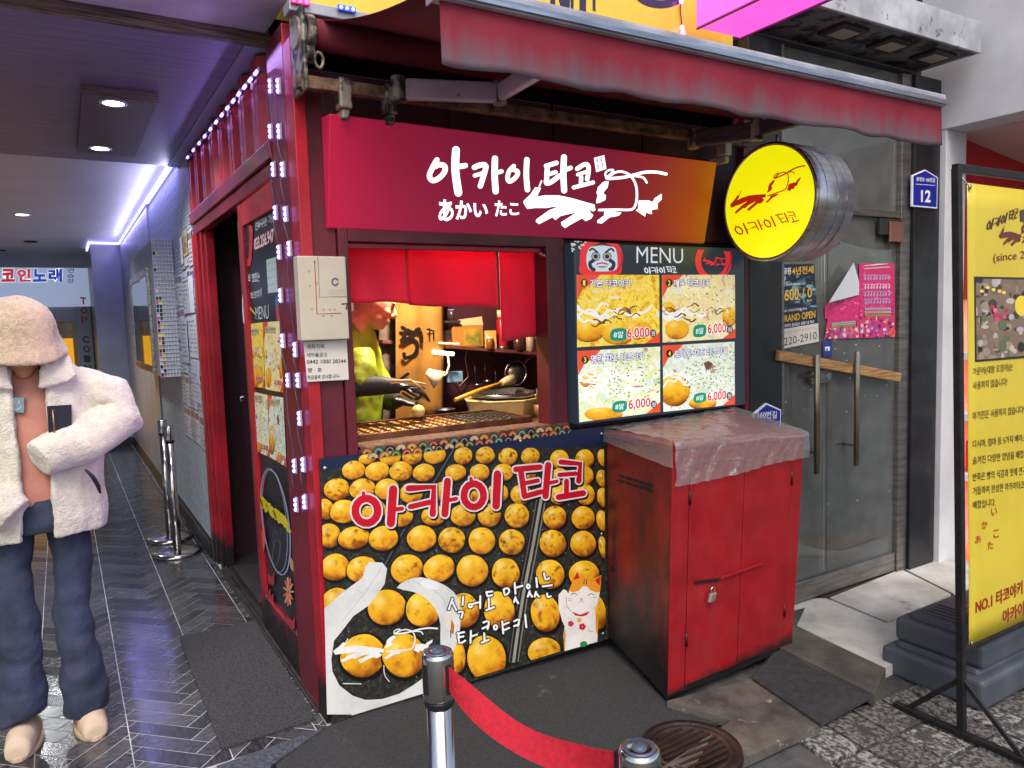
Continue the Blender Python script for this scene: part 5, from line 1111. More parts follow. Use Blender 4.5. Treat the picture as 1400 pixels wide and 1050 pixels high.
# light modules up the corner post
modx = mat('module_case', c(150,140,180), .4); cab = MATS['cable_grey']
def column(label, pix, X):
    e_ = empty('led_chain', (X,.1,1.4), label, 'light string'); last = None; pl_ = []
    for (x, y) in pix:
        p_ = S(x, y, X); md_ = MB().box(p_+V((-.004,-.012,-.030)), p_+V((.004,.012,.030))).build('module', modx, e_, .002)
        for d in (-.019,0,.019):
            b_ = MB(); b_.lathe([(.0085,0),(.0085,.004),(.005,.008),(.001,.009)], p_+V((-.004,0,d)), (-1,0,0), 8); b_.build('led', led_w, md_)
        pl_.append(p_+V((-.001,.006,.02)))
    t_ = []
    for i in range(len(pl_)-1):
        for k in range(4): u = k/4; t_.append(pl_[i]*(1-u)+pl_[i+1]*u+V((-.012*math.sin(math.pi*u),.012*math.sin(math.pi*u*2),0)))
    MB().tube(t_, .0025, 5).build('cable', cab, e_)
    ld = bpy.data.lights.new('chain_lamp','AREA'); ld.shape = 'RECTANGLE'; ld.size = 1.9; ld.size_y = .03; ld.energy = 1.8; ld.color = (.55,.34,1); lo = bpy.data.objects.new('chain_lamp', ld); COL.objects.link(lo); lo.parent = e_; lo.location = (-.03,.0,.05); lo.rotation_euler = (0,R(90),0)
column('chain of violet light modules on the inner edge of the corner post', [(371,118),(371,180),(375,232),(378,291),(383,345),(385,404),(388,466),(395,520),(404,637),(406,690)], -.008)
column('chain of violet light modules on the outer edge of the corner post', [(382,118),(383,180),(388,232),(392,293),(397,340),(405,478),(409,520),(411,572),(416,635),(418,686)], -.008)

# ================================================================== end of the passage: karaoke entrance
KY = 9.62
KE = empty('karaoke_entrance', (-1.1,KY,0), 'lit karaoke entrance with blue white signboard and yellow poster door', 'entrance')
boxp('sign_box', (-3.3,KY,1.90),(-.36,KY+.2,2.44), mat('sign_white_blue', c(214,226,240), .4, emit=.22, ecol=c(190,210,240)), KE, .004)
a = front_art(KY); zK = Zm(0,330,7.0)
for i, (ch, cc) in enumerate((('코',c(206,50,60)),('인',c(216,70,80)),('노',c(40,80,190)),('래',c(34,66,180)))):
    x0 = 14+i*150; a.text(ch, zK((x0,262),(x0+130,262),(x0+130,385),(x0,388)), cc, .045, .05, WHITE)
for i, ch in enumerate('연습장'): a.text(ch, zK((645,258+i*50),(708,258+i*50),(708,300+i*50),(645,300+i*50)), c(50,60,110), .01)
a.build('lettering', attr_mat('karaoke_lit', .4, emit=.35), KE)
boxp('head_frame', (-3.3,KY+.05,1.68),(-.43,KY+.2,1.895), mat('frame_pale', c(160,172,174), .4), KE, .004)
boxp('side_panel', (F(104,440,KY).x,KY,0),(F(124,440,KY).x,KY+.12,1.895), mat('panel_pale', c(150,166,172), .35), KE, .003)
boxp('side_panel', (F(125,440,KY).x,KY+.02,0),(-.34,KY+.12,1.895), mat('panel_dark', c(50,52,58), .3), KE, .003)
a = front_art(KY, lift=.003)
for i, ch in enumerate('TOP COIN'):
    if ch != ' ': y0 = 406+i*13.2; a = front_art(KY, lift=.003); a.text(ch, [(109+i*.9,y0),(118+i*.9,y0+1),(118.5+i*.9,y0+10.5),(109.5+i*.9,y0+9.5)], c(176,40,50) if i < 3 else c(30,34,44), .03); a.build('letter', pr, KE)
boxp('glass_head', (-3.2,KY+.12,1.45),(F(99,440,KY).x-.01,KY+.16,1.675), mat('head_glass', c(60,66,68), .1, .3, col2=c(150,146,130), scale=3), KE, .002)
boxp('door_leaf', (-1.6,KY+.14,.0),(F(99,440,KY).x-.01,KY+.18,1.448), mat('door_amber', c(224,164,30), .4, emit=.5, ecol=c(236,168,24), col2=c(206,140,30), scale=2), KE, .002)
boxp('door_leaf', (-3.3,KY+.14,.0),(-1.61,KY+.18,1.448), mat('door_dark_glass', c(40,46,50), .12, .2), KE, .002)
boxp('rear_wall', (-3.4,10.3,0),(-.3,10.4,2.8), grey, KE, 0)
a = front_art(KY+.14, lift=.003); a.text('노래방', zK((340,742),(575,740),(575,808),(340,810)), c(40,30,30), .04); a.text('코인', zK((595,742),(632,742),(632,808),(595,808)), c(40,30,30), .02); a.build('lettering', pr, KE)
# display case on the passage wall
DK = empty('display_case', (-.07,4.4,1.16), 'white lattice display case with glass front hanging on the passage wall', 'display case')
cx0, cy0, cy1, cz0, cz1 = -.152, 3.38, 5.3, 1.165, 2.18
casem = mat('case_grey', c(176,180,186), .35, col2=c(156,160,166), scale=5)
boxp('case', (cx0+.01,cy0+.01,cz0),(.0,cy1,cz1), casem, DK, .003)
boxp('frame', (cx0-.012,cy0+.30,cz0+.02),(cx0+.01,cy0+.36,cz1-.18), alu, DK, .003); boxp('frame', (cx0-.012,cy1-.08,cz0+.02),(cx0+.01,cy1-.02,cz1-.18), alu, DK, .003)
boxp('frame', (cx0-.012,cy0+.36,cz1-.24),(cx0+.01,cy1-.08,cz1-.18), alu, DK, .003); boxp('frame', (cx0-.012,cy0+.36,cz0+.02),(cx0+.01,cy1-.08,cz0+.07), mat('case_sill', c(150,90,60), .5), DK, .003)
boxp('backing', (cx0+.003,cy0+.36,cz0+.07),(cx0+.009,cy1-.08,cz1-.24), mat('case_back', c(120,130,132), .3, col2=c(170,130,60), scale=1.5), DK, 0)
boxp('pane', (cx0-.006,cy0+.36,cz0+.07),(cx0-.003,cy1-.08,cz1-.24), glass_mat('case_glass', (.9,.94,.94,1), 1.6), DK, 0)
lat = MB(); cells = []
ncol, nrow = 7, 34
for i in range(ncol+1): x = cx0+.01+(.15)*i/ncol; lat.box((x-.0012,cy0,cz0),(x+.0012,cy0+.009,cz1))
for j in range(nrow+1): z = cz0+(cz1-cz0)*j/nrow; lat.box((cx0+.01,cy0-.001,z-.0015),(-.001,cy0+.0085,z+.0015))
lat.build('lattice', mat('lattice_white', c(216,218,226), .4), DK, kind='stuff')
a = front_art(cy0+.0095, lift=.0004); a.step = 1e-6
for j in range(nrow):
    for i in range(2):
        if rnd.random() < (.75 if j < 20 else .25):
            x = cx0+.01+.15*i/ncol; z = cz0+(cz1-cz0)*j/nrow; a.poly([(x+.002,z+.002),(x+.019,z+.002),(x+.019,z+.028),(x+.002,z+.028)], rnd.choice((c(226,214,50),c(220,100,140),c(60,40,44),c(30,30,34),c(90,40,50),c(216,216,220))))
a.build('colour_squares', pr, DK)
# papers on the wall next to the stall
for k, (y0, y1, z0, z1, cc, lb) in enumerate(((2.50,2.86,1.02,1.30,c(196,196,206),'lowest white printed sheet pasted on the mosaic wall'),(2.48,2.84,1.32,1.60,c(206,206,214),'white printed sheet below the plain sheets on mosaic wall'),(2.50,2.70,1.62,1.86,c(214,214,220),'plain white sheet overlapping the red jamb'),(2.72,2.98,1.62,1.90,c(190,194,200),'grey white sheet with small print by plain sheet'),(2.62,2.80,2.00,2.16,c(196,176,110),'tan notice near the top of the mosaic wall'),(2.84,2.94,1.96,2.14,c(216,216,216),'narrow white slip beside the tan notice'),(2.88,3.2,1.28,1.58,c(200,202,208),'large pale sheet under the lattice display case'))):
    e_ = MB().box((-.006-.001*k,y0,z0),(-.004-.001*k,y1,z1)).build('wall_paper_sheet', mat('wall_paper_%d' % k, cc, .7), label=lb, cat='paper'); a = side_art(-.006-.001*k, lift=.0006)
    if k not in (2,5):
        for r_ in range(8):
            zz = z1-.03-r_*(z1-z0-.05)/8
            for q in range(7):
                yy = y1-.02-q*(y1-y0-.03)/7
                if rnd.random() < .7: a.poly([(-yy,zz),(-yy+.026,zz-.003),(-yy+.026,zz-.014),(-yy,zz-.012)], rnd.choice((c(90,84,110),c(120,110,130),c(150,90,90),c(70,70,80),c(120,120,90))))
        a.build('print', pr, e_, kind='stuff')

# a dense patchwork of handbills on the same wall
pc = [c(206,208,214),c(190,192,202),c(214,210,206),c(180,186,196),c(222,222,226)]
n_ = 0
for zi in range(6):
    for yi in range(5):
        y0 = 2.47+yi*.185+rnd.uniform(-.01,.01); z0 = .72+zi*.24+rnd.uniform(-.015,.015); n_ += 1
        if z0 > 1.9 and yi > 2: continue
        x_ = -.0015-.0003*(n_ % 5); e_ = MB().box((x_-.0004,y0,z0),(x_,y0+.175,z0+.225)).build('handbill', mat('handbill_%d' % (n_ % 5), pc[n_ % 5], .6), label='small pale handbill pasted among others on the mosaic wall by the jamb', cat='handbill', group='handbills pasted on the mosaic wall'); a = side_art(x_-.0004, lift=.0002)
        cc = rnd.choice((c(110,100,140),c(150,70,80),c(80,84,96),c(130,120,110),c(90,110,140))); a.step = 1e-6
        a.poly([(-y0-.165,z0+.165),(-y0-.01,z0+.165),(-y0-.01,z0+.21),(-y0-.165,z0+.21)], cc)
        for r_ in range(5):
            for q in range(6):
                if rnd.random() < .7: yy = -y0-.165+q*.026; zz = z0+.02+r_*.027; a.poly([(yy,zz),(yy+.02,zz),(yy+.02,zz+.013),(yy,zz+.013)], rnd.choice((c(100,96,110),c(140,136,146),c(150,90,90))))
        a.build('print', pr, e_, kind='stuff')

# ================================================================== entrance mat
drape([(245,870),(348,848),(432,982),(303,1023)], 0, .009, 'entrance_mat', mat('coir_grey', c(70,70,72), .95, col2=c(40,40,42), scale=120, detail=2, bump=.9, bscale=260), flat=.010, label='grey bristly doormat lying before the stall side door', cat='mat')

# ================================================================== stanchions
def stanchion(base, h, label, group, m, full=True):
    e_ = empty('stanchion', base, label, 'stanchion', group); b = V(base)
    mb = MB(); mb.lathe([(.001,.0),(.155,.0),(.158,.006),(.156,.018),(.13,.026),(.035,.040),(.001,.040)], b, n=40); mb.build('base', m, e_)
    MB().lathe([(.0265,.038),(.0265,h-.11)], b, n=24).build('post', m, e_)
    mb = MB(); mb.lathe([(.001,h-.108),(.029,h-.108),(.030,h-.104),(.030,h-.098),(.029,h-.094),(.001,h-.094)], b, n=24); mb.build('collar', mat('collar_black', c(20,20,22), .4), e_)
    hd = MB(); hd.lathe([(.001,h-.094),(.0305,h-.094),(.0315,h-.09),(.0315,h-.008),(.029,h-.001),(.026,h)], b, n=28); hd = hd.build('head', m, e_)
    mb = MB(); mb.lathe([(.026,h-.001),(.022,h+.003),(.014,h-.004),(.010,h+.004),(.001,h+.005)], b, n=24); mb.build('cap', mat('cap_blue_grey', c(96,106,122), .42, .6), hd)
    return e_, hd
ch2 = mat('stanchion_chrome', c(206,202,196), .16, 1.0, col2=c(180,176,170), scale=3, rvar=.05)
gA = 'chrome stanchions before the serving window'; gB = 'chrome stanchions parked by the passage wall'
t1, t2 = G(598,890,.86), G(874,1022,.86)
b1 = V((t1.x,t1.y,gz(t1.x,t1.y)+.002)); b2 = V((t2.x,t2.y,gz(t2.x,t2.y)+.002))
s1, h1 = stanchion(b1, .86-b1.z, 'chrome stanchion paying out the red belt', gA, ch2)
s2, h2 = stanchion(b2, .86-b2.z, 'chrome stanchion receiving the end of the red belt', gA, ch2)
dv = (t2-t1).normalized(); A_, B_ = t1+dv*.032, t2-dv*.033
for e_, hd_, pt in ((s1,h1,t1),(s2,h2,t2)):
    for ang in (0,math.pi/2,math.pi,-math.pi/2):
        d_ = V((math.cos(ang)*dv.x-math.sin(ang)*dv.y, math.sin(ang)*dv.x+math.cos(ang)*dv.y, 0)); p_ = pt+d_*.031+V((0,0,-.048)); sd_ = V((-d_.y,d_.x,0))
        mb = MB(); mb.hexa([p_+sd_*(.006*sx)+d_*(.003*sy)+V((0,0,.030*sz)) for sz in (-1,1) for sx, sy in ((-1,-1),(1,-1),(1,1),(-1,1))]); mb.build('belt_slot', mat('slot_black', c(12,10,10), .8), hd_, .001)
g = []
for i in range(25):
    u = i/24; p_ = A_*(1-u)+B_*u+V((0,0,-.045-.05*math.sin(math.pi*u)*(1-.2*u))); tw = 1.0*math.sin(math.pi*min(1,u*1.15))
    n_ = V((-dv.y,dv.x,0)); g.append([p_+V((0,0,.024*w_*math.cos(tw)))+n_*(.024*w_*math.sin(tw)) for w_ in (-1,-.33,.33,1)])
MB().sheet(g, False).build('belt', mat('belt_red', c(196,14,40), .7, col2=c(170,10,32), scale=90, bump=.4, bscale=600), s1, solid=.0012)
mb = MB(); mb.box(B_+V((-.008,-.012,-.075)), B_+V((.008,.012,-.02))); mb.build('belt_end', mat('clip_black', c(24,24,26), .4), s1, .003)
for q, lb in (((243,757),'chrome stanchion standing in front of its twin by passage wall'),((233,737),'chrome stanchion half hidden behind its twin by passage wall')):
    p_ = G(*q, 0.0); stanchion(V((p_.x,p_.y,.001)), .87, lb, gB, ch2)

# ================================================================== yellow banner stand
BS = empty('banner_stand', (2.5,-1.17,-.21), 'yellow printed banner hung in a black metal frame stand', 'banner')
bk = mat('frame_black', c(26,26,28), .45, .3, col2=c(40,38,38), scale=14, wear=c(190,190,186), wscale=22, wth=.75)
P0, P1 = V((2.2,-1.171,-.205)), V((2.086,-1.171,2.005)); off = V((.72,.0,0))
MB().bar(P0, P1, .028, .028).build('post', bk, BS, .003); MB().bar(P0+off, P1+off, .028, .028).build('post', bk, BS, .003)
MB().bar(P1+V((-.012,0,.0)), P1+off+V((.012,0,.004)), .026, .03).build('top_bar', bk, BS, .003); MB().bar(P0*.84+P1*.16, P0*.84+P1*.16+off, .02, .02).build('lower_bar', bk, BS, .003)
for o_ in (V(), off):
    MB().bar(P0+o_+V((0,-.28,.012)), P0+o_+V((0,.28,.012)), .03, .024).build('foot', bk, BS, .003)
    for s_ in (-1,1): MB().bar(P0+o_+V((0,s_*.22,.02)), P0+o_+V((-.01,0,.24)), .012, .02).build('brace', bk, BS, .002)
MB().bar(P0+V((-.0,-.2,.01)), P0+off+V((0,-.2,.01)), .03, .02).build('foot_rail', bk, BS, .003)
bt, bb = F(1322,250,-1.171), F(1325,885,-1.171); bw = V((.655,0,0))
g = [[bt*(1-i/20)+bb*(i/20)+bw*(j/10)+V((0,.0012*math.sin(i*.7+j*.4)*(i/20),0)) for j in range(11)] for i in range(21)]
by = mat('banner_yellow', c(206,184,58), .42, col2=c(196,172,48), scale=2, bump=.05, bscale=30)
MB().sheet(g).build('banner_sheet', by, BS, solid=.002)
bpm = attr_mat('banner_print', .4); a = front_art(-1.1735, lift=.0006); dk = c(60,40,26); rdk = c(150,24,34)
put_name(a, [(1352,308),(1390,297),(1377,291)], dk, .8); a.px([(1394,288),(1400,286),(1410,286),(1410,302),(1395,303)], c(66,56,58))
put_logo(a, [(1366,322),(1425,300),(1384,336)], c(96,34,34), 1.1)
a.text('(since 2007)', [(1358,347),(1424,340),(1424,354),(1358,361)], c(110,30,34), .0)
a.build('heading_print', bpm, BS); a = front_art(-1.1735, lift=.0006)
a.px([(1332,378),(1430,380),(1430,487),(1333,495)], c(34,30,26))
fq = [(1334,381),(1430,383),(1430,484),(1335,492)]; a.clip = a.L(fq); a.px(fq, c(120,100,84))
for k in range(130): q = (rnd.uniform(1334,1430), rnd.uniform(382,490)); a.ell(q[0],q[1],rnd.uniform(1,7),rnd.uniform(1,8),rnd.choice((c(150,130,110),c(60,56,44),c(90,100,70),c(186,170,150),c(40,36,32),c(130,110,90),c(170,160,160))),n=8)
for q in ((1342,398),(1350,393),(1358,396),(1366,398),(1372,400)): a.ell(q[0],q[1],3,2.4,c(236,190,80),n=8)
for k in range(12): a.ell(1366+rnd.gauss(0,7),430+rnd.gauss(0,7),3,3.4,rnd.choice((c(196,70,110),c(216,110,140),c(170,40,80))),n=8)
a.ell(1396,418,9,14,c(226,196,50),n=14); a.clip = None; a.build('photo_print', bpm, BS)
for st_, x0, x1, y, h in (('가문어(대왕 오징어)는',1330,1385,503,12),('사용하지 않습니다!',1330,1377,522,11),('마가린은 사용하지 않습니다!',1330,1400,563,11),('다시마, 참마 등 5가지 베이스에',1330,1408,602,11),('숨겨진 다양한 양념을 배합하여',1330,1410,624,11),('반죽은 빵의 식감과 맛에 연구를',1330,1408,647,11),('거듭하여 완성한 아카이타코만의',1330,1410,666,11),('배합입니다.',1330,1361,685,11)):
    r_ = -.13; a = front_art(-1.1735, lift=.0006); a.text(st_, [(x0,y),(x1,y+(x1-x0)*r_),(x1,y+h+(x1-x0)*r_),(x0,y+h)], dk, .005); a.build('text_line', bpm, BS)
a = front_art(-1.1735, lift=.0006)
for ch, x, y in (('あ',1337,738),('か',1346,718),('い',1359,700),('た',1354,746),('こ',1362,730)): a.text(ch, [(x-4,y-5),(x+4,y-7),(x+4,y+4),(x-4,y+6)], c(176,60,30), .02)
a.build('brush_words', bpm, BS); a = front_art(-1.1735, lift=.0006); a.text('NO.1 타코야키', [(1334,820),(1398,793),(1398,812),(1334,840)], c(150,30,24), .02); a.build('text_line', bpm, BS); a = front_art(-1.1735, lift=.0006); a.text('아카이타코', [(1371,834),(1420,812),(1420,832),(1371,854)], c(150,30,24), .02)
a.build('text_line', bpm, BS)
for q in ((1324,256),(1327,879)): p_ = F(*q,-1.171); mb = MB(); mb.lathe([(.004,0),(.009,.001),(.009,.004),(.004,.005)], p_+V((0,-.004,0)), (0,-1,0), 12); mb.build('eyelet', alu, BS)
MB().tube([bt+V((.01,0,-.01)), P1+V((.02,0,-.02))], .003, 6).build('tie', mat('tie_white', c(210,210,210), .5), BS)
# plastic ballast weights behind the banner
plg = mat('ballast_plastic', c(66,70,77), .5, col2=c(78,82,90), scale=4, bump=.08, bscale=60, rvar=.08)
def ballast(label, x0, x1, y0, y1, z0, z1, ridge):
    e_ = empty('ballast_weight', ((x0+x1)/2,(y0+y1)/2,z0), label, 'weight', 'grey plastic ballast weights of the banner stand')
    mb = MB(); mb.box((x0,y0,z0),(x1,y1,z1-.03)); mb.build('block', plg, e_, .022, seg=3); mb = MB(); mb.box((x0+.04,y0+.04,z1-.05),(x1-.04,y1-.04,z1)); mb.build('shoulder', plg, e_, .03, seg=3)
    if ridge:
        for k in range(5): boxp('rib', (x0+.08+k*.035,y0+.08,z1-.003),(x0+.095+k*.035,y1-.08,z1+.006), plg, e_, .004)
        q = V(((x0+x1)/2-.1,(y0+y1)/2,z1)); mb = MB(); mb.lathe([(.001,.02),(.03,.02),(.034,.012),(.034,-.005)], q, n=16); mb.build('filler_cap', mat('cap_orange', c(176,84,56), .5), e_)
    return e_
ballast('lower grey plastic ballast weight resting on the street', 2.46, 3.25, -1.12, -.66, -.215, -.05, False)
ballast('upper grey plastic ballast weight stacked on another one', 2.5, 3.2, -1.10, -.70, -.05, .09, True)
# ================================================================== inside the stall
def mball(mb, ctr, r, n=14, m=9, rot=None):
    ctr = V(ctr); rot = rot or Matrix.Identity(3); r = r if isinstance(r, (tuple,list)) else (r,r,r); rings = []
    for i in range(m+1):
        th = math.pi*i/m; s_ = max(math.sin(th), 1e-3); rings.append([ctr+rot @ V((r[0]*s_*math.cos(2*math.pi*k/n), r[1]*s_*math.sin(2*math.pi*k/n), -r[2]*math.cos(th))) for k in range(n)])
    mb.loft(rings); return mb
# noren curtain of three hanging panels
NR = empty('noren_curtain', (.62,.1,1.81), 'short red noren curtain of three panels across the serving window', 'curtain')
nrm = mat('noren_red', c(206,10,60), .75, col2=c(190,8,52), scale=4, sheen=.2, bump=.05, bscale=300)
t = nrm.node_tree; tl = t.nodes.new('ShaderNodeBsdfTranslucent'); tl.inputs[0].default_value = c(235,6,90); ms = t.nodes.new('ShaderNodeMixShader'); ms.inputs[0].default_value = .24
t.links.new(t.nodes['Principled BSDF'].outputs[0], ms.inputs[1]); t.links.new(tl.outputs[0], ms.inputs[2]); t.links.new(ms.outputs[0], t.nodes['Material Output'].inputs[0])
def noren(x0, x1, y, ztop, zl, zr, fold=None):
    g = []
    for i in range(15):
        u = i/14; row = []
        for j in range(17):
            v = j/16; z = ztop+(zl*(1-v)+zr*v-ztop)*u; row.append(V((x0+(x1-x0)*v, y+.012*u*math.sin(v*9+x0*7)+.01*math.sin(v*4), z-.004*math.sin(v*7)*u)))
        g.append(row)
    MB().sheet(g).build('panel', nrm, NR, solid=.002)
q = [F(470,412,.1), F(547,416,.1), F(695,418,.1), F(747,415,.1)]
noren(.18,.455,.11,1.81,F(478,412,.11).z,F(545,415,.11).z); noren(.462,.875,.125,1.81,F(550,417,.12).z,F(693,420,.12).z); noren(.885,1.075,.11,1.81,F(700,466,.11).z,F(745,460,.11).z)
MB().cyl((.15,.115,1.808),(1.09,.115,1.808),.006,n=8).build('rod', mat('rod_dark', c(50,30,34), .5), NR)
# griddle with three plates of cups
GR = empty('takoyaki_griddle', (.65,.36,1.0), 'iron takoyaki griddle of three cupped plates on the counter', 'griddle')
cast = mat('cast_iron', c(30,26,24), .45, .5, col2=c(56,44,34), scale=18, bump=.3, bscale=60); bur = mat('burnt_steel', c(130,86,56), .45, .6, col2=c(84,48,32), scale=9, bump=.2)
gx0, gx1, gy0, gy1, gz1 = .20, 1.075, .175, .56, 1.06
boxp('frame', (gx0,gy0,1.0),(gx1,gy0+.012,gz1), bur, GR, .002); boxp('frame', (gx0,gy1-.012,1.0),(gx1,gy1,gz1), bur, GR, .002)
for x in (gx0,gx1-.012): boxp('frame', (x,gy0+.0125,1.0),(x+.012,gy1-.0125,gz1), bur, GR, .002)
brass = mat('greased_bronze', c(150,104,48), .35, .5, col2=c(96,60,30), scale=30)
for k in range(3):
    x0 = gx0+.018+k*.283; x1 = x0+.276; pl_ = MB().box((x0,gy0+.018,1.03),(x1,gy1-.018,gz1-.012)).build('plate', cast, GR, .002)
    n1, n2 = 6, 8
    mb = MB(); mc = MB()
    for i in range(n1):
        for j in range(n2):
            p_ = V((x0+(i+.5)*.276/n1, gy0+.018+(j+.5)*(gy1-gy0-.036)/n2, gz1-.012)); mb.lathe([(.0215,.0),(.0215,.004),(.018,.005),(.016,.002),(.008,.0012),(.001,.001)], p_, n=10)
    mb.build('cups', brass if k < 2 else cast, pl_, kind='stuff')
mb = MB(); mball(mb, F(572,562,.50)+V((0,0,.0)), (.032,.032,.030)); mb.build('batter_ball', mat('batter', c(226,200,130), .5, col2=c(206,170,90), scale=20), label='pale batter ball on the back edge of the griddle', cat='food')
# patterned cloth over the counter edge
CL = MB(); g = []
for i in range(5): g.append([V((.18+.97*j/30, -.012-.004*math.sin(j*.8)-.002*i, 1.040-.011*i)) for j in range(31)])
CL.sheet([[V((.18+.97*j/30, .17, 1.032)) for j in range(31)]]+g); e_ = CL.build('counter_cloth', mat('cloth_print', c(60,38,34), .8, col2=c(120,76,48), scale=40, bump=.1), label='patterned cloth strip along the front of the counter', cat='cloth', solid=.002)
a = front_art(-.024, lift=.003)
a.clip = [(.185,.994),(1.145,.994),(1.145,1.038),(.185,1.038)]
for r_ in range(2):
    for k in range(22):
        x, y = .20+k*.046+.023*r_, .996+.020*(1-r_); cc = (c(176,96,46),c(76,96,50),c(196,166,120),c(50,110,100),c(150,50,40),c(190,130,60),c(40,40,60))[(k*3+r_*2) % 7]
        for q_, col_ in ((.023,c(24,20,22)),(.021,cc),(.014,c(206,186,150)),(.012,cc),(.006,c(30,24,24))): a.poly([(x+q_*math.cos(math.pi*t/10), y+q_*math.sin(math.pi*t/10)) for t in range(11)], col_)
a.build('motif', pr, e_)
# shelf on the rear wall
SY = 1.12
sl, sr = F(520,464,SY), F(752,482,SY); SH = MB().bar(sl+V((0,.06,-.012)), sr+V((.15,.06,-.03)), .18, .02).build('wall_shelf', mat('shelf_board', c(110,60,54), .5, col2=c(84,44,42), scale=6, stretch=(1,8,8)), bevel=.003, label='narrow maroon shelf board on the rear wall of the stall', cat='shelf')
def onshelf(x, Y=SY): # shelf top height at a photo column
    u = (x-520)/(752-520); return (sl*(1-u)+sr*u).z
def shelf_item(name, label, x0, x1, ytop, m, cat, depth=.08, Y=1.10, lid=None):
    p0, p1 = F(x0,430,Y), F(x1,430,Y); zb = onshelf((x0+x1)/2)-.002; zt = F((x0+x1)/2,ytop,Y).z
    e_ = MB().box((p0.x,Y,zb),(p1.x,Y+depth,zt)).build(name, m, bevel=.004, label=label, cat=cat); return e_, p0.x, p1.x, zb, zt
ck = mat('carton', c(176,120,54), .6, col2=c(160,106,44), scale=4)
e_, x0, x1, zb, zt = shelf_item('carton', 'open tan carton with yellow print on the stall shelf', 618, 660, 445, ck, 'carton', .1)
MB().prism([V((x0,1.10,zt+.001)),V((x1,1.10,zt+.001)),V((x1+.01,1.13,zt+.05)),V((x0+.06,1.13,zt+.035))], (0,.003,0)).build('flap', mat('carton_flap', c(190,160,120), .6), e_)
MB().box((x0+.07,1.0975,zb+.01),(x1-.02,1.0995,zt-.02)).build('label_patch', mat('patch_yellow', c(206,150,40), .5, col2=c(96,110,50), scale=8), e_)
shelf_item('spice_box', 'small yellow box next to the carton on the stall shelf', 664, 678, 452, mat('spice_yellow', c(206,150,60), .5, col2=c(226,190,130), scale=9), 'box', .06)
TH = empty('thermos', F(687,465,1.10), 'red thermos flask with pale cap on the stall shelf', 'flask'); p_ = F(687,440,1.13); zb = onshelf(687); hh = F(687,424,1.13).z-zb; p_ = V((p_.x,1.14,zb))
MB().lathe([(.001,0),(.032,0),(.033,.01),(.033,hh*.72),(.024,hh*.82),(.001,hh*.82)], p_, n=20).build('flask_body', mat('flask_red', c(176,30,34), .3, .3), TH); MB().lathe([(.001,hh*.82),(.027,hh*.82),(.027,hh),(.001,hh)], p_, n=18).build('cap', mat('flask_cap', c(196,186,150), .4), TH); MB().lathe([(.0335,.004),(.0345,.006),(.0345,.018),(.0335,.02)], p_, n=20).build('band', alu, TH)
shelf_item('black_box', 'black carton with red marks beside the calligraphy cloth', 598, 616, 452, mat('box_black', c(36,28,32), .5, col2=c(150,40,50), scale=12, lo=.55, hi=.6), 'box')
shelf_item('white_tub', 'small white plastic tub at the right end of stall shelf', 738, 760, 432, mat('tub_white', c(200,190,170), .5), 'tub', .06)
e_, x0, x1, zb, zt = shelf_item('paper_bundle', 'loose bundle of white paper bags above the stall shelf', 568, 606, 425, mat('bags_white', c(206,200,184), .7, col2=c(180,172,150), scale=6), 'bag', .07)
e_.location.z += F(590,436,1.1).z-onshelf(590)
MB().box((F(545,438,1.09).x,1.07,F(580,439,1.09).z-.016),(F(628,438,1.09).x,1.28,F(580,439,1.09).z-.001)).build('upper_shelf', mat('shelf_dark', c(40,30,32), .6), bevel=.003, label='short dark upper shelf under the red curtain hem', cat='shelf')
e_ = shelf_item('paper_cup_stack', 'stack of white paper cups on the short upper shelf', 556, 566, 446, mat('cup_white', c(214,210,200), .5), 'cup', .05)[0]; e_.location.z += F(560,438,1.1).z-onshelf(560)
def jar(label, x, y, Y, r_, h_, m1, m2):
    z_ = onshelf(x) if y is None else F(x,y,Y).z; p_ = V((F(x,470,Y).x, Y+.03, z_)); e_ = empty('jar', p_, label, 'jar'); MB().lathe([(.001,0),(r_,0),(r_,h_*.8),(r_*.8,h_*.86),(.001,h_*.86)], p_, n=16).build('jar_body', m1, e_); MB().lathe([(.001,h_*.86),(r_*.86,h_*.86),(r_*.86,h_),(.001,h_)], p_, n=16).build('lid', m2, e_)
jar('small jar with violet lid on the short upper shelf', 622, 437, 1.10, .024, .06, mat('jar_dark', c(60,46,44), .3), mat('lid_violet', c(110,90,140), .4)); jar('amber sauce jar between the yellow box and thermos', 673, None, 1.06, .02, .07, mat('jar_amber', c(140,80,30), .2), mat('lid_white', c(206,200,190), .4)); jar('squat dark jar behind the red curtain hem on shelf', 712, None, 1.08, .03, .09, mat('jar_brown', c(70,40,34), .3), mat('lid_red', c(150,30,34), .4)); jar('tall pale jar beside the white plastic tub on shelf', 728, None, 1.08, .024, .11, mat('jar_pale', c(180,160,130), .4), mat('lid_white', c(206,200,190), .4))
for k, (x, y, l_) in enumerate(((648,488,.16),(662,490,.13),(676,492,.19))):
    p_ = F(x,y,1.27); e_ = empty('ladle', p_, ('long steel ladle hanging under the stall shelf','short steel ladle hanging second under the stall shelf','longest steel ladle hanging nearest the strainer')[k], 'ladle'); MB().tube([p_, p_+V((0,-.01,-l_))], .004, 8).build('handle', alu, e_); mb = MB(); mb.lathe([(.026,0),(.022,-.014),(.001,-.022),(.001,-.018),(.020,-.011),(.024,0)], p_+V((0,-.03,-l_)), n=14); mb.build('bowl', alu, e_)
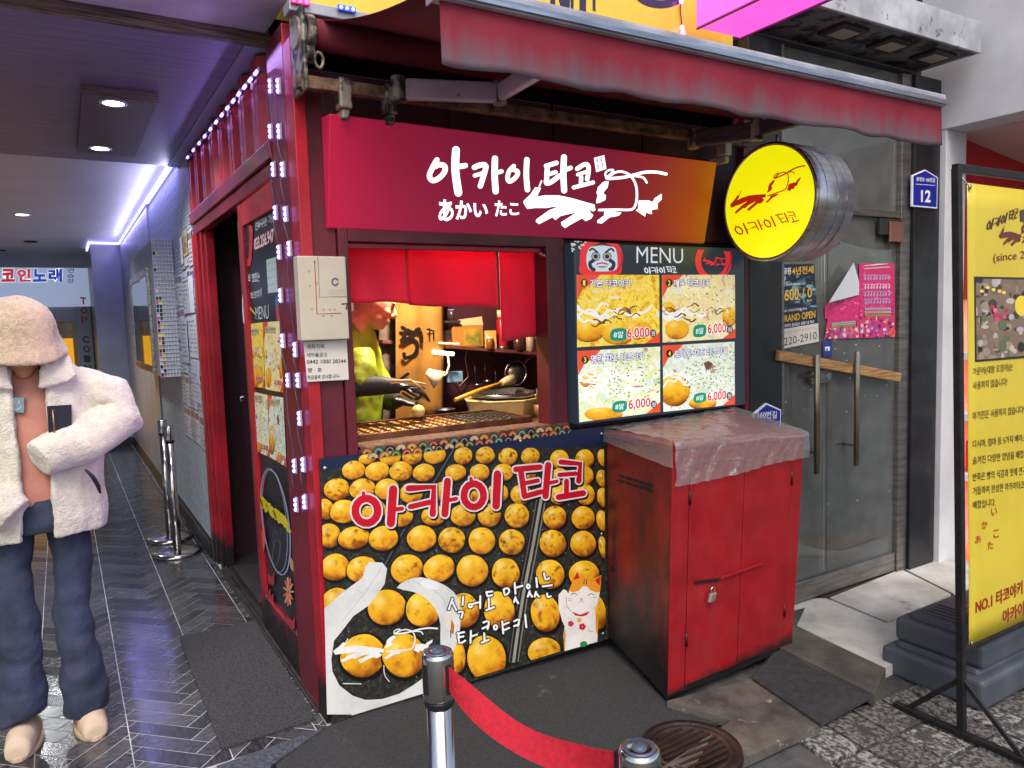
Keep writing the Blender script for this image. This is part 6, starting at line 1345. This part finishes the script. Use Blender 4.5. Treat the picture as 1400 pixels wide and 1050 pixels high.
for k, (z, cc) in enumerate(((.55,c(150,110,70)),(.83,c(170,130,84)),(1.08,c(130,96,64)))):
    MB().box((.62,1.16,z),(.95,1.29,z+.24)).build('storage_box', mat('storage_%d' % k, cc, .7, col2=tuple(i*.7 for i in cc[:3])+(1,), scale=5), bevel=.004, label=('lowest storage carton behind the yellow cloth','middle storage carton behind the yellow cloth','top storage carton behind the yellow cloth')[k], cat='carton')
# yellow calligraphy cloth
YC = empty('calligraphy_cloth', F(572,500,1.02), 'yellow hanging cloth with bold black calligraphy at the rear', 'cloth'); g = []
for i in range(15): g.append([F(541+66*j/12, 385+215*i/14, 1.02)+V((0,.012*math.sin(j*1.1),0)) for j in range(13)])
MB().sheet(g).build('cloth', mat('cloth_yellow', c(150,104,34), .8, col2=c(128,86,28), scale=5), YC, solid=.002)
a = front_art(1.0, lift=.001); zQ = Zm(470,380,4.566)
for P, wd in (([(365,310),(385,330),(370,380)],26),([(360,390),(420,370),(455,325),(470,320)],24),([(400,325),(440,345),(480,340),(485,400)],22),([(375,395),(440,390),(460,430),(440,480),(385,500),(375,475)],24),([(520,320),(550,330)],10),([(535,315),(535,370)],9),([(560,330),(560,375)],9),([(400,600),(350,640),(340,700)],20),([(370,720),(440,760),(480,740)],18),([(410,670),(500,690)],16)): a.stroke(zQ(*P), wd/4.566, c(24,18,16), sm=3)
a.build('writing', pr, YC)
MB().sheet([[F(517+26*j/4, 400+190*i/8, 1.15)+V((0,.02*math.sin(i*2+j),0)) for j in range(5)] for i in range(9)]).build('stone_pattern_sheet', mat('stone_print', c(120,100,84), .7, col2=c(70,58,50), scale=14), label='stone patterned sheet on the wall behind the vendor', cat='sheet', solid=.004)
# batter tub, pot, brush, strainer
TB = empty('batter_tub', F(690,560,.70), 'large pale plastic batter tub behind the griddle', 'tub'); p_ = V((1.24,.72,.998))
wt_ = mat('tub_pale', c(216,196,140), .45, col2=c(196,170,110), scale=4)
MB().lathe([(.001,.0),(.19,.0),(.215,.085),(.222,.09),(.222,.098),(.205,.098),(.19,.02),(.001,.015)], p_, n=8, smooth=False).build('tub_wall', wt_, TB, .004)
MB().lathe([(.17,.098),(.172,.125),(.168,.126),(.165,.098)], p_, n=32).build('steel_ring', alu, TB)
MB().lathe([(.001,.06),(.19,.06)], p_, n=24).build('batter', mat('batter_mix', c(220,190,110), .4), TB)
p_ = V((.90,.74,.998)); MB().lathe([(.001,0),(.05,0),(.055,.06),(.058,.062),(.052,.062),(.046,.005),(.001,.004)], p_, n=20).build('steel_cup', alu, label='small steel cup beside the batter tub', cat='cup')
BR_ = empty('oil_brush', F(655,533,.66), 'oil brush with long yellow wooden handle lying over the tub', 'brush')
A_, B_ = F(622,547,.55), F(685,524,.72); MB().tube([A_, A_*.5+B_*.5+V((0,0,.004)), B_], [.010,.012,.009], 10).build('handle', mat('handle_yellow', c(216,160,40), .4, col2=c(190,130,30), scale=8), BR_)
MB().tube([B_, B_+(B_-A_).normalized()*.05, B_+(B_-A_).normalized()*.11], [.016,.024,.028], 10).build('bristles', mat('bristle_pale', c(176,160,120), .8), BR_)
SR = empty('strainer', F(705,505,1.0), 'steel mesh strainer with wooden handle hung on the rear wall', 'strainer'); p_ = F(704,510,1.18)
MB().tube([p_+V((.075*math.cos(k*.2618),-.01,.075*math.sin(k*.2618))) for k in range(25)], .006, 8).build('rim', alu, SR); mb = MB(); mb.lathe([(.072,.0),(.06,.03),(.035,.05),(.001,.058)], p_, (0,1,0), 24); mb.build('mesh', mat('mesh_grey', c(120,116,104), .4, .6, col2=c(70,66,60), scale=120), SR); MB().tube([p_+V((.06,0,.05)), p_+V((.16,0,.12))], .008, 8).build('handle', mat('handle_brown', c(120,72,44), .5), SR)
MB().lathe([(.001,-.04),(.06,-.04),(.07,.04),(.066,.04),(.055,-.03),(.001,-.03)], F(702,540,1.1), n=20).build('hanging_bowl', mat('bowl_grey', c(110,104,96), .4, .5), label='grey bowl on the rear wall below the strainer', cat='bowl')
# clip lamp
LP = empty('clip_lamp', F(605,480,1.0), 'white clip lamp with lit tube and bent neck', 'lamp')
MB().cyl(F(592,481,1.0), F(620,484,1.0), .010, n=12).build('tube', mat('tube_lit', c(255,240,210), .4, emit=6, ecol=(1,.86,.6,1)), LP); MB().bar(F(600,469,1.0), F(627,470,1.0), .03, .012).build('clip', mat('lamp_white', c(206,196,176), .4), LP, .002)
MB().tube([F(612,484,1.0),F(614,500,.98),F(610,512,.95),F(600,516,.9)], .006, 8).build('neck', MATS['lamp_white'], LP)
p_ = F(590,512,.88); ax = V((.75,-.3,-.6)).normalized(); MB().lathe([(.001,-.03),(.02,-.03),(.03,.0),(.055,.05),(.052,.05),(.026,.0),(.001,-.02)], p_, ax, 18).build('shade', MATS['lamp_white'], LP)
MB().box(F(578,527,1.08)+V((-.03,-.01,-.02)), F(600,508,1.08)+V((0,.02,.03))).build('tissue_box', mat('tissue', c(196,196,180), .6, col2=c(120,160,60), scale=6, lo=.5, hi=.56), bevel=.004, label='white and green tissue box below the stall shelf', cat='box')
MB().box(F(612,520,1.1)+V((0,-.01,-.015)), F(628,512,1.1)+V((.02,.02,.02))).build('blue_device', mat('device_blue', c(110,150,186), .3), bevel=.006, label='small pale blue device hanging below the lamp', cat='device')
mb = MB(); mb.tube([F(640,470,1.28),F(636,490,1.27),F(640,515,1.26),F(628,528,1.25),F(620,515,1.25)], .003, 6); mb.build('wire_loop', mat('wire_pale', c(190,170,160), .5), label='thin pale wire looping down the rear wall', cat='wire')
p_ = F(741,560,.60); UC = empty('chopstick_cup', p_, 'dark wooden picks standing in a cup by the tub', 'cup'); pb = V((1.33,.50,.998)); MB().lathe([(.001,0),(.03,0),(.034,.07),(.030,.07),(.026,.006),(.001,.005)], pb, n=14).build('holder', mat('holder_brown', c(120,80,50), .5), UC)
for k in range(4): MB().cyl(pb+V((.01*math.cos(k*1.6),.01*math.sin(k*1.6),.01)), pb+V((.02*math.cos(k*1.6),.02*math.sin(k*1.6),.15)), .004, n=6).build('pick', mat('pick_dark', c(70,40,30), .5), UC)
# added warm bulb, unseen behind the curtain, to light the stall inside
WL = empty('added_bulb', (.75,.55,2.36), 'added unseen warm bulb lighting the stall inside', 'lamp'); mb = MB(); mball(mb, (.75,.55,2.0), .035); mb.build('bulb', mat('bulb_lit', c(255,220,160), .4, emit=20, ecol=(1,.72,.36,1)), WL); MB().cyl((.75,.55,2.03),(.75,.55,2.369),.012,n=10).build('socket', mat('socket_white', c(200,196,186), .5), WL)
ld = bpy.data.lights.new('added_bulb_light','POINT'); ld.energy = 62; ld.color = (1,.84,.60); ld.shadow_soft_size = .05; lo = bpy.data.objects.new('added_bulb_light', ld); COL.objects.link(lo); lo.parent = WL; lo.location = (.0,-.02,-.42)

# ================================================================== people
skin = mat('skin', c(206,146,116), .5, col2=c(190,126,100), scale=12, bump=.03, bscale=200); 
skin.node_tree.nodes['Principled BSDF'].inputs['Subsurface Weight'].default_value = .15; skin.node_tree.nodes['Principled BSDF'].inputs['Subsurface Radius'].default_value = (.02,.008,.004)
def hand(mb, wrist, d, up, side, L=.17, curl=.5, thumb=1):
    """palm and five tapering bent fingers; d along the hand, up = back of hand, side = towards thumb"""
    d, up = V(d).normalized(), V(up).normalized(); sd_ = d.cross(up).normalized()*thumb; w = V(wrist)
    mb.tube([w-d*.02, w+d*.02, w+d*L*.28, w+d*L*.5], [(.026,.018),(.028,.018),(.040,.016),(.038,.014)], 12, up=up)
    for k, ln in enumerate((.40,.46,.43,.34)):
        b_ = w+d*L*.46+sd_*(.028-.0185*k); a1, a2 = curl*.6, curl*1.5; l_ = L*ln
        d1 = d*math.cos(a1)-up*math.sin(a1); d2 = d*math.cos(a2)-up*math.sin(a2); p1 = b_+d1*l_*.48; mb.tube([b_-d*.015,b_,p1,p1+d2*l_*.3,p1+d2*l_*.52], [.0085,.009,.0085,.0075,.0055], 8)
    b_ = w+d*L*.12+sd_*.026; t1 = (d*.62+sd_*.75-up*.2).normalized(); p1 = b_+t1*.04; mb.tube([b_-t1*.015,b_,p1,p1+(d*.9+sd_*.25-up*.35).normalized()*.034], [.011,.012,.010,.007], 8)
# ---- vendor
VD = empty('person', (.42,.80,0), 'person in lime green jacket and black gloves turning food at the griddle', 'person')
vY = .74
lime = mat('jacket_lime', c(150,166,34), .6, col2=c(126,142,26), scale=5, bump=.25, bscale=18)
tz = F(490,480,vY)
cxv = .40
mb = MB()
def ering(cx, cy, z, rx, ry, n=18, tx=0): return [V((cx+rx*math.cos(2*math.pi*k/n), cy+ry*math.sin(2*math.pi*k/n), z+tx*math.cos(2*math.pi*k/n))) for k in range(n)]
mb.loft([ering(cxv-.02,vY+.06,.55,.17,.13),ering(cxv-.01,vY+.05,.80,.17,.13),ering(cxv,vY+.05,1.0,.175,.135),ering(cxv,vY+.04,1.2,.185,.14),ering(cxv,vY+.03,1.36,.18,.13),ering(cxv+.03,vY+.01,1.44,.12,.10),ering(cxv+.06,vY-.02,1.49,.075,.07),ering(cxv+.075,vY-.035,1.53,.062,.062)])
sh = V((cxv+.02,vY-.12,1.36)); el = F(492,528,vY-.2); mb.tube([sh, (sh+el)/2+V((0,-.02,0)), el+V((-.03,0,.0))], [.075,.075,.07], 14)
sh2 = V((cxv+.14,vY+.12,1.34)); el2 = V((cxv+.22,vY+.06,1.12)); mb.tube([sh2, el2], [.065,.06], 14)
blend(mb, 'jacket', lime, VD, .011, 4, disp=.018, dscale=.07)
blk_s = mat('sleeve_black', c(26,24,24), .6, col2=c(40,36,34), scale=9, bump=.2)
wr = F(548,528,vY-.30); wr2 = F(545,548,vY-.16)
mb = MB(); mb.tube([el+V((-.05,0,.0)), (el+wr)/2+V((0,0,.004)), wr], [.05,.045,.032], 14); mb.tube([el2, (el2+wr2)/2, wr2], [.05,.044,.032], 14); mb.tube([el+V((-.06,.01,-.02)), el+V((-.1,.05,.03))], [.05,.05], 12)
blend(mb, 'under_sleeve', blk_s, VD, .007, 3)
gv = mat('glove_black', c(20,19,20), .4, bump=.2, bscale=60)
for w_, d_, th in ((wr, V((.85,-.25,-.25)), 1), (wr2, V((.8,-.45,-.2)), -1)):
    mb = MB(); hand(mb, w_, d_, (0.1,-.2,1), None, .17, .55, th); blend(mb, 'glove', gv, VD, .0045, 2)
# head: bowed, turned to the griddle
hc = V((cxv+.125,vY-.07,1.610)); Rm = Matrix.Rotation(R(28),3,'Y') @ Matrix.Rotation(R(-20),3,'Z')   # +X is where the face looks
def hp(x, y, z): return hc + Rm @ V((x,y,z))
mb = MB(); mball(mb, hc, (.098,.078,.115), 20, 14, Rm); mball(mb, hp(.035,0,-.065), (.062,.060,.058), 16, 10, Rm); mball(mb, hp(.062,0,-.095), (.03,.034,.024), 12, 8, Rm)
mb.tube([hp(.088,0,.01),hp(.112,0,-.022),hp(.104,0,-.036)], [.010,.014,.011], 10); mball(mb, hp(.096,.012,-.034), .009, 8, 6); mball(mb, hp(.096,-.012,-.034), .009, 8, 6)
for s_ in (1,-1): mball(mb, hp(.066,s_*.04,-.03), (.024,.022,.02), 10, 8, Rm); mball(mb, hp(0,s_*.078,-.012), (.022,.010,.034), 10, 8, Rm); mball(mb, hp(.078,s_*.03,.022), (.018,.022,.010), 10, 6, Rm)
mb.tube([hp(-.01,0,-.07), hp(-.045,0,-.15)], [.052,.058], 14); mball(mb, hp(.092,0,-.060), (.012,.026,.006), 10, 6, Rm); mball(mb, hp(.090,0,-.070), (.012,.023,.006), 10, 6, Rm)
blend(mb, 'head', skin, VD, .005, 3)
mb = MB(); mball(mb, hp(-.012,0,.028), (.100,.085,.106), 20, 12, Rm); blend(mb, 'hair', mat('hair_black', c(22,18,18), .5, bump=.4, bscale=120), VD, .007, 2)
mb = MB()
for s_ in (1,-1): mball(mb, hp(.090,s_*.03,.006), (.006,.013,.005), 10, 6, Rm)
mb.build('eye', mat('eye_dark', c(30,24,22), .3), VD, kind='stuff'); mb = MB(); mball(mb, hp(.099,0,-.0652), (.006,.022,.0022), 10, 6, Rm); mb.build('lips', mat('lip', c(150,80,70), .5), VD)
mb = MB(); mb.loft([ering(cxv,vY+.05,.25,.16,.13),ering(cxv,vY+.05,.6,.165,.135),ering(cxv,vY+.05,.95,.186,.148)]); mb.build('apron', mat('apron_black', c(30,28,30), .7), VD)
mb = MB(); mb.tube([V((cxv-.06,vY+.05,.02)),V((cxv-.06,vY+.05,.5))], .06, 12); mb.tube([V((cxv+.08,vY+.05,.02)),V((cxv+.08,vY+.05,.5))], .06, 12); mb.build('trousers', mat('apron_black', c(30,28,30), .7), VD)
TO = empty('serving_tongs', wr, 'pale wooden picks held over the griddle by the vendor', 'utensil'); MB().tube([wr+V((-.06,-.03,.02)), wr+V((.03,-.03,.022)), wr+V((.12,-.02,.0))], [.006,.006,.004], 8).build('pick', mat('pick_pale', c(206,180,130), .5), TO); MB().tube([wr+V((-.06,-.035,.03)), wr+V((.03,-.04,.028)), wr+V((.09,-.05,-.02))], [.005,.005,.003], 8).build('pick', MATS['pick_pale'], TO)

# ---- person in the fleece jacket
PP = empty('person', (-.88,.5,0), 'person in cream fleece jacket, beige bucket hat and blue jeans looking down', 'person')
pY = .52
fl = mat('fleece_cream', c(222,212,192), .95, col2=c(206,194,174), scale=26, bump=.9, bscale=150, sheen=.5)
px0 = -.875
def cring(z, cx, cy, rx, ry, th, a_r, a_l, n=15):
    """thick open band: from the right edge of the opening round the back to the left edge (angles from +X, front is -Y)"""
    out, inn = [], []
    for k in range(n):
        an = R(a_r+(a_l-a_r)*k/(n-1)); out.append(V((cx+rx*math.cos(an), cy+ry*math.sin(an), z))); inn.append(V((cx+(rx-th)*math.cos(an), cy+(ry-th)*math.sin(an), z)))
    return out+inn[::-1]
mb = MB(); rows = []
for z, rx, ry, ar, al in ((.775,.215,.150,-78,254),(.84,.225,.158,-78,256),(.98,.218,.152,-77,258),(1.12,.222,.150,-76,258),(1.24,.228,.145,-76,257),(1.33,.215,.130,-74,256),(1.385,.150,.105,-70,250),(1.42,.100,.088,-66,246)):
    rows.append(cring(z, px0+.005, pY, rx, ry, .034, ar, al))
mb.loft(rows)
SR_, ER, WR_ = V((-.695,pY,1.295)), F(170,565,.47), F(52,628,.345)
mb.tube([SR_+V((-.05,0,.02)), SR_, SR_*.5+ER*.5+V((.018,0,.015)), ER+V((-.012,0,-.01)), ER*.5+WR_*.5+V((0,-.01,-.028)), WR_*.85+ER*.15, WR_], [.07,.082,.084,.084,.080,.074,.066], 18)
SL_, EL_, WL_ = V((-1.06,pY,1.295)), V((-1.17,.47,1.08)), F(22,706,.37)
mb.tube([SL_+V((.05,0,.02)), SL_, SL_*.5+EL_*.5+V((-.015,0,0)), EL_, EL_*.5+WL_*.5+V((-.01,0,-.02)), WL_*.85+EL_*.15, WL_], [.075,.088,.088,.086,.080,.074,.066], 18)
# wide turned-down collar
lp = [F(57,495,.385), F(62,482,.40), F(80,470,.44), F(96,490,.42), F(105,514,.385), F(92,523,.372), F(52,532,.37)]
mb.prism(lp, (0,.034,0)); mb.prism([V((2*px0-p_.x, p_.y, p_.z)) for p_ in lp], (0,.034,0))
mb.loft([[V((px0+rx*math.cos(R(-40+260*k/14)), pY-.005+ry*math.sin(R(-40+260*k/14)), z)) for k in range(15)]+[V((px0+(rx-.028)*math.cos(R(-40+260*k/14)), pY-.005+(ry-.028)*math.sin(R(-40+260*k/14)), z)) for k in range(14,-1,-1)] for z, rx, ry in ((1.38,.12,.105),(1.43,.105,.10),(1.465,.092,.09))])
blend(mb, 'jacket', fl, PP, .0065, 6, disp=.014, dscale=.10, fuzz=.005, fscale=.012)
mb = MB(); mb.loft([ering(px0,pY,.83,.165,.112),ering(px0,pY,.95,.168,.114),ering(px0,pY,1.1,.172,.112),ering(px0,pY,1.25,.165,.104),ering(px0,pY,1.345,.11,.082),ering(px0,pY-.005,1.392,.062,.062)]); blend(mb, 'shirt', mat('shirt_salmon', c(190,130,112), .85, col2=c(174,114,98), scale=7, bump=.2, bscale=30), PP, .011, 4, disp=.008, dscale=.06)
# printed square on the shirt
a = front_art(pY-.118, lift=.0); q4 = [(12,544),(33,543),(33,564),(13,564)]; P = [F(*q,pY-.118) for q in q4]; MB().prism(P, (0,.012,0)).build('shirt_patch', mat('patch_grey', c(120,140,150), .6), PP); a.h = .001
a.stroke([(17,555),(19,559),(23,560),(27,558),(29,555)], .9, c(210,220,224)); a.stroke([(19,548),(19,552)], 1.0, c(210,220,224), sm=1); a.stroke([(26,548),(26,552)], 1.0, c(210,220,224), sm=1); a.build('patch_print', pr, PP)
# chest pocket, zip pocket
nb = mat('pocket_navy', c(22,24,34), .5, bump=.1, bscale=60)
def onjacket(x, y, dy): return F(x, y, dy)
MB().prism([onjacket(64,555,.362),onjacket(98,553,.388),onjacket(98,592,.380),onjacket(67,602,.356)], (0,-.006,0)).build('chest_pocket', nb, PP, .002); MB().tube([onjacket(72,560,.351),onjacket(75,598,.346)], .0035, 6).build('pocket_zip', mat('zip_brass', c(140,110,80), .3, .8), PP)
MB().tube([onjacket(117,642,.365),onjacket(127,652,.375),onjacket(134,664,.39),onjacket(137,674,.405)], [.004,.008,.008,.004], 8).build('side_pocket', nb, PP)
# head, neck
mb = MB(); hcp = V((px0-.005,.455,1.50)); R2 = Matrix.Rotation(R(30),3,'X')
mball(mb, hcp, (.078,.095,.112), 20, 14, R2); mball(mb, hcp+R2 @ V((0,-.045,-.065)), (.055,.055,.055), 16, 10, R2); mball(mb, hcp+R2 @ V((0,-.075,-.105)), (.028,.026,.022), 12, 8, R2)
mb.tube([hcp+R2 @ V((0,-.095,.0)), hcp+R2 @ V((0,-.118,-.03))], [.010,.013], 10); mball(mb, hcp+R2 @ V((0,-.096,-.062)), (.024,.012,.006), 10, 6, R2); mball(mb, hcp+R2 @ V((0,-.094,-.072)), (.021,.012,.006), 10, 6, R2)
for s_ in (1,-1): mball(mb, hcp+R2 @ V((s_*.079,.005,-.012)), (.010,.022,.032), 10, 8, R2)
mb.tube([V((px0,.475,1.47)), V((px0,.505,1.40)), V((px0,.52,1.34))], [.052,.05,.058], 14); blend(mb, 'head', skin, PP, .006, 3)
mb = MB(); mball(mb, hcp+R2 @ V((0,.022,.01)), (.086,.088,.105), 20, 12, R2); mb.tube([V((px0-.06,.50,1.44)), V((px0-.065,.53,1.38))], [.03,.02], 10); mb.tube([V((px0+.06,.50,1.44)), V((px0+.065,.53,1.38))], [.03,.02], 10); blend(mb, 'hair', MATS['hair_black'], PP, .008, 2)
# bucket hat tipped forward
ax = V((.05,-.34,1)).normalized(); O = V((px0-.012,.46,1.44)); mb = MB(); mb.lathe([(.150,.0),(.149,.012),(.143,.027),(.134,.042),(.124,.06),(.117,.08),(.112,.10),(.109,.12),(.103,.14),(.094,.16),(.080,.178),(.060,.192),(.035,.201),(.001,.205),(.001,.195),(.035,.191),(.056,.182),(.074,.168),(.088,.15),(.098,.125),(.104,.085),(.122,.045),(.136,.012),(.143,.0)], O, ax, 72)
o = mb.build('bucket_hat', mat('hat_boucle', c(214,186,156), .95, col2=c(192,162,132), scale=60, bump=.8, bscale=170, sheen=.4), PP); tx = bpy.data.textures.new('hat','CLOUDS'); tx.noise_scale = .10; md = o.modifiers.new('d','DISPLACE'); md.texture = tx; md.strength = .012; md.mid_level = .5; tx2 = bpy.data.textures.new('hat_nap','CLOUDS'); tx2.noise_scale = .012; md = o.modifiers.new('s','SUBSURF'); md.levels = 1; md.render_levels = 1; md = o.modifiers.new('f','DISPLACE'); md.texture = tx2; md.strength = .005
# hand peeping out of the cuff
mb = MB(); hand(mb, WR_*.55+ER*.45, WR_-ER, (0,-.3,1), None, .15, .5, 1); blend(mb, 'hand', skin, PP, .0045, 2)
# jeans
dn = mat('denim', c(60,68,92), .9, col2=c(32,37,54), scale=7, detail=8, bump=.5, bscale=240, stretch=(1,1,.5), lo=.3, hi=.7)
mb = MB(); mb.loft([ering(px0,pY,.79,.145,.11),ering(px0,pY,.82,.162,.12),ering(px0,pY,.92,.16,.115)])
kR, aR = F(100,840,.49), F(121,968,.50); kL, aL = F(26,845,.47), F(33,982,.50)
def leg(hip, thigh, knee, ankle, ph):
    P = smooth_open([tuple(hip), tuple(thigh), tuple(knee), tuple((knee+ankle)/2), tuple(ankle)], 7); n_ = len(P); rr = []; Q = []
    for i_, p_ in enumerate(P):
        u = i_/(n_-1); r_ = .074-.012*math.sin(math.pi*min(1,u*1.2))+.006*max(0,u-.7)*3
        f_ = .0010*math.sin(i_*2.3+ph)*(1 if u > .7 else .5 if .38 < u < .6 else .15); rr.append((r_+f_, r_*1.12+f_)); Q.append(V(p_)+V((.006*math.sin(i_*1.3+ph)*u, -.006*math.cos(i_*1.7+ph)*u, 0)))
    mb.tube(Q, rr, 20, up=(0,-1,0))
leg(V((px0+.084,pY,.82)), V((px0+.096,pY-.005,.66)), kR, aR, .4); leg(V((px0-.084,pY,.82)), V((px0-.096,pY-.005,.66)), kL, aL, 1.9)
blend(mb, 'jeans', dn, PP, .0075, 4, disp=.018, dscale=.085)
# clogs
cg = mat('clog_cream', c(190,168,142), .75, bump=.05)
for x, an in ((aR.x+.005,R(8)),(aL.x-.005,R(-10))):
    mb = MB(); rz_ = Matrix.Rotation(an,3,'Z'); O = V((x,.47,0)); P = [(-.10,.035,.028,.03),(-.085,.042,.045,.045),(-.03,.048,.055,.055),(.04,.044,.05,.05),(.10,.040,.045,.04),(.14,.03,.03,.03)]
    rings = []
    for (yy, hw, hh, zc) in P: rings.append([O+rz_ @ V((hw*1.1*math.cos(2*math.pi*k/16)*(1 if math.sin(2*math.pi*k/16) < 0 else .92), yy, max(.004, zc*.95+hh*math.sin(2*math.pi*k/16)))) for k in range(16)])
    mb.loft(rings); blend(mb, 'clog', cg, PP, .006, 4)
    mb = MB(); mb.prism([O+rz_ @ V((math.cos(2*math.pi*k/24)*.056, .02+math.sin(2*math.pi*k/24)*.125, .001)) for k in range(24)], (0,0,.018)); mb.build('sole', mat('sole_tan', c(186,160,130), .7), PP, .003)
